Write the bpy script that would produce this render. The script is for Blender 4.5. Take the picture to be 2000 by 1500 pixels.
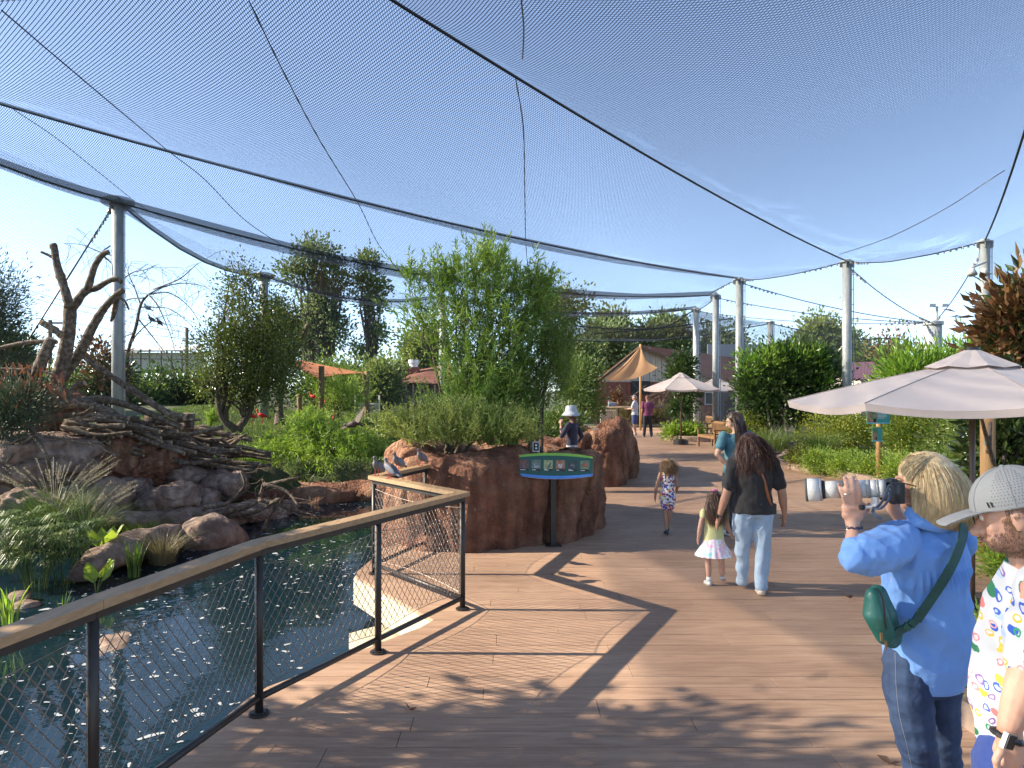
import bpy, math, random
import numpy as np
from mathutils import Vector, Matrix, noise as mnoise
for _o in list(bpy.data.objects): bpy.data.objects.remove(_o)
SC = bpy.context.scene
COL = SC.collection
# ---------------- camera, sky, sun, exposure ----------------
F = 1400.0                       # focal length in pixels of the 2000 px wide photograph
cam_d = bpy.data.cameras.new('camera'); cam = bpy.data.objects.new('camera', cam_d); COL.objects.link(cam)
cam.location = (0, 0, 2.0); cam.rotation_euler = (math.pi/2, 0, 0)
cam_d.sensor_width = 36; cam_d.lens = F/2000*36; cam_d.shift_y = 12/2000
cam_d.clip_start = 0.05; cam_d.clip_end = 4000
SC.camera = cam
SUN_EL = math.radians(29.5); SUN_AZ_VEC = Vector((-1, 0.02, 0)).normalized()   # towards the sun
w = bpy.data.worlds.new('World'); SC.world = w; w.use_nodes = True
nt = w.node_tree; nt.nodes.clear()
sky = nt.nodes.new('ShaderNodeTexSky'); sky.sky_type = 'NISHITA'; sky.sun_disc = False
sky.sun_elevation = SUN_EL; sky.sun_rotation = math.atan2(SUN_AZ_VEC.x, SUN_AZ_VEC.y)
sky.air_density = 0.8; sky.dust_density = 1.0; sky.ozone_density = 4.0; sky.altitude = 1500
bg = nt.nodes.new('ShaderNodeBackground'); bg.inputs['Strength'].default_value = 0.135
wo = nt.nodes.new('ShaderNodeOutputWorld')
hsv = nt.nodes.new('ShaderNodeHueSaturation'); hsv.inputs['Saturation'].default_value = .82; mxs = nt.nodes.new('ShaderNodeMix'); mxs.data_type = 'RGBA'; mxs.blend_type = 'MULTIPLY'; mxs.inputs[0].default_value = 1; mxs.inputs[7].default_value = (1.0,1.02,1.0,1)
nt.links.new(sky.outputs[0], hsv.inputs['Color']); nt.links.new(hsv.outputs[0], mxs.inputs[6]); nt.links.new(mxs.outputs[2], bg.inputs[0]); nt.links.new(bg.outputs[0], wo.inputs[0])
sl = bpy.data.lights.new('sun', 'SUN'); sl.energy = 5.0; sl.angle = math.radians(0.42); sl.color = (1.0, 0.89, 0.72)
sun = bpy.data.objects.new('sun', sl); COL.objects.link(sun)
sdir = Vector((SUN_AZ_VEC.x*math.cos(SUN_EL), SUN_AZ_VEC.y*math.cos(SUN_EL), math.sin(SUN_EL)))
sun.rotation_euler = sdir.to_track_quat('Z', 'Y').to_euler(); sun.location = (-20, 0, 20)
SC.view_settings.view_transform = 'Standard'; SC.view_settings.look = 'None'
SC.view_settings.exposure = 1.5; SC.view_settings.gamma = 1.0; SC.view_settings.use_curve_mapping = False
SC.cycles.transparent_max_bounces = 24; SC.cycles.max_bounces = 6; SC.cycles.diffuse_bounces = 3
SC.cycles.glossy_bounces = 3; SC.cycles.transmission_bounces = 3
try: SC.cycles.use_denoising = True
except Exception: pass

def W(px, py, Y):                # world point that stands at depth Y
    return Vector(((px-1000)/F*Y, Y, 2-(py-762)/F*Y))
def G(px, py, z=0.0):
    Y = (2-z)*F/(py-762); return Vector(((px-1000)/F*Y, Y, z))
RNG = np.random.default_rng(7); random.seed(7)

# ---------------- materials ----------------
MATS = {}
def M(name, c1, c2=None, scale=4.0, rough=0.6, bump=0.0, bscale=40.0, metal=0.0, island=0.0, trans=0.0, spec=0.5,
      stretch=(1,1,1), detail=6.0, c3=None, contrast=(0.35,0.65), coat=0.0, sheen=0.0, bdist=0.01):
    m = bpy.data.materials.new(name); m.use_nodes = True; n = m.node_tree.nodes; L = m.node_tree.links
    b = n['Principled BSDF']; out = n['Material Output']
    b.inputs['Roughness'].default_value = rough; b.inputs['Metallic'].default_value = metal
    b.inputs['Specular IOR Level'].default_value = spec
    if coat: b.inputs['Coat Weight'].default_value = coat
    if sheen: b.inputs['Sheen Weight'].default_value = sheen
    tc = n.new('ShaderNodeTexCoord'); mp = n.new('ShaderNodeMapping'); mp.inputs['Scale'].default_value = stretch
    L.new(tc.outputs['Object'], mp.inputs[0])
    col = None
    if c2 is not None:
        nz = n.new('ShaderNodeTexNoise'); nz.inputs['Scale'].default_value = scale; nz.inputs['Detail'].default_value = detail
        nz.inputs['Roughness'].default_value = 0.6
        L.new(mp.outputs[0], nz.inputs['Vector'])
        rp = n.new('ShaderNodeValToRGB'); e = rp.color_ramp.elements
        e[0].position, e[1].position = contrast
        e[0].color = (*c1, 1); e[1].color = (*c2, 1)
        if c3: x = e.new(sum(contrast)/2); x.color = (*c3, 1)
        L.new(nz.outputs['Fac'], rp.inputs[0]); col = rp.outputs[0]
    else:
        rgb = n.new('ShaderNodeRGB'); rgb.outputs[0].default_value = (*c1, 1); col = rgb.outputs[0]
    if island:
        g = n.new('ShaderNodeNewGeometry'); hs = n.new('ShaderNodeHueSaturation')
        mr = n.new('ShaderNodeMapRange'); mr.inputs[3].default_value = 1-island; mr.inputs[4].default_value = 1+island*1.1
        L.new(g.outputs['Random Per Island'], mr.inputs[0]); L.new(mr.outputs[0], hs.inputs['Value'])
        mh = n.new('ShaderNodeMath'); mh.operation = 'MULTIPLY'; mh.inputs[1].default_value = 7.13
        fr = n.new('ShaderNodeMath'); fr.operation = 'FRACT'; L.new(g.outputs['Random Per Island'], mh.inputs[0]); L.new(mh.outputs[0], fr.inputs[0])
        m2 = n.new('ShaderNodeMapRange'); m2.inputs[3].default_value = 0.5-island*0.05; m2.inputs[4].default_value = 0.5+island*0.04
        L.new(fr.outputs[0], m2.inputs[0]); L.new(m2.outputs[0], hs.inputs['Hue'])
        L.new(col, hs.inputs['Color']); col = hs.outputs[0]
    L.new(col, b.inputs['Base Color'])
    if bump:
        bz = n.new('ShaderNodeTexNoise'); bz.inputs['Scale'].default_value = bscale; bz.inputs['Detail'].default_value = 5
        L.new(mp.outputs[0], bz.inputs['Vector'])
        bp = n.new('ShaderNodeBump'); bp.inputs['Strength'].default_value = bump; bp.inputs['Distance'].default_value = bdist
        L.new(bz.outputs['Fac'], bp.inputs['Height']); L.new(bp.outputs[0], b.inputs['Normal'])
    if trans:
        t = n.new('ShaderNodeBsdfTranslucent'); mx = n.new('ShaderNodeMixShader'); mx.inputs[0].default_value = trans
        hs2 = n.new('ShaderNodeHueSaturation'); hs2.inputs['Value'].default_value = 1.5; hs2.inputs['Saturation'].default_value = 1.15
        L.new(col, hs2.inputs['Color']); L.new(hs2.outputs[0], t.inputs[0])
        L.new(b.outputs[0], mx.inputs[1]); L.new(t.outputs[0], mx.inputs[2]); L.new(mx.outputs[0], out.inputs[0])
    MATS[name] = m; return m

# ---------------- mesh helpers ----------------
class MB:
    def __init__(s): s.v = []; s.f = []; s.n = 0; s.q = []     # q: list of (verts Nx4x3) quads arrays
    def add(s, vs, fs):
        o = s.n; s.v.extend([tuple(v) for v in vs]); s.f.extend([tuple(i+o for i in f) for f in fs]); s.n += len(vs)
    def box(s, c, d, rz=0.0, R=None):
        x, y, z = d[0]/2, d[1]/2, d[2]/2
        P = [Vector((a*x, b*y, e*z)) for e in (-1, 1) for a, b in ((-1,-1),(1,-1),(1,1),(-1,1))]
        if R is None: R = Matrix.Rotation(rz, 3, 'Z')
        s.add([R@p+Vector(c) for p in P], [(3,2,1,0),(4,5,6,7),(0,1,5,4),(1,2,6,5),(2,3,7,6),(3,0,4,7)])
    def tube(s, pts, rad, n=8, caps=True, flat=None):
        pts = [Vector(p) for p in pts]; k = len(pts)
        if not hasattr(rad, '__len__'): rad = [rad]*k
        ref = Vector((0,0,1)); rings = []
        pu = None
        for i, p in enumerate(pts):
            t = (pts[min(i+1, k-1)]-pts[max(i-1, 0)])
            if t.length < 1e-9: t = Vector((0,0,1))
            t.normalize()
            if pu is None:
                r = ref if abs(t.z) < .95 else Vector((1,0,0))
                u = r.cross(t).normalized()
            else:
                u = pu - t*pu.dot(t)
                u = u.normalized() if u.length > 1e-6 else ref.cross(t).normalized()
            pu = u; v = t.cross(u)
            fu, fv = flat if flat else (1, 1)
            rings.append([p+(u*math.cos(a)*fu+v*math.sin(a)*fv)*rad[i] for a in [2*math.pi*j/n for j in range(n)]])
        vs = [q for r in rings for q in r]; fs = []
        for i in range(k-1):
            for j in range(n):
                a = i*n+j; b = i*n+(j+1) % n; fs.append((a, b, b+n, a+n))
        if caps: fs.append(tuple(range(n-1, -1, -1))); fs.append(tuple((k-1)*n+j for j in range(n)))
        s.add(vs, fs)
    def cyl(s, p, r, h, n=16, r2=None):
        p = Vector(p); s.tube([p, p+Vector((0,0,h))], [r, r if r2 is None else r2], n)
    def sph(s, c, r, n=12, R=None):
        c = Vector(c); r = r if hasattr(r, '__len__') else (r, r, r); m = n//2; vs = []; fs = []
        for i in range(m+1):
            th = math.pi*i/m
            for j in range(n):
                a = 2*math.pi*j/n; q = Vector((r[0]*math.sin(th)*math.cos(a), r[1]*math.sin(th)*math.sin(a), r[2]*math.cos(th)))
                vs.append(c+(R@q if R else q))
        for i in range(m):
            for j in range(n): a = i*n+j; b = i*n+(j+1) % n; fs.append((a, a+n, b+n, b))
        s.add(vs, fs)
    def prism(s, poly, z0, z1):
        n = len(poly); vs = [(p[0], p[1], z0) for p in poly]+[(p[0], p[1], z1) for p in poly]
        s.add(vs, [tuple(range(n-1, -1, -1)), tuple(range(n, 2*n))]+[(i, (i+1) % n, (i+1) % n+n, i+n) for i in range(n)])
    def slab(s, pts, nrm, th):       # a flat polygon (3-D) given thickness
        n = len(pts); o = Vector(nrm).normalized()*th/2; pts = [Vector(p) for p in pts]
        s.add([p+o for p in pts]+[p-o for p in pts], [tuple(range(n)), tuple(range(2*n-1, n-1, -1))]+[(i+n, (i+1) % n+n, (i+1) % n, i) for i in range(n)])
    def quads(s, arr): s.q.append(np.asarray(arr, dtype=np.float32))
    def build(s, name, mat, parent=None, smooth=False, loc=None):
        me = bpy.data.meshes.new(name)
        v = np.array(s.v, dtype=np.float32).reshape(-1, 3); nf = len(s.f)
        ls = [len(f) for f in s.f]; li = [i for f in s.f for i in f]
        if s.q:
            Q = np.concatenate(s.q).reshape(-1, 3); nq = len(Q)//4
            li = np.concatenate([np.array(li, dtype=np.int32), np.arange(nq*4, dtype=np.int32)+len(v)])
            ls = np.concatenate([np.array(ls, dtype=np.int32), np.full(nq, 4, dtype=np.int32)]); v = np.concatenate([v, Q]); nf += nq
        li = np.asarray(li, dtype=np.int32); ls = np.asarray(ls, dtype=np.int32)
        if loc is not None: v = v-np.array(loc, dtype=np.float32)
        me.vertices.add(len(v)); me.vertices.foreach_set('co', v.ravel())
        me.loops.add(len(li)); me.loops.foreach_set('vertex_index', li)
        me.polygons.add(nf); st = np.zeros(nf, dtype=np.int32); st[1:] = np.cumsum(ls)[:-1]
        me.polygons.foreach_set('loop_start', st)
        me.update(calc_edges=True)
        me.polygons.foreach_set('use_smooth', np.full(nf, smooth is True, dtype=bool))
        me.materials.append(mat)
        o = bpy.data.objects.new(name, me); COL.objects.link(o)
        if loc is not None: o.location = loc
        if parent is not None: attach(o, parent)
        return o
def attach(o, parent):
    o.parent = parent
    # parents are only moved after their children are made, or hold world-built children through this inverse
    o.matrix_parent_inverse = Matrix.LocRotScale(parent.location, parent.rotation_euler, None).inverted() if parent.get('_world') else Matrix()
def thing(name, label, cat, loc=(0,0,0), rz=0.0, group=None, world=True):
    o = bpy.data.objects.new(name, None); COL.objects.link(o); o.location = loc; o.rotation_euler = (0,0,rz)
    o.empty_display_size = .2
    if world: o['_world'] = 1
    tag(o, label, cat, group); return o
def tag(o, label=None, cat=None, group=None, kind=None):
    if label: o['label'] = label
    if cat: o['category'] = cat
    if group: o['group'] = group
    if kind: o['kind'] = kind
    return o
def ltag(o, s): o['label'] = s; return o
def stuff(o): o['kind'] = 'stuff'; return o
def struct(o): o['kind'] = 'structure'; return o
def dup(root, loc=None, rz=None, label=None, group=None, scale=None):
    r = root.copy(); COL.objects.link(r)
    if loc is not None: r.location = loc
    if rz is not None: r.rotation_euler = (0,0,rz)
    if label: r['label'] = label
    if group: r['group'] = group
    if scale: r.scale = (scale,)*3
    for ch in root.children:
        c = ch.copy(); COL.objects.link(c); c.parent = r
        for g in ch.children:
            d = g.copy(); COL.objects.link(d); d.parent = c
    return r
def crv(pts, n=12):                  # smooth curve (Catmull-Rom) through points
    pts = [Vector(p) for p in pts]; P = [pts[0]*2-pts[1]]+pts+[pts[-1]*2-pts[-2]]; out = []
    for i in range(1, len(P)-2):
        for k in range(n):
            t = k/n; a, b, c, d = P[i-1:i+3]
            out.append(0.5*((2*b)+(c-a)*t+(2*a-5*b+4*c-d)*t*t+(3*b-a-3*c+d)*t**3))
    out.append(pts[-1]); return out
def lerp_list(xs, ys, x): return float(np.interp(x, xs, ys))
def nz3(x, y, z, s=1.0, o=3):
    return mnoise.fractal(Vector((x*s, y*s, z*s)), 1.0, 2.0, o)

# ---------------- leaves ----------------
def leaf_quads(P, D, length, width, rng, droop=0.0, var=0.35, fold=False):
    """one rhombus per point P along direction D"""
    n = len(P); D = D/np.maximum(np.linalg.norm(D, axis=1, keepdims=True), 1e-6)
    D[:, 2] -= droop; D = D/np.maximum(np.linalg.norm(D, axis=1, keepdims=True), 1e-6)
    r = rng.normal(size=(n, 3)); S = np.cross(D, r); S /= np.maximum(np.linalg.norm(S, axis=1, keepdims=True), 1e-6)
    L = length*(1+rng.uniform(-var, var, (n, 1))); Wd = width*(1+rng.uniform(-var, var, (n, 1)))*.5
    N = np.cross(S, D)
    a = P; b = P+D*L*.42+S*Wd+N*Wd*.25; c = P+D*L-N*L*.08; d = P+D*L*.42-S*Wd+N*Wd*.25
    return np.stack([a, b, c, d], axis=1)
def clump_leaves(blobs, nclump, per, csize, length, width, seed=1, droop=0.0, shell=0.55, up=0.4, var=.35, dirmode='out'):
    rng = np.random.default_rng(seed)
    vol = np.array([b[3]*b[4]*b[5] for b in blobs])**.8; pr = vol/vol.sum()
    idx = rng.choice(len(blobs), nclump, p=pr); B = np.array(blobs, dtype=float)[idx]
    u = rng.normal(size=(nclump, 3)); u /= np.linalg.norm(u, axis=1, keepdims=True)
    r = np.where(rng.random(nclump) < .75, shell+(1-shell)*rng.random(nclump)**.7, rng.random(nclump)**.5*shell)*(1+.18*rng.normal(size=nclump)*.6)
    C = B[:, :3]+u*r[:, None]*B[:, 3:6]
    k = np.repeat(np.arange(nclump), per); off = rng.normal(size=(len(k), 3))
    cs = csize*(0.6+.8*rng.random(nclump))[k][:, None]
    P = C[k]+off*cs*.5
    D = u[k]*.8+off*.55+rng.normal(size=off.shape)*.35+np.array([0, 0, up])
    return leaf_quads(P, D, length, width, rng, droop, var), C, u
def spray_leaves(C, u, per, slen, length, width, seed, droop=0., ang=.6, stem=None, var=.3):
    """leafy shoots: leaves alternate along a short curved shoot leaving each C along u"""
    rng = np.random.default_rng(seed); n = len(C)
    k = np.repeat(np.arange(n), per); t = np.tile(np.linspace(.08, 1, per), n)[:, None]
    U = u+rng.normal(size=u.shape)*.25; U /= np.linalg.norm(U, axis=1, keepdims=True)
    sl = slen*(.6+.8*rng.random(n))[k][:, None]
    P = C[k]+U[k]*t*sl; P[:, 2] -= (t[:, 0]**2)*droop*sl[:, 0]
    D = U[k]*(1-ang*.5)+rng.normal(size=P.shape)*ang; D[:, 2] -= droop*.8*t[:, 0]
    return leaf_quads(P, D, length, width, rng, 0, var)
def branches(mb, base, tops, r0, rng, n=6, wig=.08, r1=.006):
    base = Vector(base)
    for T in tops:
        T = Vector(T); d = T-base; pts = []
        for i in range(n):
            t = i/(n-1); p = base+d*t
            p = p+Vector((d.x, d.y, 0))*(-.25*math.sin(math.pi*t)*.6)+Vector((0,0,d.length*.08*math.sin(math.pi*t)))
            if 0 < i: p += Vector(rng.normal(size=3)*wig*d.length*.35)
            pts.append(p)
        mb.tube(pts, [r0*(1-t/(n-1))**.8+r1 for t in range(n)], 5, caps=False)
# ---------------- body sculpting: primitives fused by a voxel remesh ----------------
TS = bpy.data.scenes.new('work')
def sculpt(name, prims, mat, parent=None, voxel=.012, smooth=3, disp=None, taper=None):
    mb = MB()
    for p in prims:
        k = p[0]
        if k == 't':                       # ('t', pts, radii[, flat])
            pts = [Vector(q) for q in p[1]]; rad = p[2] if hasattr(p[2], '__len__') else [p[2]]*len(pts)
            if len(p) > 3: mb.tube(pts, rad, 14, True, p[3])
            else:
                mb.tube(pts, rad, 12, True)
                for q, r in zip(pts, rad): mb.sph(q, r*.985, 12)
        elif k == 'e':                     # ('e', centre, radii, rz, ry, rx)
            R = Matrix.Rotation(p[3] if len(p) > 3 else 0, 3, 'Z')@Matrix.Rotation(p[4] if len(p) > 4 else 0, 3, 'Y')@Matrix.Rotation(p[5] if len(p) > 5 else 0, 3, 'X')
            mb.sph(p[1], p[2], 20, R)
        elif k == 'r':                     # ('r', [(centre, rx, ry, rz)...]) horizontal elliptical rings
            rings = p[1]; n = 24; vs = []; fs = []
            for (c, rx, ry, a) in rings:
                for j in range(n):
                    t = 2*math.pi*j/n; q = Matrix.Rotation(a, 3, 'Z')@Vector((rx*math.cos(t), ry*math.sin(t), 0)); vs.append(Vector(c)+q)
            for i in range(len(rings)-1):
                for j in range(n): a = i*n+j; b = i*n+(j+1) % n; fs.append((a, b, b+n, a+n))
            fs.append(tuple(range(n-1, -1, -1))); fs.append(tuple((len(rings)-1)*n+j for j in range(n)))
            mb.add(vs, fs)
        elif k == 'b': mb.box(p[1], p[2], p[3] if len(p) > 3 else 0)
    tmp = mb.build('tmp', mat); COL.objects.unlink(tmp); TS.collection.objects.link(tmp)
    r = tmp.modifiers.new('r', 'REMESH'); r.mode = 'VOXEL'; r.voxel_size = voxel
    if smooth: s = tmp.modifiers.new('s', 'SMOOTH'); s.iterations = smooth; s.factor = .6
    vl = TS.view_layers[0]; vl.update(); dg = vl.depsgraph
    me = bpy.data.meshes.new_from_object(tmp.evaluated_get(dg)); bpy.data.objects.remove(tmp)
    me.name = name; me.polygons.foreach_set('use_smooth', np.ones(len(me.polygons), dtype=bool))
    if disp:
        N = len(me.vertices); co = np.empty(N*3, dtype=np.float32); no = np.empty(N*3, dtype=np.float32)
        me.vertices.foreach_get('co', co); me.vertices.foreach_get('normal', no); co = co.reshape(-1, 3); no = no.reshape(-1, 3)
        d = np.array([disp(*c) for c in co.tolist()], dtype=np.float32)
        me.vertices.foreach_set('co', (co+no*d[:, None]).ravel()); me.update()
    if not me.materials: me.materials.append(mat)
    o = bpy.data.objects.new(name, me); COL.objects.link(o)
    if parent is not None: attach(o, parent)
    return o
def label_text(s, size, mat, name, parent, loc, rot, ext=.0008, align='LEFT'):
    c = bpy.data.curves.new(name, 'FONT'); c.body = s; c.size = size; c.extrude = ext; c.align_x = align
    o = bpy.data.objects.new('tmp', c); TS.collection.objects.link(o); vl = TS.view_layers[0]; vl.update()
    me = bpy.data.meshes.new_from_object(o.evaluated_get(vl.depsgraph)); bpy.data.objects.remove(o)
    me.materials.clear(); me.materials.append(mat); t = bpy.data.objects.new(name, me); COL.objects.link(t)
    t.location = loc; t.rotation_euler = rot
    if parent is not None: attach(t, parent)
    return t
# ================= SETTING =================
WATER_Z = -0.5
BX = [-20, -3, 2, 5, 7.8, 9.8, 11.2, 12.6, 14.7, 15.8, 16.5]        # y
BV = [-6.2, -6.2, -5.9, -5.6, -5.5, -5.7, -5.2, -4.6, -5.1, -4.4, -3.0]   # bank x
def bank_x(y): return lerp_list(BX, BV, y)
def sstep(a, b, x):
    t = min(1, max(0, (x-a)/(b-a))); return t*t*(3-2*t)
def zt(x, y):
    """ground height"""
    land = -0.06
    if x < 0.9 and y < 40:
        base = .30+.65*sstep(17, 30, y)*sstep(2, -4, x)+.35*sstep(-8, -13, x)
        base += .07*nz3(x, y, 0, .5)
        d = bank_x(min(y, 16.4))-x if y < 16.4 else (y-16.4)+.8*nz3(x, y, 3, .8)
        if y > 15.5 and x > bank_x(y): d = y-16.4
        if x > -.6 and y > 8.4 : return -.06
        wdt = lerp_list([0,8,9.5,15.5,16.5],[1.6,2.2,5.5,4.5,.9], y); base *= lerp_list([0,8,9.5,13,16.4],[.8,.7,.8,1,1], y)
        g = sstep(-.15, wdt, d)**(.8 if wdt < 3 else .75)
        z = -1.25+(base+1.25)*g
        if d < 0: z = -1.25+.62*sstep(-1.8, -.05, d)
        if x > -2.2 and y > 12.5: z = max(z, -1.0+1.1*sstep(13, 15, y))
        return z
    if y > 40: land = -.06
    if x > 3: land = -.06
    return land
def axis(lo, hi, step, far):
    a = np.arange(lo, hi+step*.5, step); out = [hi+far*(i/9)**2.5 for i in range(1, 10)]; inn = [lo-far*(i/9)**2.5 for i in range(9, 0, -1)]
    return np.concatenate([inn, a, out])
gx = axis(-22, 4, .2, 1500); gy = axis(-4, 40, .2, 1500)
gv = [(x, y, zt(x, y)) for y in gy for x in gx]; nx = len(gx)
gm = MB(); gm.add(gv, [(j*nx+i, j*nx+i+1, (j+1)*nx+i+1, (j+1)*nx+i) for j in range(len(gy)-1) for i in range(nx-1)])
m_ground = M('ground_soil', (.035,.05,.015), (.12,.085,.05), scale=1.3, rough=.95, bump=.8, bscale=18, c3=(.06,.075,.022), bdist=.03)
struct(gm.build('ground', m_ground, smooth=True))

# ---- water ----
m_water = bpy.data.materials.new('water'); m_water.use_nodes = True
n = m_water.node_tree.nodes; L = m_water.node_tree.links; b = n['Principled BSDF']
b.inputs['Base Color'].default_value = (.006,.021,.032,1); b.inputs['Roughness'].default_value = .03; b.inputs['IOR'].default_value = 1.33
b.inputs['Specular IOR Level'].default_value = .8
tc = n.new('ShaderNodeTexCoord'); n1 = n.new('ShaderNodeTexNoise'); n1.inputs['Scale'].default_value = 2.2; n1.inputs['Detail'].default_value = 4
n2 = n.new('ShaderNodeTexNoise'); n2.inputs['Scale'].default_value = .35
L.new(tc.outputs['Object'], n1.inputs[0]); L.new(tc.outputs['Object'], n2.inputs[0])
mu = n.new('ShaderNodeMath'); mu.operation = 'MULTIPLY'; L.new(n1.outputs[0], mu.inputs[0]); L.new(n2.outputs[0], mu.inputs[1])
bp = n.new('ShaderNodeBump'); bp.inputs['Strength'].default_value = .35; bp.inputs['Distance'].default_value = .035
L.new(mu.outputs[0], bp.inputs['Height']); L.new(bp.outputs[0], b.inputs['Normal'])
tr = n.new('ShaderNodeBsdfTransparent'); tr.inputs[0].default_value = (.55,.62,.45,1); mx = n.new('ShaderNodeMixShader'); mx.inputs[0].default_value = .22
L.new(b.outputs[0], mx.inputs[1]); L.new(tr.outputs[0], mx.inputs[2]); L.new(mx.outputs[0], n['Material Output'].inputs[0])
wm = MB(); wm.add([(-14,-4,WATER_Z),(.85,-4,WATER_Z),(.85,17.5,WATER_Z),(-14,17.5,WATER_Z)], [(0,1,2,3)])
struct(wm.build('water', m_water))
# foam flecks drifting on the pond
m_foam = M('foam', (.38,.40,.41), rough=.5, bump=.3, bscale=60)
rng = np.random.default_rng(11); fm = MB()
cen = [(rng.uniform(-5, -1), rng.uniform(2.2, 15.5)) for _ in range(70)]
for i in range(1900):
    if i % 5 < 3:
        c = cen[rng.integers(len(cen))]; x, y = c[0]+rng.normal()*.5, c[1]+rng.normal()*.6
    else: x, y = rng.uniform(-5.6, -.7), rng.uniform(2, 16)
    if x < bank_x(y)+.1 or y < 1.9: continue
    r = float(np.clip(rng.lognormal(-4.75, .6), .003, .032)); a0 = rng.uniform(0, 6.28); el = rng.uniform(1, 2.4); k = 9
    ph = rng.uniform(0, 6.28, 3)
    pts = []
    for j in range(k):
        t = 2*math.pi*j/k; rr = r*(1+.35*math.sin(2*t+ph[0])+.2*math.sin(3*t+ph[1]))
        u, v = rr*math.cos(t)*el, rr*math.sin(t)
        pts.append((x+u*math.cos(a0)-v*math.sin(a0), y+u*math.sin(a0)+v*math.cos(a0), WATER_Z+.004))
    fm.add(pts, [tuple(range(k))])
stuff(struct(fm.build('pond_foam', m_foam))); 
_f = bpy.data.objects['pond_foam']; _f['kind'] = 'stuff'; _f['label'] = 'white foam flecks drifting on the dark pond water'; _f['category'] = 'foam'

# ---- deck: slab and planks ----
DX = [-4, 0, 1.9, 3.15, 4.76, 5.5, 6.2, 7.78, 9.2, 9.6, 40]; DV = [-2.7, -2.5, -2.22, -1.95, -1.70, -1.17, -.66, -1.72, -1.6, -1.0, -1.0]
def deck_l(y): return lerp_list(DX, DV, y)
KY = [-4, 1.5, 2.5, 3.3, 3.9, 4.5, 5.0, 5.35, 5.6, 5.62, 6.2, 7.5, 9.5, 12, 14.5, 16.5, 18, 20, 23, 30, 40]
KX = [3.4, 3.4, 3.0, 2.78, 2.70, 2.68, 2.95, 3.6, 4.8, 5.9, 6.0, 6.25, 6.7, 7.3, 7.55, 7.5, 7.1, 6.9, 8.3, 10.5, 13.5]
def deck_r(y): return lerp_list(KY, KX, y)
m_slabside = M('slab_concrete', (.40,.35,.25), (.52,.47,.35), scale=3, rough=.85, bump=.5, bscale=25, stretch=(4,4,.6))
sm = MB(); ys = sorted(set(DX[1:-1]+[-4.0, 1, 2.5, 7, 8.5, 9.3])); ys = [y for y in ys if y <= 9.6]
for a, c in zip(ys[:-1], ys[1:]):
    for z0, z1 in ((-.32, -.034),): 
        p = [(deck_l(a), a), (1.1, a), (1.1, c), (deck_l(c), c)]
        v = [(q[0], q[1], z) for z in (z0, z1) for q in p]
        sm.add(v, [(3,2,1,0),(4,5,6,7),(3,0,4,7)])
        if a == -4.0: sm.add([v[0],v[1],v[5],v[4]], [(0,1,2,3)])
struct(sm.build('deck_slab', m_slabside))
dp = MB(); dp.box((-1.25, 6.95, -.75), (.42,.5,.8), -.8); struct(dp.build('deck_pier', m_slabside))
dl = MB(); dl.add([(1.0,-4,-.05),(40,-4,-.05),(40,42,-.05),(-1.0,42,-.05),(-1.0,9.6,-.05),(1.0,9.6,-.05)], [(0,1,2,3,4,5)])
m_joint = M('deck_joint', (.06,.045,.035), rough=.95); struct(dl.build('deck_bed', m_joint))
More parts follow.
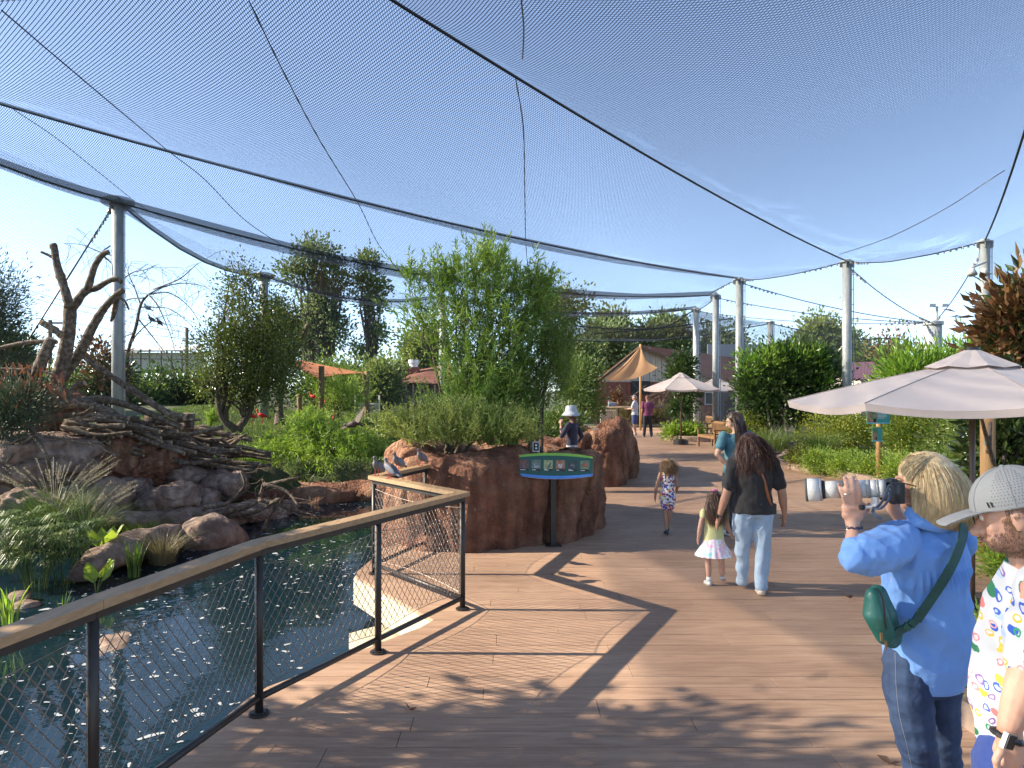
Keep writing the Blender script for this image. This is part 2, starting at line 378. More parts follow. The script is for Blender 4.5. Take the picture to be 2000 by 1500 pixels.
# stamped plank concrete material
def plank_mat():
    m = bpy.data.materials.new('stamped_plank'); m.use_nodes = True; n = m.node_tree.nodes; L = m.node_tree.links; b = n['Principled BSDF']
    tc = n.new('ShaderNodeTexCoord'); oi = n.new('ShaderNodeNewGeometry')
    mp = n.new('ShaderNodeMapping'); mp.inputs['Scale'].default_value = (1.2, 13, 13); L.new(tc.outputs['Object'], mp.inputs[0])
    g = n.new('ShaderNodeTexNoise'); g.inputs['Scale'].default_value = 1.8; g.inputs['Detail'].default_value = 7; g.inputs['Roughness'].default_value = .65; g.inputs['Distortion'].default_value = .8
    L.new(mp.outputs[0], g.inputs['Vector'])
    big = n.new('ShaderNodeTexNoise'); big.inputs['Scale'].default_value = .55; big.inputs['Detail'].default_value = 5; L.new(tc.outputs['Object'], big.inputs['Vector'])
    rp = n.new('ShaderNodeValToRGB'); e = rp.color_ramp.elements; e[0].position = .28; e[1].position = .72
    e[0].color = (.17,.095,.060,1); e[1].color = (.54,.36,.24,1); x = e.new(.5); x.color = (.36,.225,.147,1)
    mixf = n.new('ShaderNodeMix'); mixf.inputs[0].default_value = .5; L.new(g.outputs['Fac'], mixf.inputs[2]); L.new(big.outputs['Fac'], mixf.inputs[3]); L.new(mixf.outputs[0], rp.inputs[0])
    hs = n.new('ShaderNodeHueSaturation'); mr = n.new('ShaderNodeMapRange'); mr.inputs[3].default_value = .94; mr.inputs[4].default_value = 1.06
    L.new(oi.outputs['Random Per Island'], mr.inputs[0]); 
    oo = n.new('ShaderNodeObjectInfo'); ad = n.new('ShaderNodeMath'); ad.operation = 'ADD'; fr = n.new('ShaderNodeMath'); fr.operation = 'FRACT'
    L.new(oo.outputs['Random'], ad.inputs[0]); L.new(oi.outputs['Random Per Island'], ad.inputs[1]); L.new(ad.outputs[0], fr.inputs[0]); L.new(fr.outputs[0], mr.inputs[0])
    L.new(mr.outputs[0], hs.inputs['Value']); L.new(rp.outputs[0], hs.inputs['Color']); L.new(hs.outputs[0], b.inputs['Base Color'])
    b.inputs['Roughness'].default_value = .62; b.inputs['Specular IOR Level'].default_value = .35
    fine = n.new('ShaderNodeTexNoise'); fine.inputs['Scale'].default_value = 160; L.new(tc.outputs['Object'], fine.inputs['Vector'])
    am = n.new('ShaderNodeMath'); am.operation = 'MULTIPLY_ADD'; am.inputs[1].default_value = .35; L.new(fine.outputs[0], am.inputs[0]); L.new(g.outputs[0], am.inputs[2])
    bp = n.new('ShaderNodeBump'); bp.inputs['Strength'].default_value = .9; bp.inputs['Distance'].default_value = .009
    L.new(am.outputs[0], bp.inputs['Height']); L.new(bp.outputs[0], b.inputs['Normal'])
    return m
m_plank = plank_mat()
deck = tag(thing('deck', 'brown stamped concrete boardwalk of long planks', 'deck'), kind='structure'); del deck['category']
PW = .186; rng = np.random.default_rng(5); y = 1.3; rest = MB(); cnt = 0; row = 0
far_mb = MB()
while y < 39.5:
    pw = PW*(1.0 if row % 3 else 1.32); y1 = y+pw; g = .0065
    xl0, xl1 = deck_l(y), deck_l(y1); xr0, xr1 = deck_r(y), deck_r(y1)
    if y > 9.6: xl0 = xl1 = -.2 if y < 13 else -1
    xs = [min(xl0, xl1)]; x = xs[0]+rng.uniform(.5, 2.6)
    while x < min(xr0, xr1)-.5: xs.append(x); x += rng.choice([1.8, 2.6, 3.4])*rng.uniform(.9, 1.1)
    xs.append(None)
    for i in range(len(xs)-1):
        a = xs[i]; c = xs[i+1]
        A0, A1 = (xl0, xl1) if i == 0 else (a+.0012, a+.0012)
        C0, C1 = (xr0, xr1) if c is None else (c-.0012, c-.0012)
        dz = rng.uniform(-.0012, .0012); q = .003
        tp = [(A0+.0015, y+g/2+q, dz), (C0-.0015, y+g/2+q, dz), (C1-.0015, y1-g/2-q, dz), (A1+.0015, y1-g/2-q, dz)]
        bt = [(A0, y+g/2, -.036), (C0, y+g/2, -.036), (C1, y1-g/2, -.036), (A1, y1-g/2, -.036)]
        md = [(p[0], p[1], dz-.004) for p in bt]
        vs = tp+md+bt; fs = [(0,1,2,3)]+[(4+j, 4+(j+1) % 4, (j+1) % 4, j) for j in range(4)]+[(8+j, 8+(j+1) % 4, 4+(j+1) % 4, 4+j) for j in range(4)]
        vis = A0 < 1.02*(y1)+.5
        if cnt < 298 and vis and y > 2.2:
            mb = MB(); mb.add(vs, fs); mb.build('plank', m_plank, deck); cnt += 1
        else: far_mb.add(vs, fs)
    y = y1; row += 1
stuff(far_mb.build('planks_beyond', m_plank, deck))

# ---- kerbs of the planting beds ----
m_kerb = M('kerb_concrete', (.24,.16,.12), (.34,.25,.19), scale=3, rough=.85, bump=.4, bscale=60)
def kerb(path, name='kerb', wd=.16, h=.14):
    mb = MB(); P = crv(path, 6); n = len(P); vs = []
    for i, p in enumerate(P):
        t = (P[min(i+1, n-1)]-P[max(i-1, 0)]).normalized(); s = Vector((-t.y, t.x, 0))
        for (o, z) in ((-wd/2, -.02), (-wd/2, h-.02), (-wd/2+.02, h), (wd/2-.02, h), (wd/2, h-.02), (wd/2, -.02)):
            q = p+s*o; vs.append((q.x, q.y, z))
    mb.add(vs, [(i*6+j, i*6+j+1, (i+1)*6+j+1, (i+1)*6+j) for i in range(n-1) for j in range(5)]+[tuple(range(5, -1, -1)), tuple((n-1)*6+j for j in range(6))])
    return struct(mb.build(name, m_kerb))
kerb([(3.35,1.2,0),(3.1,2.4,0),(2.86,3.3,0),(2.78,3.9,0),(2.78,4.5,0),(3.0,4.95,0),(3.7,5.28,0),(4.9,5.45,0),(6.5,5.5,0)])
kerb([(6.6,5.9,0),(6.15,6.6,0),(6.35,7.5,0),(6.8,9.5,0),(7.4,12,0),(7.65,14.5,0),(7.55,16.6,0),(7.15,18.2,0),(7.2,19.6,0),(8.0,21,0),(9.2,24,0),(10.5,28,0),(12.5,33,0)], 'kerb', .2, .16)
m_soil = M('bed_mulch', (.03,.02,.013), (.07,.045,.03), scale=30, rough=1, bump=1, bscale=60, bdist=.02)
bm_ = MB(); bm_.add([(3.4,1.2,.06),(3.15,2.4,.06),(2.9,3.3,.06),(2.83,3.9,.06),(2.85,4.5,.06),(3.05,4.9,.06),(3.7,5.2,.06),(4.9,5.38,.06),(9,5.45,.06),(9,1.2,.06)], [tuple(range(9, -1, -1))]); struct(bm_.build('planting_bed', m_soil))
kk = [(6.2,6.6),(6.42,7.5),(6.9,9.5),(7.48,12),(7.72,14.5),(7.62,16.6),(7.25,18.2),(7.3,19.6),(8.1,21),(9.3,24),(10.6,28),(12.6,33),(30,34),(30,5.9),(6.7,5.9)]
bm_ = MB(); bm_.add([(x, y, .08) for x, y in kk], [tuple(range(len(kk)-1, -1, -1))]); struct(bm_.build('planting_bed', m_soil))
# round planter island at the back
C0_ = Vector((7.35, 28.6, 0)); ring = [C0_+Vector((1.15*math.cos(a), .95*math.sin(a), 0)) for a in [2*math.pi*i/14 for i in range(15)]]
kerb(ring, 'kerb', .18, .22)
bm_ = MB(); bm_.prism([(p.x, p.y) for p in ring[:-1]], 0, .14); struct(bm_.build('planting_bed', m_soil))

# ---- sculpted rock ----
def rock_mat(name, c1, c2, c3, bs=55, hi=(.55,.42,.30), cracks=True):
    m = bpy.data.materials.new(name); m.use_nodes = True; n = m.node_tree.nodes; L = m.node_tree.links; b = n['Principled BSDF']
    tc = n.new('ShaderNodeTexCoord'); a = n.new('ShaderNodeTexNoise'); a.inputs['Scale'].default_value = 1.6; a.inputs['Detail'].default_value = 9; a.inputs['Roughness'].default_value = .68
    L.new(tc.outputs['Object'], a.inputs['Vector']); rp = n.new('ShaderNodeValToRGB'); e = rp.color_ramp.elements
    e[0].position = .3; e[0].color = (*c1, 1); e[1].position = .72; e[1].color = (*c3, 1); x = e.new(.5); x.color = (*c2, 1)
    L.new(a.outputs['Fac'], rp.inputs[0])
    sp = n.new('ShaderNodeTexVoronoi'); sp.inputs['Scale'].default_value = 85; L.new(tc.outputs['Object'], sp.inputs['Vector'])
    lt = n.new('ShaderNodeMath'); lt.operation = 'LESS_THAN'; lt.inputs[1].default_value = .19; L.new(sp.outputs['Distance'], lt.inputs[0])
    msk = n.new('ShaderNodeTexNoise'); msk.inputs['Scale'].default_value = 9; L.new(tc.outputs['Object'], msk.inputs['Vector'])
    g2 = n.new('ShaderNodeMath'); g2.operation = 'GREATER_THAN'; g2.inputs[1].default_value = .55; L.new(msk.outputs[0], g2.inputs[0])
    ml = n.new('ShaderNodeMath'); ml.operation = 'MULTIPLY'; L.new(lt.outputs[0], ml.inputs[0]); L.new(g2.outputs[0], ml.inputs[1])
    mx = n.new('ShaderNodeMix'); mx.data_type = 'RGBA'; L.new(ml.outputs[0], mx.inputs[0]); L.new(rp.outputs[0], mx.inputs[6]); mx.inputs[7].default_value = (*hi, 1)
    mp = n.new('ShaderNodeMapping'); mp.inputs['Scale'].default_value = (2.6,2.6,.45); L.new(tc.outputs['Object'], mp.inputs[0]); st = n.new('ShaderNodeTexNoise'); st.inputs['Scale'].default_value = 2.2; st.inputs['Detail'].default_value = 7; L.new(mp.outputs[0], st.inputs['Vector'])
    sr = n.new('ShaderNodeMapRange'); sr.inputs[1].default_value = .38; sr.inputs[2].default_value = .62; sr.inputs[3].default_value = .62; sr.inputs[4].default_value = 1.12; L.new(st.outputs[0], sr.inputs[0])
    mxv = n.new('ShaderNodeHueSaturation'); L.new(sr.outputs[0], mxv.inputs['Value']); L.new(mx.outputs[2], mxv.inputs['Color'])
    L.new(mxv.outputs[0], b.inputs['Base Color']); b.inputs['Roughness'].default_value = .9; b.inputs['Specular IOR Level'].default_value = .25
    f = n.new('ShaderNodeTexNoise'); f.inputs['Scale'].default_value = bs; f.inputs['Detail'].default_value = 8; f.inputs['Roughness'].default_value = .7; L.new(tc.outputs['Object'], f.inputs['Vector'])
    v2 = n.new('ShaderNodeTexVoronoi'); v2.inputs['Scale'].default_value = bs*.35; L.new(tc.outputs['Object'], v2.inputs['Vector'])
    ad = n.new('ShaderNodeMath'); ad.operation = 'ADD'; L.new(f.outputs[0], ad.inputs[0]); L.new(v2.outputs['Distance'], ad.inputs[1])
    bp = n.new('ShaderNodeBump'); bp.inputs['Strength'].default_value = .9; bp.inputs['Distance'].default_value = .04; L.new(ad.outputs[0], bp.inputs['Height']); L.new(bp.outputs[0], b.inputs['Normal'])
    return m
m_rockR = rock_mat('red_rock', (.145,.058,.036), (.28,.13,.078), (.48,.29,.175))
m_rockG = rock_mat('grey_rock', (.14,.085,.064), (.29,.20,.152), (.46,.36,.285), bs=20, hi=(.40,.34,.28))
def rock_wall(name, label, path, h, thick, mat, zb=-.1, seed=0, closed=True, hvar=.08, group=None, res=.042):
    P = path+[path[0]] if closed else path
    # resample
    C = crv([(x, y, 0) for x, y in path]+([(path[0][0], path[0][1], 0), (path[1][0], path[1][1], 0)] if closed else []), 36)
    if closed: C = C[:len(path)*36]
    # cross-section (offset from centre line outwards o, height z) outside bottom -> over top -> inside bottom
    sec = []; T = thick/2
    nz_ = int(h/res)
    for i in range(nz_+1): sec.append((T*(1.0+.10*math.sin(i/nz_*3.1)), zb+(h-.18-zb)*i/nz_))
    for i in range(1, 11): a = math.pi*i/11; sec.append((T*math.cos(a), h-.18+.18*math.sin(a)))
    for i in range(5): sec.append((-T, h-.2-.1*i))
    n = len(C); k = len(sec); vs = []
    for i, p in enumerate(C):
        t = (C[(i+1) % n]-C[i-1]).normalized(); s = Vector((t.y, -t.x, 0))
        sl = i*.09
        for (o, z) in sec:
            q = p+s*o; hz = max(0, (z-zb)/(h-zb))
            big = .20*nz3(q.x+seed, q.y, z*.35, 1.1, 3); grv = abs(mnoise.noise(Vector((q.x*1.5+seed, q.y*1.5, z*.5+.3*math.sin(q.x*3)))))
            d = big-.16*max(0, .12-grv)/.12+.03*nz3(q.x, q.y, z+seed, 6, 3)+.028*nz3(q.x, q.y, z+seed, 13, 3)
            if o < 0: d *= -.4
            z2 = z+hz**2*(hvar*nz3(q.x, q.y, seed+5, 1.0, 2)*2.2-.05*max(0, .2-grv)/.2+.03*nz3(q.x, q.y, z, 7, 2))
            vs.append((q.x+s.x*d, q.y+s.y*d, z2))
    mb = MB(); m_ = n if closed else n-1
    mb.add(vs, [(i*k+j, ((i+1) % n)*k+j, ((i+1) % n)*k+j+1, i*k+j+1) for i in range(m_) for j in range(k-1)])
    o = mb.build(name, mat, smooth=True); tag(o, label, 'rock planter', group); return o
PL = [(-1.22,9.5),(-.95,9.2),(-.5,9.2),(.1,9.45),(.65,9.75),(.92,10.3),(.95,11.1),(.5,11.9),(-.4,12.4),(-1.2,12.3),(-1.6,11.4),(-1.5,10.3)]
rock_wall('rock_planter', 'waist high red brown rockwork planter behind the bird sign and railing', PL, 1.16, .62, m_rockR, zb=-.95, seed=1.3)
def soil_top(pts, z, nm='planter_soil'):
    mb = MB(); mb.add([(x, y, z) for x, y in pts], [tuple(range(len(pts)))]); return struct(mb.build(nm, m_soil))
soil_top(PL, .95)
PL2 = [(1.95,15.2),(2.35,16.1),(2.6,17.2),(2.62,18.3),(2.1,19.2),(1.0,19.6),(-.3,19.2),(-.8,17.5),(-.2,16.0),(.9,15.4)]
rock_wall('rock_planter', 'red brown rockwork planter beyond the first, behind the person in the white sun hat', PL2, 1.12, .7, m_rockR, zb=-.1, seed=8.7, hvar=.16)
soil_top(PL2, .9)
PL3 = [(-.3,12.9),(.6,13.3),(1.2,14.8),(1.5,15.8)]
def boulder(name, label, c, r, mat, seed=0, rz=0, group='boulders along the pond bank', sub=5, crack=.12, flat=.0, cat='boulder'):
    import bmesh
    bm = bmesh.new(); bmesh.ops.create_icosphere(bm, subdivisions=sub, radius=1); R = Matrix.Rotation(rz, 3, 'Z'); rm = (r[0]+r[1]+r[2])/3
    for v in bm.verts:
        p = v.co.copy(); l = max(abs(p.x), abs(p.y), abs(p.z)); p = p*(.78+.22/l)     # a little blocky
        d = .26*nz3(p.x+seed, p.y, p.z, .9, 3)+.09*nz3(p.x, p.y+seed, p.z, 3.2, 3)+.025*nz3(p.x, p.y+seed, p.z, 11, 3)
        g = abs(mnoise.noise(Vector((p.x*1.15+seed*3, p.y*1.15, p.z*1.15)))); d -= crack*max(0, .06-g)/.06
        p *= 1+d; q = R@Vector((p.x*r[0], p.y*r[1], p.z*r[2])); v.co = q
    me = bpy.data.meshes.new(name); bm.to_mesh(me); bm.free(); me.polygons.foreach_set('use_smooth', np.ones(len(me.polygons), dtype=bool)); me.materials.append(mat)
    o = bpy.data.objects.new(name, me); COL.objects.link(o); o.location = c; tag(o, label, cat, group); return o
B_ = [ # px, py centre, Y, half w px, half h px, depth radius m, mat, label
 (60,905,13.2,120,62,1.3,m_rockG,'broad cracked grey brown boulder at the left edge above the fountain grass'),
 (95,800,15.5,60,42,.8,m_rockR,'red brown boulder under the driftwood pile at far left'),
 (20,838,15,50,45,.8,m_rockR,'smaller red boulder at the very left edge below the pine sprays'),
 (200,905,14.6,88,55,.9,m_rockR,'long dark red boulder with a pale lit patch and hollow beneath'),
 (285,915,15.0,66,38,.8,m_rockR,'tall red brown boulder streaked white in the middle of the bank'),
 (305,872,16.2,40,28,.7,m_rockR,'red boulder behind the white streaked one, by the log pile'),
 (370,935,15.2,42,24,.6,m_rockG,'smooth grey boulder right of the white streaked red one'),
 (440,950,15.2,42,28,.6,m_rockG,'rounded tan boulder at the right end of the boulder row'),
 (215,978,12.9,44,40,.5,m_rockG,'peaked grey boulder just right of the fountain grass'),
 (155,968,13.1,44,26,.5,m_rockG,'low grey slab shaped boulder behind the fountain grass plumes'),
 (348,978,13.2,46,34,.5,m_rockG,'split grey boulder above the dead branch'),
 (288,985,13.5,32,22,.4,m_rockG,'dark wet grey boulder between the peaked and the split one'),
 (480,1005,13.6,32,15,.35,m_rockG,'small tan boulder with a dark hole by the water'),
 (540,1012,14.2,22,10,.3,m_rockG,'small flat stone in the shallow water under the dead branch'),
 (45,1000,11.6,55,42,.6,m_rockG,'shaded grey boulder under the umbrella sedge at left'),
 (395,985,13.6,36,26,.4,m_rockG,'brown boulder right of the split grey one, above the dead branch'),
 (255,955,14.0,40,22,.45,m_rockG,'flat wet stone ledge in the notch below the white streaked boulder'),
 (160,868,15.2,46,24,.6,m_rockR,'red boulder half buried under the left end of the log pile'),
 (325,905,15.0,34,34,.5,m_rockR,'narrow upright red boulder beside the white streaked one'),
 (120,935,13.6,50,30,.5,m_rockG,'grey brown boulder wedged behind the fountain grass plumes'),
 (420,1000,13.2,28,16,.3,m_rockG,'small brown stone on the shelf under the dead branch'),
]
for i, (px, py, Y, hw, hh, dy, mt, lb) in enumerate(B_):
    boulder('boulder', lb, W(px, py, Y), (hw/F*Y, dy, hh/F*Y*1.1), mt, seed=i*3.7+1, rz=0, crack=.17)
# low rock ledges that edge the water
def ledge(name, label, path, r, mat, seed):
    pts = crv(path, 10); mb = MB(); n = 20; vs = []; k = len(pts)
    for i, p in enumerate(pts):
        t = (pts[min(i+1, k-1)]-pts[max(0, i-1)]).normalized(); s = Vector((t.y, -t.x, 0)); e = math.sin(math.pi*min(1, max(0, (i+.6)/(k+.2))))**.35
        for j in range(n):
            a = 2*math.pi*j/n; rr = r[0]*math.cos(a)*e; zz = r[1]*math.sin(a)*e; d = 1+.3*nz3(p.x+seed, p.y+math.cos(a), math.sin(a), 1.5, 3)
            vs.append((p.x+s.x*rr*d, p.y+s.y*rr*d, p.z+zz*d))
    mb.add(vs, [(i*n+j, i*n+(j+1) % n, (i+1)*n+(j+1) % n, (i+1)*n+j) for i in range(k-1) for j in range(n)]+[tuple(range(n-1, -1, -1)), tuple((k-1)*n+j for j in range(n))])
    o = mb.build(name, mat, smooth=True); tag(o, label, 'rock'); return o
ledge('rock_ledge', 'long low red rock ledge edging the lawn behind the water', [W(430,985,16.0)+Vector((0,0,.05)), W(540,985,16.2), W(640,975,16.4), W(720,970,16.6), W(790,965,16.2)], (.55,.42), m_rockR, 2)
ledge('rock_ledge', 'tan rock shelf under the dead branch above the log shaped rock', [W(200,1012,12.3), W(300,1022,12.6), W(400,1012,13.2), W(520,995,14.4), W(560,985,15)], (.55,.22), m_rockG, 6)
ledge('rock_log', 'thick log shaped brown rock lying at the pond edge', [W(355,1060,11.3), W(400,1052,11.6), W(440,1052,11.9), W(480,1058,12.1)], (.5,.40), m_rockG, 9)
ledge('rock_log', 'long thin log shaped rock sinking into the water at left', [W(150,1125,9.2), W(220,1085,10), W(290,1055,10.8), W(350,1035,11.6)], (.28,.2), m_rockG, 12)
ledge('rock_ledge', 'drowned rock spine breaking the water behind the near railing', [W(150,1300,6.3)+Vector((0,0,-.21)), W(230,1228,7.2)+Vector((0,0,-.21)), W(262,1190,8)+Vector((0,0,-.21))], (.22,.12), m_rockG, 15)
for i, (px, py, Y, r) in enumerate([(40,1165,8.5,.1),(50,1188,8.3,.14),(186,1110,10.2,.1),(190,1100,10.3,.08),(560,880,0,0)]):
    if r: 
        p = W(px, py, Y); boulder('pebble', ['round pale cobble behind another at the sedge foot','larger pale grey cobble in the water below the sedge','pale cobble pair by the taro leaves, lower one','pale cobble pair by the taro leaves, upper one'][i], p, (r*1.2, r, r*.7), m_rockG, seed=i, sub=3, group='cobbles in the shallows', cat='cobble')
# ================= RAILING =================
m_dark = M('dark_bronze_metal', (.030,.026,.023), (.042,.037,.033), scale=6, rough=.45, bump=.05, metal=.3)
m_cap = M('tan_composite_wood', (.27,.165,.08), (.37,.24,.125), scale=6, rough=.55, bump=.35, bscale=40, stretch=(.6,8,8), bdist=.004)
m_capx = M('tan_composite_wood_x', (.27,.165,.08), (.37,.24,.125), scale=6, rough=.55, bump=.35, bscale=40, stretch=(8,.6,8), bdist=.004)
m_wire = M('net_wire', (.16,.13,.11), (.25,.21,.18), scale=30, rough=.5, metal=.6)
RP = [Vector((-2.30,1.25,0)), Vector((-1.86,3.18,0)), Vector((-1.56,4.42,0)), Vector((-1.02,5.46,0)), Vector((-.452,6.54,0)), Vector((-1.50,7.80,0)), Vector((-1.08,8.95,0))]
rail = thing('railing', 'dark metal railing with tan wood cap and wire mesh between deck and pond', 'railing', (-.452, 6.54, 0))
def offset_poly(P, d):
    out = []
    for i, p in enumerate(P):
        a = (P[i]-P[i-1]).normalized() if i else None; c = (P[i+1]-P[i]).normalized() if i < len(P)-1 else None
        na = Vector((-a.y, a.x, 0)) if a else None; nc = Vector((-c.y, c.x, 0)) if c else None
        if na is None: out.append(p+nc*d)
        elif nc is None: out.append(p+na*d)
        else:
            m = (na+nc).normalized(); out.append(p+m*min(d/max(m.dot(na), .35), d*2.6) if d > 0 else p+m*max(d/max(m.dot(na), .35), d*2.6))
    return out
OL, OR_ = offset_poly(RP, .058), offset_poly(RP, -.058); ML, MR = offset_poly(RP, .022), offset_poly(RP, -.022)
for i in range(len(RP)-1):
    g = .0015; dd = (RP[i+1]-RP[i]).normalized()*g
    def bar(L_, R_, z0, z1):
        q = [L_[i]+dd, R_[i]+dd, R_[i+1]-dd, L_[i+1]-dd]; mb = MB(); ang = math.atan2(dd.y, dd.x)
        c = 0.004
        mb.prism([(p.x, p.y) for p in reversed(q)] if False else [(p.x, p.y) for p in q], z0, z1); return mb
    bar(OL, OR_, 1.032, 1.072).build('cap_rail', m_cap if abs(dd.x) > abs(dd.y) else m_capx, rail)
    bar(ML, MR, .985, 1.030).build('rail_plate', m_dark, rail)
for i, p in enumerate(RP[1:]):
    mb = MB(); r = .026
    mb.tube([p+Vector((0,0,.012)), p+Vector((0,0,.984))], r, 16); po = mb.build('post', m_dark, rail, smooth=False); po.data.shade_smooth() if hasattr(po.data, 'shade_smooth') else None
    mb = MB(); mb.cyl(p+Vector((0,0,.0)), .062, .012, 24); mb.cyl(p+Vector((0,0,.012)), .045, .008, 24)
    for a in range(4): mb.cyl(p+Vector((.05*math.cos(a*1.57+.8), .05*math.sin(a*1.57+.8), .012)), .006, .008, 6)
    mb.build('base_flange', m_dark, po)
for i in range(len(RP)-1):
    a, c = RP[i]+Vector((0,0,.105)), RP[i+1]+Vector((0,0,.105)); mb = MB(); mb.tube([a, c], .0205, 12); mb.build('bottom_rail', m_dark, rail, smooth=True)
# wire mesh panels
def mesh_panel(a, c, z0=.14, z1=.93, cw=.068, ch=.088, rr=.0028):
    a = Vector(a); c = Vector(c); Ln = (c-a).length; d = (c-a)/Ln; mb = MB()
    top = lambda s: z1-.10*4*(s/Ln)*(1-s/Ln)*.5
    bot = lambda s: z0+.05*4*(s/Ln)*(1-s/Ln)
    def pt(s, z): return a+d*s+Vector((0,0,z))
    x0 = .03; x1 = Ln-.03
    k = ch/cw
    for sg in (1, -1):
        s0 = -1.5 if sg > 0 else 0
        off = -1.6
        while off < Ln+1.6:
            # line z = z0 + sg*k*(s-off)
            seg = []
            N = 60
            for j in range(N+1):
                s = x0+(x1-x0)*j/N; z = z0+sg*k*(s-off)
                if bot(s) <= z <= top(s): seg.append((s, z))
            if len(seg) >= 2:
                mb.tube([pt(*seg[0]), pt(*seg[-1])], rr, 4, caps=False)
                # knots
                if sg > 0:
                    m0 = seg[0][1]; zz = z0+math.ceil((m0-z0)/(ch/2))*ch/2
                    while zz < seg[-1][1]:
                        s = off+(zz-z0)/k; mb.sph(pt(s, zz), .0064, 4); zz += ch
            off += cw
    for f in (top, bot):
        mb.tube([pt(x0+(x1-x0)*j/14, f(x0+(x1-x0)*j/14)) for j in range(15)], .0028, 5)
    for e in (x0, x1):
        zz = z0+.03
        mb.tube([pt(e, z0), pt(e, z1)], .0022, 5)
        while zz < z1:
            mb.tube([pt(e, zz), pt(e-(.032 if e == x0 else -.032), zz+.012)], .0018, 4); zz += ch/2
    o = mb.build('wire_mesh', m_wire, rail); stuff(o)
for i in range(len(RP)-1): mesh_panel(RP[i], RP[i+1])

# ================= NET ROOF =================
m_net = bpy.data.materials.new('aviary_net'); m_net.use_nodes = True; n = m_net.node_tree.nodes; L = m_net.node_tree.links
def net_material(m, cell, wr, colr=(.035,.045,.065)):
    n = m.node_tree.nodes; L = m.node_tree.links; b = n['Principled BSDF']; b.inputs['Base Color'].default_value = (*colr, 1); b.inputs['Roughness'].default_value = .55
    b.inputs['Specular IOR Level'].default_value = .35
    uv = n.new('ShaderNodeUVMap'); uv.uv_map = 'UVMap'; sx = n.new('ShaderNodeSeparateXYZ'); L.new(uv.outputs[0], sx.inputs[0])
    masks = []
    for op in ('ADD', 'SUBTRACT'):
        a = n.new('ShaderNodeMath'); a.operation = op; L.new(sx.outputs[0], a.inputs[0]); 
        k = n.new('ShaderNodeMath'); k.operation = 'MULTIPLY'; k.inputs[1].default_value = .62; L.new(sx.outputs[1], k.inputs[0]); L.new(k.outputs[0], a.inputs[1])
        s = n.new('ShaderNodeMath'); s.operation = 'MULTIPLY'; s.inputs[1].default_value = 1/cell; L.new(a.outputs[0], s.inputs[0])
        f = n.new('ShaderNodeMath'); f.operation = 'FRACT'; L.new(s.outputs[0], f.inputs[0])
        l = n.new('ShaderNodeMath'); l.operation = 'LESS_THAN'; l.inputs[1].default_value = wr; L.new(f.outputs[0], l.inputs[0]); masks.append(l)
    mx = n.new('ShaderNodeMath'); mx.operation = 'MAXIMUM'; L.new(masks[0].outputs[0], mx.inputs[0]); L.new(masks[1].outputs[0], mx.inputs[1])
    tr = n.new('ShaderNodeBsdfTransparent'); ms = n.new('ShaderNodeMixShader'); L.new(mx.outputs[0], ms.inputs[0]); L.new(tr.outputs[0], ms.inputs[1]); L.new(b.outputs[0], ms.inputs[2])
    L.new(ms.outputs[0], n['Material Output'].inputs[0])
net_material(m_net, .042, .13, (.03,.045,.075))
m_net2 = bpy.data.materials.new('side_net'); m_net2.use_nodes = True; net_material(m_net2, .05, .08)
m_cable = M('black_cable', (.012,.013,.016), rough=.5)
m_galv = M('galvanized_steel', (.26,.28,.28), (.38,.40,.39), scale=7, rough=.5, metal=.15, bump=.05, stretch=(1,1,.4))
def cab(p0, p1, sag, n=28):
    p0 = Vector(p0); p1 = Vector(p1); return [p0.lerp(p1, i/n)-Vector((0,0,4*sag*(i/n)*(1-i/n))) for i in range(n+1)]
cC3, cC2, cC1, cC0, cR = Vector((10.0,21.4,5.85)), Vector((7.87,24.8,5.85)), Vector((8.33,29.3,5.9)), Vector((8.7,33.9,5.86)), Vector((12.2,18.5,5.85))
cL1, cL2, cL3, cL0 = Vector((-9.9,18.0,6.72)), Vector((-9.35,27,6.3)), Vector((-3.2,33,6.3)), Vector((-13,11.4,8.0))
A = cab(cC3, (-9.6,-.5,8.2), .55); V1 = cab(cC2, cL0, .48); V2a = cab(cC1, cL1, .84); V3 = cab(cC0, cL3, .5, 14)+cab(cL3, cL2, .55, 8)[1:]+cab(cL2, cL1, .5, 6)[1:]
B1 = cab(cR, (8.3,11.6,6.2), .12, 10)+cab((8.3,11.6,6.2), (3.4,2.6,7.2), .1, 10)[1:]+cab((3.4,2.6,7.2), (-4,-6,8.4), .1, 8)[1:]
V2b = cab(cL1, cL0, .35, 8)
def resample(P, n):
    d = [0]
    for i in range(1, len(P)): d.append(d[-1]+(P[i]-P[i-1]).length)
    T = np.linspace(0, d[-1], n+1); a = np.array([tuple(p) for p in P])
    return np.stack([np.interp(T, d, a[:, k]) for k in range(3)], axis=1)
net = thing('net_canopy', 'dark fine mesh net canopy hung over the whole walkway from steel columns', 'net canopy', (0, 12, 6))
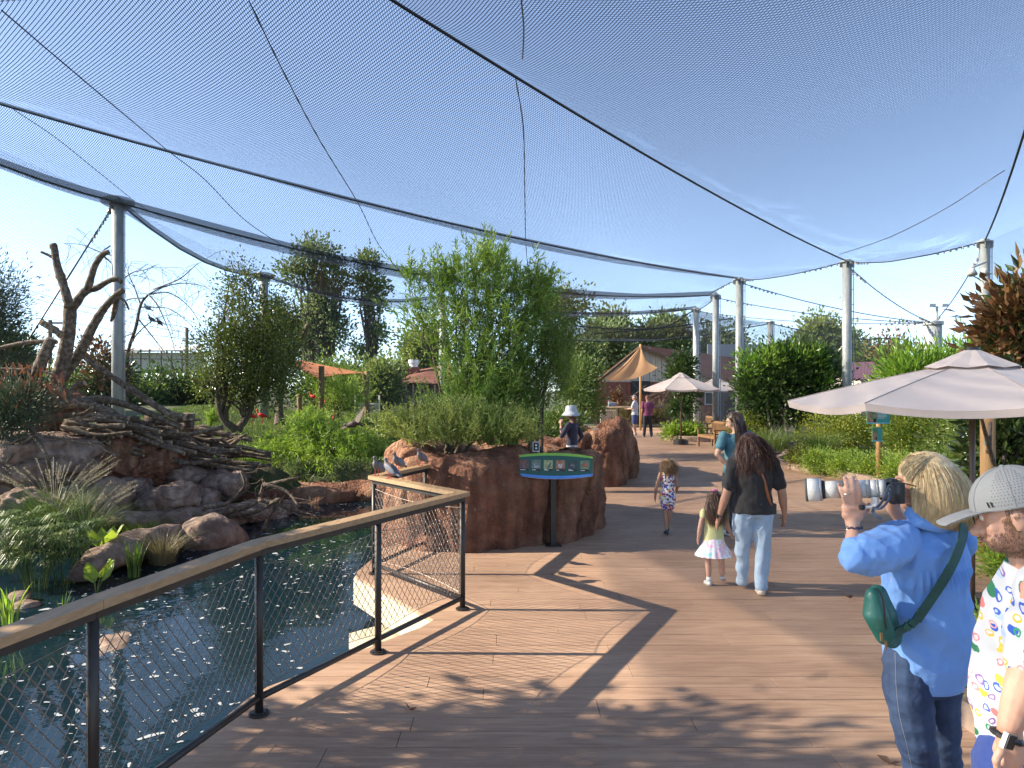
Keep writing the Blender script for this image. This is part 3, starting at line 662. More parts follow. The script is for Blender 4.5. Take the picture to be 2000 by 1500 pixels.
def sheet(P, Q, sag, nu=60, nv=22, scallop=(0., 0.), mat=None, parent=net, name='net_panel', edge_in=None):
    a = resample(P, nu); c = resample(Q, nu); vs = []; 
    for i in range(nu+1):
        for j in range(nv+1):
            t = j/nv; u = i/nu; p = a[i]*(1-t)+c[i]*t; hang = 4*t*(1-t)
            s0 = scallop[0]*hang*(1-u)**6; s1 = scallop[1]*hang*u**6
            p = p+(a[min(i+1, nu)]-a[max(i-1, 0)])/np.linalg.norm(a[min(i+1, nu)]-a[max(i-1, 0)])*(s0-s1)
            ang = sag*hang*(.35+.65*math.sin(math.pi*min(1, u*1.0)))+.02*nz3(p[0], p[1], 3, .8, 2)
            vs.append((p[0], p[1], p[2]-ang))
    mb = MB(); mb.add(vs, [(i*(nv+1)+j, i*(nv+1)+j+1, (i+1)*(nv+1)+j+1, (i+1)*(nv+1)+j) for i in range(nu) for j in range(nv)])
    o = mb.build(name, mat or m_net, parent, smooth=True); me = o.data; uvl = me.uv_layers.new(name='UVMap')
    V = np.array(vs).reshape(nu+1, nv+1, 3); ul = np.concatenate([[0], np.cumsum(np.linalg.norm(np.diff(V[:, nv//2], axis=0), axis=1))])
    wd = np.linalg.norm(V[:, -1]-V[:, 0], axis=1).mean(); uv = np.zeros((nu+1, nv+1, 2)); uv[:, :, 0] = ul[:, None]; uv[:, :, 1] = np.linspace(0, wd, nv+1)[None]
    li = np.empty(len(me.loops), dtype=np.int32); me.loops.foreach_get('vertex_index', li); uvl.data.foreach_set('uv', uv.reshape(-1, 2)[li].ravel().astype(np.float32))
    if mat is None:            # the cord has thickness: its upper side is a second layer 6 mm above the lower
        o2 = o.copy(); o2.data = me.copy(); o2.name = 'net_panel_upper'; COL.objects.link(o2); o2.data.transform(Matrix.Translation((0, 0, .006))); o2.parent = parent; o2.matrix_parent_inverse = o.matrix_parent_inverse.copy()
    return V
S0 = sheet(A, B1, 1.0, scallop=(.9, 0)); S1 = sheet(A, V1, .9, scallop=(.9, 0)); S2 = sheet(V1, V2a+V2b[1:], .75, scallop=(.8, 0)); S3 = sheet(V2a, V3, .55, nv=14)
OV = [Vector((-18,-8,10)), Vector((-13,11.4,8.0))]
sheet([Vector(p) for p in cab((-9.6,-.5,8.2), cC3, .55)][:12], [Vector(p) for p in cab((-14,-3,8.5), cL0, .1)], .4, nu=30)
def cables(lst, r, name='cable'):
    for P in lst:
        mb = MB(); mb.tube(P, r, 6); mb.build(name, m_cable, net, smooth=True)
cables([A, V1, V2a, V2b, V3, B1], .021)
m_gather = bpy.data.materials.new('gathered_net'); m_gather.use_nodes = True; n = m_gather.node_tree.nodes; L = m_gather.node_tree.links
n['Principled BSDF'].inputs['Base Color'].default_value = (.04,.045,.055,1); n['Principled BSDF'].inputs['Roughness'].default_value = .8
_t = n.new('ShaderNodeBsdfTransparent'); _m = n.new('ShaderNodeMixShader'); _m.inputs[0].default_value = .5
L.new(_t.outputs[0], _m.inputs[1]); L.new(n['Principled BSDF'].outputs[0], _m.inputs[2]); L.new(_m.outputs[0], n['Material Output'].inputs[0])
for P_, r_ in ((V2a, .10), (V2b, .10), (V3, .08), (V1, .035)):
    mb = MB(); k_ = len(P_); mb.tube([p+Vector((0,0,r_*.6)) for p in P_], [r_*(.5+.5*abs(math.sin(i*.4+1))) for i in range(k_)], 8, flat=(1,1)); mb.build('gathered_hem', m_gather, net, smooth=True)
def seam(pts, r=.009):
    mb = MB(); mb.tube(crv(pts, 4), r, 5); mb.build('seam', m_cable, net)
def on(S, u, v):
    i = u*(S.shape[0]-1); j = v*(S.shape[1]-1); i0 = min(int(i), S.shape[0]-2); j0 = min(int(j), S.shape[1]-2); a = i-i0; c = j-j0
    p = S[i0, j0]*(1-a)*(1-c)+S[i0+1, j0]*a*(1-c)+S[i0, j0+1]*(1-a)*c+S[i0+1, j0+1]*a*c; return Vector((p[0], p[1], p[2]-.01))
def pix_on(S, px, py):            # the sheet's own point nearest a direction of view, used to place a seam on it
    P = S.reshape(-1, 3); X = 1000+P[:, 0]/P[:, 1]*F; Y = 762-(P[:, 2]-2)/P[:, 1]*F; d = (X-px)**2+(Y-py)**2; d[P[:, 1] < 1] = 1e12
    k = int(np.argmin(d)); ii, jj = divmod(k, S.shape[1]); best = None
    for du in np.linspace(-1, 1, 17):
        for dv in np.linspace(-1, 1, 17):
            u = min(1, max(0, (ii+du)/(S.shape[0]-1))); v = min(1, max(0, (jj+dv)/(S.shape[1]-1))); p = on(S, u, v)
            e = (1000+p.x/p.y*F-px)**2+(762-(p.z-2)/p.y*F-py)**2
            if best is None or e < best[0]: best = (e, p)
    return best[1]
seam([pix_on(S1, 483, 0), pix_on(S1, 560, 150), pix_on(S1, 625, 280), pix_on(S1, 700, 398), pix_on(S2, 740, 480), pix_on(S2, 790, 540)])
seam([pix_on(S0, 1020, 2), pix_on(S0, 1022, 60), pix_on(S0, 1022, 116)]); seam([pix_on(S1, 1022, 122), pix_on(S1, 1023, 250), pix_on(S1, 1024, 360), pix_on(S1, 1026, 468)]); seam([pix_on(S2, 1026, 475), pix_on(S2, 1030, 510), pix_on(S2, 1036, 545)])
seam([pix_on(S1, 0, 22), pix_on(S1, 120, 120), pix_on(S1, 220, 205), pix_on(S1, 330, 293), pix_on(S2, 400, 350), pix_on(S2, 480, 430), pix_on(S2, 560, 485)])
seam([pix_on(S2, 30, 206), pix_on(S2, 110, 270), pix_on(S2, 200, 340), pix_on(S2, 300, 405), pix_on(S2, 380, 440)], .007)
seam([pix_on(S0, 1640, 497), pix_on(S0, 1740, 462), pix_on(S0, 1850, 405), pix_on(S0, 1925, 355), pix_on(S0, 1962, 332)], .008)
# perimeter cables between column tops and the turnbuckle clamps strung on them
m_clamp = M('cable_clamp', (.22,.22,.21), rough=.4, metal=.7)
def peri(P, parent=net, r=.017, clamps=(.03,.3), mat=None, n=8, sz=.028):
    mb = MB(); mb.tube(P, r, 6); o = mb.build('edge_cable', mat or m_cable, parent, smooth=True)
    a = resample(P, 400); L_ = 400
    cm = MB()
    for k in range(n):
        t = clamps[0]+(clamps[1]-clamps[0])*k/n
        for tt in (t, 1-t):
            q = Vector(a[int(tt*L_)]); cm.box(q-Vector((0,0,.02)), (sz*2, sz*1.2, sz*2.4), k*.7)
    for tt in (.015, .985): cm.sph(Vector(a[int(tt*L_)]), (.07,.07,.07), 8)
    stuff(cm.build('cable_clamps', m_clamp, o))
def edge(p, q, inw, sag, parent=net, **k):
    n = 24; d = (q-p).normalized(); s = Vector(inw); P = [p.lerp(q, i/n)+s*4*(i/n)*(1-i/n)-Vector((0,0,4*sag*(i/n)*(1-i/n))) for i in range(n+1)]
    peri(P, parent, **k)
def edge_of(S):
    P = [Vector(tuple(S[0, j])) for j in range(S.shape[1])]; peri(P)
for S in (S0, S1, S2, S3): edge_of(S)
# ---- columns ----
def column(top, label, base_z=-.05, r=.135, rungs=True, light=False, group='galvanized steel columns carrying the net'):
    t = thing('steel_column', label, 'column', (top.x, top.y, base_z), group=group)
    mb = MB(); p = Vector((top.x, top.y, base_z)); mb.tube([p, Vector((top.x, top.y, top.z-.04))], r, 24); s = mb.build('shaft', m_galv, t, smooth=True)
    mb = MB(); mb.cyl((top.x, top.y, top.z-.04), r+.07, .03, 24); mb.cyl((top.x, top.y, top.z-.01), r*.9, .05, 24)
    for a in range(6):
        q = Vector((math.cos(a*1.047), math.sin(a*1.047), 0)); mb.box(Vector((top.x, top.y, top.z-.12))+q*(r+.04), (.09,.02,.14), a*1.047)
    mb.build('cap_plate', m_galv, t)
    mb = MB(); mb.cyl((top.x, top.y, base_z), r+.12, .03, 24); mb.build('base_plate', m_galv, t)
    if rungs:
        mb = MB(); q = Vector((top.x+r+.05, top.y-.02, 0)); mb.tube([q+Vector((0,0,base_z+.2)), q+Vector((0,0,top.z-.2))], .012, 5)
        z = .5
        while z < top.z-.3: mb.box(q+Vector((-.03,0,z)), (.09,.02,.02)); z += .45
        mb.build('side_cable', m_galv, t)
    return t
m_lamp = M('lamp_housing', (.55,.55,.53), rough=.4)
tC3 = column(cC3, 'tallest galvanized column behind the round bushy tree, right of centre')
column(cC2, 'galvanized column left of the round bushy tree'); column(cC1, 'galvanized column behind the mid size parasol tip'); column(cC0, 'galvanized column behind the small magnolia in the round bed')
tR = column(cR, 'galvanized column at right edge beside the bronze magnolia, with two floodlights', r=.125)
column(cL1, 'galvanized column at left behind the dead snag', base_z=.2, r=.14); column(cL2, 'galvanized column rising behind the holly tree at left', base_z=.4, r=.16); column(cL3, 'galvanized column seen through the willowy shrub', base_z=.2, r=.16)
cF = W(1505, 628, 42); column(cF, 'farthest galvanized column above the barn roof', r=.17)
# net caps humped over the left columns
for c_ in (cL1, cL2):
    mb = MB(); mb.sph(c_+Vector((0,0,.0)), (.40,.40,.15), 16); o = mb.build('net_hump', m_gather, net)
# floodlights on R column
fl = thing('floodlight', 'pair of white floodlights on an arm near the top of the right edge column', 'light', W(1915, 520, 18.2)); pF = W(1920, 522, 18.3)
mb = MB(); mb.tube([W(1925,512,18.32), W(1905,520,18.0), W(1897,524,17.9)], .03, 8); mb.build('arm', m_lamp, fl)
for px in (1898, 1922):
    mb = MB(); c = W(px, 530, 17.9); mb.tube([c+Vector((0,0,.07)), c-Vector((0.02,.05,.09))], [.06,.12], 14); mb.build('lamp_head', m_lamp, fl, smooth=True)
# back-stay drum and stay cables on the right
tD = W(1822, 632, 26.5); t = thing('anchor_post', 'squat wide steel anchor post where the stay cables meet, topped by floodlights', 'post', (tD.x, tD.y, 0))
mb = MB(); mb.cyl((tD.x, tD.y, -.05), .30, tD.z, 20); mb.build('shaft', m_galv, t, smooth=True)
mb = MB(); mb.cyl((tD.x, tD.y, tD.z-.05), .36, .12, 20); mb.build('cap_plate', m_galv, t)
mb = MB(); q = W(1830, 600, 40); mb.tube([Vector((q.x, q.y, 0)), q+Vector((0,0,.05))], .06, 6)
st = thing('floodlight', 'distant floodlight mast with two lamps above the lush bush', 'light', (q.x, q.y, 0)); mb.build('mast', m_galv, st)
for dx in (-.35, .35): mb = MB(); mb.tube([q, q+Vector((dx,0,.06))], .03, 5); mb.box(q+Vector((dx,-.05,.1)), (.35,.3,.14)); mb.build('lamp_head', m_lamp, st)
stays = thing('stay_cables', 'steel stay cables running from the column tops down to the wide anchor post', 'cables', (tD.x, tD.y, tD.z))
for c_ in (cC3, cC2, cC1, cC0, cR):
    P = cab(c_-Vector((0,0,.12)), tD+Vector((0,0,.02)), .12+.01*(c_-tD).length, 16); peri(P, stays, r=.016, clamps=(.06,.2), n=7, sz=.035)
ls = thing('stay_cable', 'slanting back stay cable from the left column top down behind the snag', 'cable', (-13.5,20,0))
peri([cL1-Vector((.15,0,.15)), cL1-Vector((.15,0,.15))+(Vector((-13.6,17.4,.2))-cL1)*.5, Vector((-13.6,17.4,.2))], ls, r=.02, clamps=(.03,.14), n=8, sz=.03)
# side net walls
def wall_net(P, zb, name='side_net', label=None):
    lo = [Vector((p.x, p.y, zb)) for p in P]; w_ = thing(name, label, 'net', (P[0].x, P[0].y, 0)); sheet(P, lo, 0.0, nu=30, nv=10, mat=m_net2, parent=w_); return w_
wall_net([cC0, cC1, cC2, cC3, cR], 0, label='fine mesh side wall between the steel columns on the right')
wall_net([cR, Vector((8.3,11.6,6.2))+Vector((4,0,0)), Vector((12.5,6,6.6))], 0, label='dark mesh side wall hanging at the right edge beyond the bronze magnolia')
sheet([Vector(tuple(p)) for p in resample(cab(cR, (8.3,11.6,6.2), .12, 10), 12)], [Vector(tuple(p)) for p in resample([cR+Vector((.5,0,-5.8)), Vector((9.6,11.4,.1))], 12)], .0, nu=20, nv=10, parent=net)
wall_net([cL0, cL1, cL2, cL3], .2, label='fine mesh side wall between the left columns')
# farther net bays
far = thing('net_canopy', 'second grey net canopy sagging low far beyond the barn', 'net canopy', (0, 45, 6))
def fsheet(P, Q, sag=.4): sheet([Vector(p) for p in P], [Vector(p) for p in Q], sag, nu=24, nv=10, parent=far)
fsheet([W(905,600,36), W(1060,628,36), W(1200,640,37), W(1355,604,34)], [W(905,640,48), W(1100,662,48), W(1300,662,50), W(1505,630,42)])
fsheet([W(1355,604,34), W(1420,618,37), W(1505,630,42)], [W(1330,650,60), W(1500,672,60), W(1660,662,60)])
fsheet([W(1100,612,50), W(1200,640,50), W(1340,630,50)], [W(1100,655,60), W(1250,664,60), W(1400,660,60)])
for P, yy in (([(905,642),(1100,664),(1300,664),(1505,632)], 48), ([(1060,625),(1160,640),(1290,640),(1355,606)], 40), ([(1160,652),(1300,640),(1430,622)], 40), ([(1505,632),(1580,648),(1660,662),(1740,660)], 46)):
    mb = MB(); mb.tube(crv([W(a, b_, yy) for a, b_ in P], 5), .035, 5); mb.build('cable', m_cable, far)
# overhead wires and utility pole at left
up = thing('utility_pole', 'thin wooden utility pole with a crossbar far behind the snag', 'pole', (W(98,690,60).x, 60, 0)); q = W(98,625,60)
m_oldwood = M('old_wood', (.12,.085,.055), (.2,.15,.10), scale=5, rough=.9, bump=.4)
mb = MB(); mb.tube([Vector((q.x,60,0)), q], .16, 8); mb.build('pole', m_oldwood, up); mb = MB(); mb.box(q+Vector((.6,0,-.25)), (2.2,.15,.15)); mb.build('crossbar', m_oldwood, up)
q2 = W(365,640,60); up2 = thing('utility_pole', 'thin dark utility pole standing beyond the drooping bare branches', 'pole', (q2.x, 60, 0)); mb = MB(); mb.tube([Vector((q2.x,60,0)), q2], .14, 8); mb.build('pole', m_oldwood, up2)
ow = thing('overhead_wires', 'faint overhead wires crossing the pale sky at left', 'wires', (q.x, 60, q.z))
for a, c in (((0,550),(365,640)), ((0,563),(365,650)), ((0,600),(365,662))):
    mb = MB(); mb.tube(cab(W(*a,60)+Vector((0,0,0)), W(*c,60), .3, 8), .02, 4); mb.build('wire', m_cable, ow)
# ================= VEGETATION =================
m_bark = M('bark', (.07,.05,.035), (.17,.13,.095), scale=6, rough=.95, bump=.9, bscale=30, stretch=(3,3,.7), bdist=.02)
m_barkl = M('pale_bark', (.20,.16,.12), (.34,.29,.23), scale=6, rough=.9, bump=.5, bscale=30, stretch=(3,3,.7))
m_wood = M('weathered_driftwood', (.07,.048,.032), (.26,.205,.15), scale=9, rough=.95, bump=.9, bscale=25, stretch=(1.5,1.5,1.5), bdist=.015, c3=(.13,.095,.065))
m_cut = M('cut_wood', (.42,.31,.19), (.3,.21,.13), scale=20, rough=.9)
def leafm(name, c1, c2, **k):
    if c1[1] > c1[0]: c1, c2 = [(min(.5, a[0]*1.38), min(.5, a[1]*1.12), a[2]*1.35) for a in (c1, c2)]
    d = dict(scale=1.6, rough=.45, island=.38, trans=.28, spec=.4, contrast=(.4,.6)); d.update(k); return M(name, c1, c2, **d)
lf_holly = leafm('leaf_holly', (0.058,0.098,0.023), (0.111,0.163,0.039), rough=.3)
lf_willow = leafm('leaf_willow', (0.098,0.195,0.033), (0.169,0.286,0.052), rough=.45, trans=.32)
lf_dark = leafm('leaf_dark', (0.026,0.065,0.016), (0.058,0.111,0.026), rough=.28, spec=.5)
lf_mid = leafm('leaf_mid', (0.065,0.130,0.026), (0.117,0.195,0.039))
lf_bright = leafm('leaf_bright', (0.130,0.247,0.039), (0.221,0.364,0.065), trans=.35)
lf_lush = leafm('leaf_lush', (0.091,0.208,0.026), (0.169,0.325,0.046), rough=.35)
lf_yellow = leafm('leaf_yellow', (.14,.22,.03), (.20,.27,.035), trans=.3)
lf_mag = leafm('leaf_magnolia', (0.033,0.065,0.016), (0.065,0.111,0.026), rough=.22, spec=.6, trans=.08)
lf_bronze = leafm('leaf_bronze', (.11,.055,.022), (.18,.10,.04), rough=.5, trans=.15)
lf_far = leafm('leaf_far', (.075,.13,.045), (.13,.19,.07), rough=.6, trans=.38)
lf_far2 = leafm('leaf_far_pale', (0.091,0.156,0.039), (0.143,0.208,0.058), rough=.6, trans=.35)
lf_grass = leafm('grass_blade', (.06,.13,.025), (.12,.20,.04), trans=.25)
lf_olive = leafm('grass_olive', (.12,.12,.05), (.2,.17,.09), trans=.2)
lf_sedge = leafm('sedge_blade', (.04,.09,.02), (.10,.16,.04), trans=.2)
lf_pine = leafm('needle', (.035,.07,.03), (.07,.11,.05), trans=.1)
lf_dead = leafm('dead_leaf', (.10,.05,.025), (.2,.11,.06), trans=.2)
def tree(name, label, cat, base, blobs, nc, per, cs, L_, W_, mat, seed, r0=.09, limbs=14, bark=None, stems=1, spread=.3, group=None, droop=0., up=.4, shell=.55, twig=True, mats2=None, frac2=.2, fork=.3):
    rng = np.random.default_rng(seed); base = Vector(base); t = thing(name, label, cat, base, group=group)
    Q, C, U = clump_leaves(blobs, nc, per, cs, L_, W_, seed, droop, shell, up)
    if mats2 is not None:
        sel = rng.random(len(Q)//per) < frac2; sel = np.repeat(sel, per)
        a = MB(); a.quads(Q[~sel]); a.build('crown', mat, t); a = MB(); a.quads(Q[sel]); ltag(a.build('crown', mats2, t), 'bronze brown leaves showing in the crown')
    else: a = MB(); a.quads(Q); a.build('crown', mat, t)
    cen = np.array(blobs)[:, :3].mean(axis=0); top = Vector((cen[0], cen[1], max(b[2]+b[5]*.5 for b in blobs)))
    mb = MB()
    for s in range(stems):
        o = Vector(rng.normal(size=3)*spread*(stems > 1)); o.z = 0; h = top.z-base.z
        tp = Vector((top.x+o.x*4, top.y+o.y*4, base.z+h*(.8 if stems == 1 else .7)))
        pts = crv([base+o*.25, base.lerp(tp, fork)+o*.7+Vector(rng.normal(size=3)*.03*h), tp], 5); k = len(pts)
        mb.tube(pts, [r0*(1-.85*i/(k-1)) for i in range(k)], 8, caps=False)
        sel = rng.choice(len(C), min(limbs, len(C)), replace=False)
        for q in sel:
            i = int(k*(fork*.8+.6*rng.random()*(1-fork))); i = min(i, k-2); branches(mb, pts[i], [C[q]], r0*.35, rng, 5)
    mb.build('trunk', bark or m_bark, t, smooth=True); return t
def B(px, py, Y, hw, hh, dy=None):
    p = W(px, py, Y); return (p.x, p.y, p.z, hw/F*Y, (dy if dy else hw/F*Y), hh/F*Y)
HQ = 1.0
# -- left holly trees
tree('holly_tree', 'big dense small leaved holly tree left of the orange sail, topped by a thin leader', 'tree', (-8.45,22,.75), [B(485,620,22,62,70), B(460,690,22,85,70), B(510,690,22,80,85), B(470,555,22,34,45), B(480,520,22,13,18), B(425,740,22,50,45), B(520,760,22,62,42)], 1500, 16, .34, .085, .05, lf_holly, 21, r0=.13, limbs=30, bark=m_bark, stems=2, spread=.1)
tree('holly_tree', 'second holly tree with thick dark trunk just right of the biggest one', 'tree', (-8.1,25,.8), [B(548,640,25,34,65), B(545,700,25,36,50)], 700, 16, .36, .09, .05, lf_holly, 22, r0=.2, limbs=16)
tree('oak_tree', 'tall twin trunked tree rising behind the holly trees, upper crown seen through the net', 'tree', (W(640,0,45).x,45,.3), [B(618,500,45,46,34), B(575,535,45,36,26), B(655,535,45,32,34), B(630,590,45,38,46), B(600,645,45,36,40), B(655,650,45,34,40)], 640, 13, .6, .22, .13, lf_far, 23, r0=.35, limbs=40, stems=2, spread=.6, shell=.4)
tree('poplar_tree', 'slender tall tree with one straight stem right of the twin trunked one', 'tree', (W(727,0,45).x,45,.3), [B(722,512,45,22,22), B(708,548,45,22,22), B(738,560,45,18,24), B(722,596,45,26,20), B(735,650,45,24,22), B(710,690,45,24,18)], 270, 13, .5, .22, .14, lf_far2, 24, r0=.22, limbs=40, shell=.3)
# -- far trees beyond the barn and roofs
FT = [(830,670,50,45,50,'pale bushy tree left of the willowy shrub, behind the red hip roof'),(770,740,52,40,30,'low dark tree mass left of the red hip roof'),(1100,590,62,48,32,'thin pale crowned tree peeping over the willowy shrub at right'),(1190,668,70,44,34,'dark round tree behind the tan sail'),(1130,690,66,38,38,'dark tree between the willowy shrub and the barn'),(1245,668,74,34,28,'dark tree directly over the barn peak'),(1305,668,78,32,26,'tree over the right part of the barn roof'),(1190,632,75,26,14,'highest dark crown far behind the tan sail'),(1300,640,82,30,14,'far crown seen between two layers of grey net'),(1400,670,80,50,30,'low tree behind the columns right of the barn'),(1600,650,60,34,30,'pale conifer top above the round bushy tree'),(1640,670,62,30,22,'small dark conifer top beside the pale one'),(1740,690,55,26,28,'reddish sparse tree right of the tallest column'),(1690,700,58,40,20,'low hedge line over the red roof at right'),(330,760,34,60,40,'dark green hedge bush under the bare drooping tree'),(250,770,32,60,36,'dark green hedge bush behind the log pile'),(400,770,34,50,40,'dark hedge bush left of the holly trees'),(120,760,30,60,40,'dark bush behind the snag foot'),(20,700,26,50,60,'green bush behind the driftwood at left edge'),(690,750,34,50,45,'mid green leafy tree behind the orange sail posts'),(745,740,33,36,40,'yellow green leafy shrub right of the sail post'),(640,745,36,60,40,'dark tree directly behind the orange sail')]
for i, (px, py, Y, hw, hh, lb) in enumerate(FT):
    mt = lf_far2 if 'pale' in lb or 'yellow' in lb else (lf_far if Y > 40 else lf_mid if i % 2 else lf_dark)
    s = Y/45; nc = int(220+hw*hh*.11); x0 = W(px,py,Y).x
    sp = 'thin' in lb or 'sparse' in lb
    tree('background_tree' if Y > 40 else 'hedge_bush', lb, 'tree' if Y > 40 else 'bush', (x0,Y,.1 if Y > 40 else .35), [B(px,py,Y,hw,hh), B(px-hw*.4,py+hh*.4,Y,hw*.7,hh*.7), B(px+hw*.4,py+hh*.3,Y,hw*.7,hh*.7), B(px,min(py+hh,800),Y,hw*.9,hh*.7)], nc//(2 if sp else 1), 12, .8*s, .24*s, .16*s, mt, 40+i, r0=.14*s, limbs=10, shell=.35, mats2=lf_bronze if 'reddish' in lb else None, frac2=.5)
for i, (px, top, hw, Y) in enumerate([(30,735,90,90),(200,735,90,100),(900,735,110,95),(1480,720,90,95),(1600,725,90,95),(1800,715,120,90),(2000,710,120,85),(-200,730,150,90),(2300,700,160,85)]):
    tree('background_tree', ['far dark tree line left of the snag foot','far tree line behind the left white roof','far tree mass behind the willowy shrub','far trees behind the right columns','far trees behind the round bushy tree','far trees behind the lush bush','far trees beyond the bronze magnolia','far trees beyond the left edge','far trees beyond the right edge'][i], 'tree', (W(px,0,Y).x,Y,0), [B(px,top+20,Y,hw,28), B(px-hw*.6,top+30,Y,hw*.5,22), B(px+hw*.6,top+28,Y,hw*.5,24)], 420, 10, 1.6, .5, .35, lf_far, 80+i, r0=.2, limbs=6, shell=.3)
# -- bronze magnolias behind the log pile
tree('magnolia_tree', 'small bronze leaved magnolia behind the log pile at the left column foot', 'tree', (W(200,0,19).x,19,.5), [B(190,690,19,32,28), B(205,735,19,44,35), B(185,770,19,38,28)], 260, 11, .34, .15, .06, lf_mag, 31, mats2=lf_bronze, frac2=.45, r0=.06)
# -- pine sprays at left edge
tree('pine_tree', 'dark needled tree cropped by the left edge above the driftwood', 'tree', (-11.2,14.5,.4), [B(-10,620,14.5,52,60), B(20,560,14.5,26,26), B(10,690,14.5,60,40), B(-60,600,14.5,80,110)], 900, 14, .3, .10, .022, lf_pine, 32, r0=.12, limbs=25)
tree('juniper_bush', 'blue green feathery bush spilling over the boulders at the left edge', 'bush', (-8.9,12.6,.3), [B(30,790,12.6,70,35), B(0,830,12.4,60,30)], 420, 14, .28, .10, .02, lf_pine, 33, r0=.05)
# -- central willowy shrub in the rock planter: shoots of narrow leaves
def shoots(name, label, base, specs, mat, seed, bark=m_bark, nstem=9, L_=.10, W_=.016, slen=.42, per=26, droop=.0, leafang=.55, cat='shrub'):
    rng = np.random.default_rng(seed); base = Vector(base); t = thing(name, label, cat, base); mb = MB(); CC = []; UU = []
    for (b, n) in specs:
        u = rng.normal(size=(n, 3)); u /= np.linalg.norm(u, axis=1, keepdims=True); r = rng.random(n)**.45
        C = np.array(b[:3])+u*r[:, None]*np.array(b[3:6]); CC.append(C)
        d = C-np.array([base.x, base.y, base.z-.2]); d /= np.linalg.norm(d, axis=1, keepdims=True); UU.append(d*.9+np.array([0, 0, .55])+rng.normal(size=d.shape)*.22)
    C = np.concatenate(CC); U = np.concatenate(UU); U /= np.linalg.norm(U, axis=1, keepdims=True)
    Q = spray_leaves(C, U, per, slen, L_, W_, seed+1, droop, leafang); a = MB(); a.quads(Q); a.build('foliage', mat, t)
    tops = C[rng.choice(len(C), min(len(C), 10+nstem*9), replace=False)]
    for s in range(nstem):
        T = Vector(tops[s]); pts = crv([base+Vector(rng.normal(size=3)*.12)*Vector((1,1,0)).length*.5, base.lerp(T, .45)+Vector((0,0,.25)), T], 6)
        mb.tube(pts, [.026*(1-.8*i/(len(pts)-1)) for i in range(len(pts))], 6, caps=False)
        for q in tops[nstem+s*8:nstem+s*8+8]:
            p = pts[int(rng.integers(4, len(pts)-1))]
            if (Vector(q)-p).length < 1.9: branches(mb, p, [q], .009, rng, 5, r1=.003)
    mb.build('stems', bark, t, smooth=True); return t
Yc = 10.9
shoots('willow_shrub', 'tall airy willowy shrub with narrow leaves growing from the front rock planter', (-.85,Yc,.95), [
  (B(955,565,Yc,85,55,.7), 105), (B(860,572,Yc,42,38,.5), 42), (B(825,640,Yc,36,50,.5), 26), (B(900,660,Yc,70,80,.7), 100), (B(990,660,Yc,75,90,.7), 150), (B(1045,600,Yc,22,45,.4), 60), (B(950,528,Yc,30,22,.4), 30), (B(815,560,Yc,20,22,.3), 10), (B(940,750,Yc,90,60,.8), 170), (B(930,810,Yc,100,40,.8), 170)], lf_willow, 51, L_=.12, W_=.019)
shoots('willow_shrub', 'denser rounded feathery shrub joined to the right side of the tall willowy one', (.35,11.3,.95), [
  (B(1060,680,11.3,60,80,.7), 260), (B(1092,712,11.3,30,60,.6), 170), (B(1035,770,11.3,62,60,.7), 240)], leafm('leaf_feather', (0.078,0.150,0.026), (0.130,0.221,0.039)), 52, L_=.07, W_=.011, slen=.3, per=30, nstem=7)
shoots('spreading_shrub', 'low arching shrub spilling over the front rim of the rock planter', (-.7,9.75,.95), [
  (B(870,836,9.8,95,22,.5), 240), (B(940,848,9.7,90,22,.4), 240), (B(790,848,9.7,50,14,.4), 120), (B(1000,858,9.6,50,16,.4), 110), (B(900,866,9.35,120,12,.25), 190)], leafm('leaf_spread', (0.117,0.195,0.039), (0.208,0.286,0.065)), 53, L_=.055, W_=.014, slen=.32, per=26, nstem=3)
shoots('weeping_bush', 'bright green weeping feathery bush on the bank behind the pond', (-4.7,18.2,.25), [
  (B(625,905,17.8,100,36,1.0), 420), (B(640,865,18.2,80,42,.9), 360), (B(610,832,18.4,46,30,.6), 190), (B(545,885,17.8,44,34,.6), 170), (B(700,875,18.2,46,40,.7), 190), (B(560,905,17.8,40,28,.6), 90), (B(690,900,17.8,36,34,.6), 90)], lf_bright, 54, L_=.15, W_=.018, slen=.5, per=18, droop=1.1, nstem=6)
shoots('cypress_bush', 'small upright lime green bush standing alone at left of the holly trunks', (W(413,0,23).x,23,.6), [(B(413,825,23,10,18,.15), 60)], lf_bright, 55, L_=.10, W_=.02, slen=.3, per=14, nstem=2)
shoots('reed_clump', 'tall reedy green bamboo like clump behind the flying bird', (W(660,0,26).x,26,.6), [(B(665,790,26,50,36,.6), 150)], lf_bright, 56, L_=.18, W_=.02, slen=.7, per=16, nstem=4)
# -- right hand side
tree('bushy_tree', 'round bushy multi trunk tree with glossy dark leaves left of the tallest column', 'tree', (W(1542,0,22.6).x,22.6,.1), [B(1520,742,22.6,70,54), B(1582,745,22.6,58,58), B(1530,790,22.6,56,32), B(1596,795,22.6,36,24), B(1545,702,22.6,68,25), B(1470,760,22.6,28,46)], 1500, 12, .34, .18, .065, lf_dark, 61, r0=.07, limbs=14, bark=m_barkl, stems=4, spread=.16, fork=.4, up=.7)
tree('bushy_tree', 'bright young leaf shoots on top of the round bushy tree', 'tree', (W(1548,0,19).x,18.9,.1), [B(1500,690,18.8,50,22), B(1590,695,18.8,55,22), B(1460,705,18.8,16,18), B(1620,720,18.7,22,22)], 150, 12, .22, .15, .045, lf_lush, 62, r0=.02, limbs=3, up=1.2) if False else None
_t = [o for o in bpy.data.objects if o.name.startswith('bushy_tree')][0]
_Q, _, _ = clump_leaves([B(1500,702,22.3,60,22), B(1585,704,22.3,58,22), B(1540,694,22.3,60,18), B(1460,715,22,22,22), B(1600,745,21.8,30,36)], 170, 12, .24, .18, .05, 62, up=1.2)
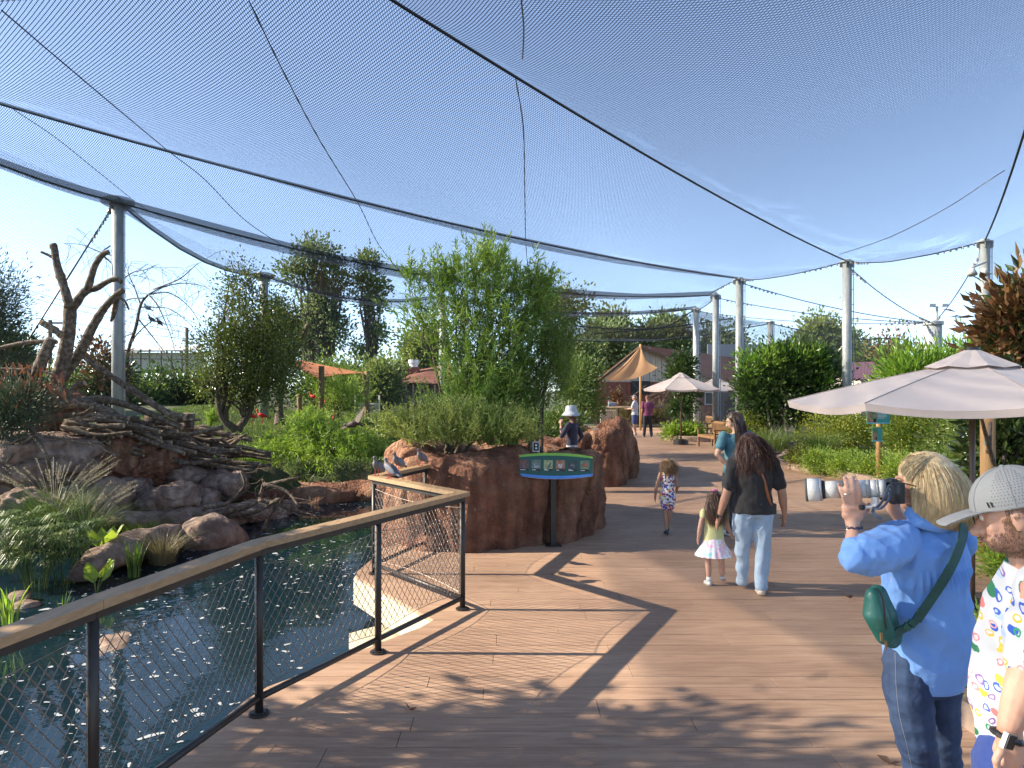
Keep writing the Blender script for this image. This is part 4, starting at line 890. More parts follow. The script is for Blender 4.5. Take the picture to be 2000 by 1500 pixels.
mb = MB(); mb.quads(_Q); ltag(mb.build('crown', lf_lush, _t), 'bright young shoots on top')
tree('lush_bush', 'large bright green lush bush rising behind the nearest parasol', 'bush', (W(1830,0,17).x,17,.1), [B(1800,730,17,75,48), B(1870,728,17,60,55), B(1755,765,17,42,42), B(1850,800,17,110,70), B(1900,705,17,40,36)], 1100, 13, .34, .19, .045, lf_lush, 63, r0=.06, limbs=0, stems=1, up=.9)
tree('hedge', 'tall small leaved green hedge behind the sign post', 'hedge', (8.6,15,.1), [B(1800,850,16.2,62,60,.6), B(1865,860,14.8,60,75,.6), B(1765,860,16.8,32,50,.6), B(1850,930,12.4,50,56,.5), B(1790,810,16.4,50,40,.6), B(1895,820,14,34,70,.6), B(1900,900,12,40,70,.5)], 2100, 14, .26, .075, .028, leafm('leaf_hedge', (0.078,0.150,0.026), (0.143,0.227,0.046), rough=.3), 64, r0=.03, limbs=0, stems=1, up=.3, mats2=lf_yellow, frac2=.12)
tree('magnolia_tree', 'large leaved magnolia with bronze leaf undersides cropped by the right edge', 'tree', (6.5,8.9,.08), [B(1990,620,8.6,60,60), B(1955,690,8.6,30,60), B(2030,720,8.6,90,110), B(1975,800,8.6,55,60), B(1960,870,8.6,60,50), B(1990,930,8.6,70,50), B(2060,600,8.6,80,70)], 820, 9, .26, .17, .065, lf_mag, 65, mats2=lf_bronze, frac2=.2, r0=.06, limbs=22, stems=2, up=.5)
tree('shrub', 'small leafy shrub with yellowing leaves just right of the parasol pole', 'shrub', (5.6,7.9,.08), [B(1960,1040,7.9,40,55), B(1985,1090,7.7,45,55), B(1950,1110,7.7,26,40)], 430, 13, .16, .06, .024, lf_bright, 66, mats2=lf_yellow, frac2=.35, r0=.02)
tree('yellow_bush', 'golden yellow green bush behind the tallest column foot', 'bush', (W(1640,0,20).x,20.5,.1), [B(1620,850,20.5,60,48,.9), B(1690,860,20.5,50,45,.8), B(1680,830,21,50,30,.8)], 900, 12, .26, .07, .035, lf_yellow, 67, r0=.03)
tree('yellow_bush', 'smaller golden bush left of the round bushy tree', 'bush', (W(1475,0,23).x,23,.1), [B(1475,830,23,30,24,.6), B(1450,835,23,25,15,.5)], 300, 12, .26, .08, .04, lf_yellow, 68, r0=.03)
LH = [(1575,905,16.6,30,24),(1625,912,16.0,36,30),(1680,915,15.4,40,32),(1735,920,14.2,36,34),(1540,895,17.6,22,16),(1785,938,13.4,36,32),(1850,965,11.4,46,40)]
LHL = ['low bright shrub on the kerb between the brown haired walker and the sign post','low bright leafy shrub by the kerb, second from the sign post','low bright leafy shrub left of the sign post foot','low bright shrub right of the sign post foot','reddish low shrub nearest the round bushy tree trunks','low bright shrub behind the lens of the camera','low bright shrub behind the blond head']
for i, (px, py, Y, hw, hh) in enumerate(LH):
    ox = 22; tree('low_shrub', LHL[i], 'shrub', (W(px+ox,0,Y).x,Y+.5,.08), [B(px+ox,py-2,Y+.45,hw,hh*.85,.4), B(px+ox+hw*.5,py,Y+.8,hw*.6,hh*.8,.4)], 330, 13, .15, .06, .03, lf_bright, 90+i, r0=.012, limbs=6, group='low shrubs along the right kerb', mats2=lf_bronze if i == 4 else lf_yellow, frac2=.3 if i == 4 else .06)
tree('low_shrub', 'glossy light green shrub in the nearest bed behind the blue shirt', 'shrub', (3.2,4.4,.06), [(3.02,4.5,.25,.26,.30,.2),(3.1,4.15,.22,.26,.35,.18),(3.25,4.8,.28,.34,.22,.24),(3.35,3.5,.22,.35,.4,.2),(3.8,4.5,.3,.5,.5,.26),(3.0,3.75,.16,.18,.3,.12)], 800, 12, .11, .055, .024, lf_bright, 99, r0=.012, limbs=8, up=.8)
tree('magnolia_tree', 'small dark magnolia in the round planter beyond the mid size parasol', 'tree', (7.1,28.8,.14), [B(1335,708,28.8,17,17), B(1328,735,28.8,21,20), B(1342,765,28.8,19,20), B(1332,798,28.8,17,15)], 300, 12, .3, .18, .07, lf_dark, 70, r0=.07, bark=m_barkl, fork=.5)
for i, (px, py, hw) in enumerate([(1318,845,16),(1352,843,18),(1340,850,12)]):
    tree('low_shrub', ['bright plant in the round planter, left of the parasol pole','bright plant in the round planter, beside the bench','small bright plant at the front of the round planter'][i], 'shrub', (W(px,0,28.4).x,28.4+i*.1,.14), [B(px,py,28.4,hw,9,.4)], 120, 12, .25, .12, .07, lf_bright, 110+i, r0=.02, limbs=4)
# barn side greenery
tree('hedge', 'tall grassy green hedge strip in front of the red barn wall', 'hedge', (6.5,40,0), [B(1230,812,40,34,15,.4), B(1290,814,40,36,14,.4), B(1340,812,40,30,16,.4)], 420, 12, .35, .28, .04, lf_olive, 120, r0=.02, limbs=4, up=1.5)
tree('shrub', 'leafy shrub mass right of the willowy shrubs behind the white hat', 'shrub', (W(1140,0,22).x,22,.1), [B(1140,740,22,26,40,.8), B(1150,790,22,22,26,.8), B(1120,760,21,20,50,.7)], 420, 12, .3, .12, .05, lf_mid, 121, r0=.05)
tree('shrub', 'low green shrub inside the second rock planter', 'shrub', (W(1100,0,17.5).x,17.5,.9), [B(1095,830,17.5,40,26,.7), B(1060,850,16.8,30,22,.5)], 260, 12, .25, .12, .04, lf_mid, 122, r0=.03)
# ---- grasses ----
def blades(name, label, cen, n, h, r, wd, mat, seed, lean=.5, plume=0, cat='grass', parent=None, z0=None, ymat=None):
    rng = np.random.default_rng(seed); cen = Vector(cen); a = MB(); qs = []
    for i in range(n):
        an = rng.uniform(0, 6.283); rr = r*rng.random()**.6; b0 = np.array([cen.x+rr*math.cos(an)*.5, cen.y+rr*math.sin(an)*.5, cen.z]); hh = h*rng.uniform(.6, 1.1); ln = lean*rng.uniform(.3, 1.2)
        d = np.array([math.cos(an), math.sin(an), 0]); pts = [b0+d*ln*hh*t*t+np.array([0, 0, hh*(t-.28*ln*t*t*t)]) for t in (0, .35, .65, .88, 1)]
        s = np.array([-math.sin(an+rng.normal()*.6), math.cos(an+rng.normal()*.6), 0]); ws = [wd, wd*.9, wd*.7, wd*.4, wd*.04]
        for j in range(4): qs.append([pts[j]-s*ws[j]*.5, pts[j]+s*ws[j]*.5, pts[j+1]+s*ws[j+1]*.5, pts[j+1]-s*ws[j+1]*.5])
    t = thing(name, label, cat, cen); a.quads(np.array(qs)); a.build('blades', mat, t)
    if plume:
        pq = MB(); m = []
        for i in range(plume):
            an = rng.uniform(0, 6.283); hh = h*rng.uniform(1.0, 1.25); d = Vector((math.cos(an), math.sin(an), 0)); P = [cen+d*(lean*hh*q*q*.8)+Vector((0,0,hh*q)) for q in (0, .5, .8, 1.0)]
            pq.tube(P, .0025, 3, caps=False); m.append((P[2], P[3]+d*.06))
        pp = []; rg = rng
        for p0, p1 in m:
            for k in range(60):
                c = p0.lerp(p1, rg.random()); pp.append((c, (p1-p0).normalized()))
        Pn = np.array([tuple(x[0]) for x in pp]); Dn = np.array([tuple(x[1]) for x in pp])+rg.normal(size=(len(pp), 3))*.5
        pq.quads(leaf_quads(Pn, Dn, .035, .006, rg)); pq.build('plumes', lf_plume, t)
    return t
lf_plume = leafm('plume', (.20,.185,.13), (.30,.27,.20), trans=.3)
blades('fountain_grass', 'large fountain grass with pale feathery plumes on the left bank', W(105,1050,11.0), 900, .95, .6, .008, lf_sedge, 1, lean=.9, plume=48)
blades('fountain_grass', 'second fountain grass clump with plumes right behind the sedge', W(165,1062,10.6), 500, .7, .5, .007, lf_sedge, 2, lean=1.0, plume=30)
def umbrella_sedge(label, cen, n, h, seed):
    rng = np.random.default_rng(seed); cen = Vector(cen); t = thing('umbrella_sedge', label, 'sedge', cen); st = MB(); qs = []
    for i in range(n):
        an = rng.uniform(0, 6.283); hh = h*rng.uniform(.45, 1.1); ln = rng.uniform(.1, .5); d = Vector((math.cos(an), math.sin(an), 0)); P = [cen+d*(.1+ln*hh*q*q)+Vector((0,0,hh*q)) for q in (0,.4,.75,1.)]
        st.tube(P, .004, 4, caps=False); k = 20; c = np.array(P[-1])
        for j in range(k):
            b = 2*math.pi*j/k+rng.normal()*.1; dd = np.array([math.cos(b), math.sin(b), 0]); s = np.array([-math.sin(b), math.cos(b), 0])*.006; L_ = rng.uniform(.13, .22)
            p1 = c+dd*L_*.55+np.array([0,0,.03]); p2 = c+dd*L_-np.array([0,0,.05]); qs += [[c-s*.5, c+s*.5, p1+s, p1-s], [p1-s, p1+s, p2+s*.1, p2-s*.1]]
    st.quads(np.array(qs)); st.build('fronds', lf_sedge, t); return t
umbrella_sedge('umbrella sedge with spoked leaf heads at the left water edge', W(70,1170,9.0), 60, .95, 5)
umbrella_sedge('smaller umbrella sedge at the very left edge under the pale grass', W(10,1120,9.4), 40, .75, 6)
umbrella_sedge('umbrella sedge nearest the thin log rock', W(125,1140,9.3), 30, .7, 7)
blades('iris_clump', 'clump of upright green iris leaves standing in the shallows above the railing', W(262,1128,9.6), 46, .52, .16, .022, lf_grass, 8, lean=.25)
blades('iris_clump', 'sunlit yellow green iris leaves at the left edge near the railing', W(18,1225,7.4), 26, .48, .14, .022, lf_bright, 9, lean=.35)
blades('iris_clump', 'thin green water blades between the sedge and the railing', W(122,1205,8.0), 14, .3, .12, .01, lf_grass, 10, lean=.3)
blades('reed_tuft', 'olive brown fine reed tuft in front of the thick log rock', W(318,1100,10.3), 520, .55, .35, .005, lf_olive, 11, lean=.9)
blades('reed_tuft', 'green fine grass tuft behind the log rocks', W(285,1040,12.2), 400, .35, .8, .006, lf_grass, 12, lean=.8)
def taro(label, cen, n, s, seed):
    rng = np.random.default_rng(seed); cen = Vector(cen); t = thing('taro_plant', label, 'plant', cen); st = MB()
    for i in range(n):
        an = i*2.4+rng.normal()*.2; d = Vector((math.cos(an), math.sin(an), 0)); top = cen+d*.09*s*rng.uniform(.6,1.4)+Vector((0,0,s*rng.uniform(.2,.4))); st.tube([cen, cen.lerp(top, .5)+Vector((0,0,.03)), top], .006, 5)
        S = d.cross(Vector((0,0,1))); L_ = s*.45; up = (d*.5+Vector((0,0,.85))).normalized(); mid = [top+up*L_*q for q in (0,.3,.65,1.)]; wv = [.02,.16*s,.12*s,.004]
        vs = []
        for p, q in zip(mid, wv): vs += [p-S*q+d*.01, p-d*.02, p+S*q+d*.01]
        lf = MB(); lf.add(vs, [(3*j+k, 3*j+k+1, 3*j+k+4, 3*j+k+3) for j in range(3) for k in range(2)]); lf.build('leaf', lf_bright, t, smooth=True)
    st.build('stems', lf_grass, t); return t
taro('broad leaved water plant by the cobble pair below the thin log rock', W(205,1105,10.1), 6, .75, 3)
taro('single bright broad leaved water plant just above the railing', W(188,1165,8.8), 4, .6, 4)
blades('ornamental_grass', 'arching fine green grass mound under the round bushy tree', W(1500,880,18.5), 700, .75, .9, .008, lf_mid, 14, lean=1.1, plume=0)
blades('ornamental_grass', 'fine green grass mound between the bushy tree trunks and the column', W(1600,880,18.5), 600, .6, .9, .008, lf_mid, 15, lean=1.1)
blades('ornamental_grass', 'strappy grass clump on the planter rim left of the bird sign', W(990,868,9.35), 130, .3, .3, .013, lf_grass, 16, lean=.9)
tree('shade_tree', 'leafy tree standing just past the left edge whose shade falls on the near planks', 'tree', (-8.4,4.0,.2), [(-7.6,4.0,4.1,1.5,.75,.8),(-6.4,4.3,3.9,.8,.6,.45),(-8.4,3.4,4.8,1.1,.7,.7),(-6.9,3.1,3.5,.7,.5,.4)], 230, 12, .4, .2, .07, lf_mid, 130, r0=.1, limbs=14, up=-.2)
# lawn as one mass of short blades
rng = np.random.default_rng(77); N = 90000; x = rng.uniform(-13, -1.2, N); y = 16.6+rng.random(N)**1.5*16
zz = np.array([zt(a, c) for a, c in zip(x, y)]); ok = zz > .08; P = np.stack([x, y, zz], 1)[ok]; nn = mnoise
D = rng.normal(size=P.shape)*.45+np.array([0,0,1.]); q = leaf_quads(P-[0,0,.01], D, .12, .016, rng)
mb = MB(); mb.quads(q); o = mb.build('lawn_grass', lf_grass); tag(o, 'short green lawn grass on the bank behind the pond', 'grass', kind='stuff')
N = 16000; x = rng.uniform(-9.5, -4.6, N); y = rng.uniform(9.5, 16.6, N); zz = np.array([zt(a, c) for a, c in zip(x, y)]); msk = np.array([nz3(a, c, 1, .7) > .05 for a, c in zip(x, y)])
P = np.stack([x, y, zz], 1)[(zz > -.4) & msk]; D = rng.normal(size=P.shape)*.5+np.array([0,0,1.]); mb = MB(); mb.quads(leaf_quads(P, D, .16, .014, rng)); o = mb.build('bank_grass', lf_sedge); tag(o, 'straggly grass between the boulders on the pond bank', 'grass', kind='stuff')

# ---- dead wood ----
def limb(mb, pts, r0, r1, n=10, sm=6, seed=0):
    P = crv(pts, sm); k = len(P); rg = np.random.default_rng(seed)
    mb.tube(P, [(r0+(r1-r0)*i/(k-1))*(1+.10*rg.normal()*.6) for i in range(k)], n)
def PX(lst, Y): return [W(a[0], a[1], Y+(a[2] if len(a) > 2 else 0)) for a in lst]
Ys = 13.6
sn = thing('dead_snag', 'bare dead tree snag with sawn limbs standing over the driftwood pile at left', 'dead tree', W(118,735,Ys))
mb = MB(); limb(mb, PX([(112,740),(125,700),(135,640),(137,595)], Ys), .13, .11, 12, seed=1); mb.build('trunk', m_wood, sn, smooth=True)
for i, (pts, a, c) in enumerate([([(136,600),(125,560),(112,520),(105,480),(102,487)], .09, .05), ([(104,503),(92,497),(80,492)], .03, .022), ([(140,605),(158,578),(172,560),(185,520),(200,498),(213,492)], .085, .045), ([(170,568),(190,562),(210,550),(228,545),(238,552)], .06, .04), ([(118,742),(155,690),(180,640),(205,600),(230,575),(241,566)], .105, .055), ([(228,575),(225,600),(220,620),(216,628)], .07, .02), ([(232,580),(245,590),(252,605)], .03, .015)]):
    mb = MB(); limb(mb, PX([(x_, y_, .15*i-.3) for x_, y_ in pts], Ys), a, c, 10, seed=i+3); mb.build('limb', m_wood, sn, smooth=True)
def log(label, pts, Y, r0, r1, seed=0, name='log', grp='logs of the driftwood pile', mat=None, cut=True):
    t = thing(name, label, 'log', W(pts[0][0], pts[0][1], Y), group=grp); mb = MB(); P = PX(pts, Y); limb(mb, P, r0, r1, 9, 5, seed); mb.build('stem', mat or m_wood, t, smooth=True)
    if cut:
        for p, q, r in ((P[0], P[1], r0), (P[-1], P[-2], r1)):
            d = (p-q).normalized(); mb = MB(); mb.tube([p, p+d*.012], r*.9, 9); mb.build('cut_end', m_cut, t)
    return t
log('short thick stump leaning left of the snag with a round pale cut', [(75,722),(88,690),(101,662)], 13.2, .11, .09, 1)
log('slanting short log with a bright sawn end left of the snag', [(120,655),(105,643),(82,630)], 13.4, .07, .06, 2)
log('long diagonal pole running from the snag foot down to a stump on the lawn', [(155,690),(210,730),(270,770),(330,808),(360,815)], 14.6, .06, .075, 3)
log('thin dark branch reaching left from the stump', [(110,668),(60,668),(0,680),(-40,700)], 13.3, .045, .03, 4)
log('thick curved log arching over the top of the pile', [(90,800),(140,788),(185,795),(230,815),(260,845),(310,868)], 14.4, .12, .07, 5)
log('pale log lying on the pile crest', [(130,790),(190,780),(250,792),(310,815),(355,835)], 14.7, .08, .06, 6)
log('smooth pale log on the right slope of the pile', [(285,815),(340,830),(400,842),(450,850)], 15.6, .08, .07, 7)
log('leaning short log on the pile behind the crest', [(133,770),(148,755),(165,748)], 14.2, .07, .06, 8)
log('dark curved branch under the magnolia leaves', [(100,738),(125,762),(140,790)], 13.8, .06, .05, 9)
log('cut stump standing on the lawn at the end of the diagonal pole', [(368,835),(370,808)], 15.4, .12, .12, 10, name='stump')
rg = np.random.default_rng(33); LG = []
for i in range(88):
    u = rg.random(); x0 = 120+u*320; yl = 800+u*62; yh = 872+u*40; y0 = rg.uniform(yl, yh); ln = rg.uniform(55, 185); sl = rg.uniform(-.05, .42)*(1 if rg.random() < .82 else -1.6)
    x1 = min(x0+ln*(1 if sl > -.2 else .55), 530); LG.append((x0, y0, x1, y0+sl*(x1-x0), sl*ln*.5+rg.normal()*9, 13.9+u*2.6+rg.uniform(-.6, .5), rg.uniform(.03, .085), rg.uniform(.02, .055)))
ordn = lambda k: '%d%s' % (k, 'th' if 10 < k % 100 < 14 else {1:'st',2:'nd',3:'rd'}.get(k % 10, 'th'))
for ci, nm in enumerate(('left third', 'middle third', 'right third')):
    S_ = sorted([g for g in LG if min(2, int((g[0]-120)/107)) == ci], key=lambda g: g[1])
    for r_, g in enumerate(S_):
        log('weathered %s branch in the %s of the log pile, %s from its top' % ('thick' if g[6] > .058 else 'thin', nm, ordn(r_+1)), [(g[0], g[1]), ((g[0]+g[2])/2, g[1]+g[4]), (g[2], g[3])], g[5], g[6], g[7], 50+r_+30*ci, name='driftwood_branch')
log('forked brown perch trunk rising behind the holly tree above the orange sail', [(603,632),(590,662),(573,690),(560,716)], 26, .10, .13, 44, name='dead_tree', grp=None)
# bare drooping tree with perched birds
Yb = 21; bt = thing('bare_tree', 'thin leafless tree with long drooping branches behind the left column', 'tree', W(247,740,Yb)); mb = MB()
limb(mb, PX([(247,790),(247,720),(252,680),(265,640),(275,595),(290,575)], Yb), .07, .03, 7); rg = np.random.default_rng(4)
mains = [[(290,575),(320,560),(360,553),(400,560),(420,575)], [(290,575),(330,572),(370,600),(400,650)], [(255,672),(270,650),(300,625),(330,615),(360,620)], [(272,600),(300,600),(335,605),(380,640)], [(262,650),(240,660),(228,680),(230,700)], [(282,582),(250,585),(235,600),(200,560)], [(240,545),(260,532),(290,525),(310,515)], [(215,480),(200,495),(222,520),(236,550)], [(222,500),(190,490),(160,478),(125,475)], [(268,620),(300,660),(330,700),(345,730)], [(275,596),(262,560),(250,530),(258,510)], [(290,575),(310,600),(335,660),(345,700)], [(300,565),(350,545),(380,520),(392,512)]]
for m_ in mains:
    P = PX([(a, b_, rg.normal()*.25) for a, b_ in m_], Yb); limb(mb, P, .022, .006, 5, 5, 1); C = crv(P, 5)
    for j in range(2, len(C), 1):
        if rg.random() < .75:
            d = Vector(rg.normal(size=3)); d.z -= .5; e = C[j]+d.normalized()*rg.uniform(.3, 1.0); e2 = e+Vector((rg.normal()*.2, rg.normal()*.2, -rg.uniform(.1, .5)))
            mb.tube(crv([C[j], e, e2], 3), .0055, 4, caps=False)
mb.build('branches', m_bark, bt, smooth=True)
# pale dead branch at the water, and one draped over the boulders
def deadbranch(label, trunks, Y, r, seed, twigs=.5, mat=None, tl=.5):
    t = thing('dead_branch', label, 'branch', W(trunks[0][0][0], trunks[0][0][1], Y)); mb = MB(); rg = np.random.default_rng(seed)
    for i, m_ in enumerate(trunks):
        P = PX([(a, b_, rg.normal()*.12) for a, b_ in m_], Y); limb(mb, P, r*(1 if i == 0 else .55), r*.25, 7, 5, i); C = crv(P, 5)
        for j in range(3, len(C), 2):
            if rg.random() < twigs: d = Vector(rg.normal(size=3)); e = C[j]+d.normalized()*rg.uniform(.2, 1)*tl; mb.tube(crv([C[j], (C[j]+e)*.5+Vector(rg.normal(size=3)*.05), e], 3), [.008,.007,.006,.006,.005,.004,.003], 4, caps=False)
    mb.build('wood', mat or m_wood, t, smooth=True); return t
deadbranch('grey dead branch sprawling from the water over the bank with fine twigs', [[(375,1012),(430,1002),(480,990),(505,975),(515,945),(513,937)], [(505,975),(545,985),(590,1000),(625,1010)], [(515,1035),(530,1000),(550,980)], [(440,1010),(500,1000),(545,975),(555,990),(590,1010)], [(400,990),(440,985),(470,960),(478,945),(470,920)], [(515,945),(560,960),(585,990)], [(515,948),(550,940),(585,932)]], 12.8, .075, 5, .95, tl=.6)
deadbranch('pale crooked dead branch draped over the grey boulder at left', [[(60,835),(70,855),(90,890),(98,930),(98,960)], [(65,852),(40,870),(15,900),(0,915)], [(68,848),(120,858),(180,868),(225,890)], [(92,895),(115,930),(150,945),(165,975)], [(180,868),(195,865),(215,880),(230,892)], [(15,880),(30,862),(60,850)]], 12.2, .05, 6, .5)
# hanging dead magnolia leaves at left
rg = np.random.default_rng(9); dl_ = thing('dead_leaf_branch', 'fallen branch hung with big rust brown dead leaves at the left edge', 'branch', W(60,760,12.9)); mb = MB(); limb(mb, PX([(0,720),(50,722),(100,730),(130,750)], 12.9), .03, .015, 6); mb.build('twig', m_wood, dl_)
for i in range(110):
    p = W(rg.uniform(-20, 125), rg.uniform(705, 790), 12.9+rg.normal()*.3); mb = MB(); mb.quads(leaf_quads(np.array([tuple(p)]), np.array([[rg.normal()*.3, rg.normal()*.3, -1.]]), .2, .07, rg)); mb.build('leaf', lf_dead, dl_)
# ================= PARASOLS =================
m_canvas = M('parasol_canvas', (.50,.42,.385), (.55,.465,.43), scale=3, rough=.85, bump=.15, bscale=300, sheen=.2, trans=.12)
m_pole = M('brown_pole', (.085,.05,.03), (.12,.075,.045), scale=10, rough=.45, stretch=(6,6,.4))
m_black = M('black_plastic', (.015,.015,.016), rough=.45)
m_seam = M('canvas_seam', (.36,.29,.26), rough=.9)
def parasol(label, p, R=1.5, z0=1.90, z1=2.25, a0=30, pr=.024, base='can'):
    p = Vector(p); t = thing('parasol', label, 'parasol', p, group='pale pink cafe parasols'); k = 8; ang = [math.radians(a0+45*i) for i in range(k)]
    for i in range(k):
        a, c = ang[i], ang[i]+math.pi/4; mb = MB(); vs = []; nr, na = 10, 6
        for r_ in range(nr+1):
            q = .06+.94*r_/nr
            for s in range(na+1):
                u = s/na; t_ = Vector((math.cos(a), math.sin(a), 0)).lerp(Vector((math.cos(c), math.sin(c), 0)), u); rr = R*q
                z = z1-(z1-z0)*(q**1.12)-.045*q*4*u*(1-u)*(1 if q < .99 else 1.1); pull = 1-.035*q**3*4*u*(1-u)
                vs.append(p+Vector((t_.x*rr*pull, t_.y*rr*pull, z)))
        n_ = na+1; top = len(vs); vs += [v-Vector((0,0,.004)) for v in vs]
        fs = [(r_*n_+s, (r_+1)*n_+s, (r_+1)*n_+s+1, r_*n_+s+1) for r_ in range(nr) for s in range(na)]; fs += [tuple(top+x for x in reversed(f)) for f in fs]
        mb.add(vs, fs)
        E = [vs[nr*n_+s] for s in range(n_)]; o = len(E); mb.add(E+[v-Vector((0,0,.035))-(v-p)*.012 for v in E], [(s, s+1, s+1+o, s+o) for s in range(na)])
        mb.build('canopy_panel', m_canvas, t, smooth=True)
        mb = MB(); mb.tube([p+Vector((0,0,z1-.03)), p+Vector((math.cos(a)*R*.985, math.sin(a)*R*.985, z0-.012))], .009, 6); mb.build('rib', m_pole, t)
        mb = MB(); mb.tube([p+Vector((math.cos(a)*R*q, math.sin(a)*R*q, z1-(z1-z0)*(q**1.12)+.002)) for q in (.2,.4,.6,.8,1.0)], .0045, 5); mb.build('seam', m_seam, t)
    for i in range(k):
        a, c = ang[i], ang[i]+math.pi/4; A_, C_ = Vector((math.cos(a), math.sin(a), 0)), Vector((math.cos(c), math.sin(c), 0)); M_ = (A_+C_)*.5; r_ = R*.25; zv = z1-(z1-z0)*.26+.045; zt_ = z1+.10
        mb = MB(); mb.add([p+A_*r_+Vector((0,0,zv)), p+M_*r_*1.0+Vector((0,0,zv-.018)), p+C_*r_+Vector((0,0,zv)), p+C_*.05+Vector((0,0,zt_)), p+M_*.05+Vector((0,0,zt_)), p+A_*.05+Vector((0,0,zt_))], [(0,1,4,5),(1,2,3,4)]); mb.build('vent_panel', m_canvas, t)
    mb = MB(); mb.cyl(p+Vector((0,0,z1+.095)), .06, .025, 20); mb.build('finial', m_black, t)
    mb = MB(); mb.tube([p+Vector((0,0,.02)), p+Vector((0,0,z1+.09))], pr, 14); mb.build('pole', m_pole, t, smooth=True)
    mb = MB()
    if base == 'can': mb.cyl(p, .055, .20, 18); mb.tube([p+Vector((.058*math.cos(a/3), .058*math.sin(a/3), .07+.11*a/40)) for a in range(40)], .006, 5)
    else: mb.cyl(p, .27, .16, 24); mb.cyl(p+Vector((0,0,.16)), .2, .03, 24)
    mb.build('base', m_black, t); return t
parasol('large pale pink parasol cropped by the right edge behind the blond photographer', (3.98,6.2,0))
parasol('mid size pale pink parasol on a black round base left of the wooden bench', (6.22,26.4,0), 1.45, 2.04, 2.55, a0=10, base='tyre', pr=.03)
parasol('farthest pale parasol half hidden behind the mid size one', (9.4,33,0), 1.45, 2.02, 2.5, a0=25, base='tyre', pr=.03)
# ================= BIRD SIGN =================
def flat(name, col, **k): return M(name, col, rough=k.pop('rough', .4), **k)
s_dg, s_lg, s_bl, s_wh = flat('sign_dark_green', (.018,.085,.06)), flat('sign_lime', (.20,.42,.05)), flat('sign_blue', (.07,.23,.60)), flat('sign_white', (.75,.75,.70))
sg = thing('bird_sign', 'curved green and blue sign with six bird photos standing before the rock planter', 'sign', (.53,9.22,0)); R_ = Matrix.Rotation(math.radians(-7), 3, 'Z')@Matrix.Rotation(math.radians(-18), 3, 'X')
sc_ = Vector((.53,9.18,1.03))
def sgp(x, y, d=0): return sc_+R_@Vector((x, -d, y))
hw = .5
def sband(name, f0, f1, mat, d0, d1, n=16, par=sg):
    mb = MB(); T = [(-hw+2*hw*i/n) for i in range(n+1)]; vs = [sgp(x, f(x), d) for d in (d0, d1) for f in (f0, f1) for x in T]; m = n+1
    fs = []
    for i in range(n): fs += [(2*m+i, 2*m+i+1, 3*m+i+1, 3*m+i), (i+1, i, m+i, m+i+1), (i, i+1, 2*m+i+1, 2*m+i), (m+i+1, m+i, 3*m+i, 3*m+i+1)]
    fs += [(0, 2*m, 3*m, m), (n, m+n, 3*m+n, 2*m+n)]; mb.add(vs, fs); return mb.build(name, mat, par)
q_ = lambda x: 1-(x/hw)**2
tp = lambda x: .125+.042*q_(x); tp2 = lambda x: .098+.034*q_(x); bt2 = lambda x: -.095-.036*q_(x); bt = lambda x: -.125-.046*q_(x)
bd = sband('board', bt, tp, s_wh, -.012, .010); sband('lime_band', tp2, tp, s_lg, .0105, .0125, par=bd); sband('blue_band', bt, bt2, s_bl, .0105, .0125, par=bd); sband('green_field', bt2, tp2, s_dg, .0105, .0125, par=bd)
pc = [((.10,.05,.035),(.26,.20,.15)), ((.10,.12,.09),(.45,.45,.45)), ((.20,.22,.10),(.12,.12,.12)), ((.22,.10,.05),(.60,.58,.55)), ((.03,.04,.03),(.25,.22,.2)), ((.10,.12,.07),(.55,.12,.05))]
def poly2(mb, pts, d, th=.0012):
    mb.slab([sgp(x, y, d) for x, y in pts], R_@Vector((0,-1,0)), th)
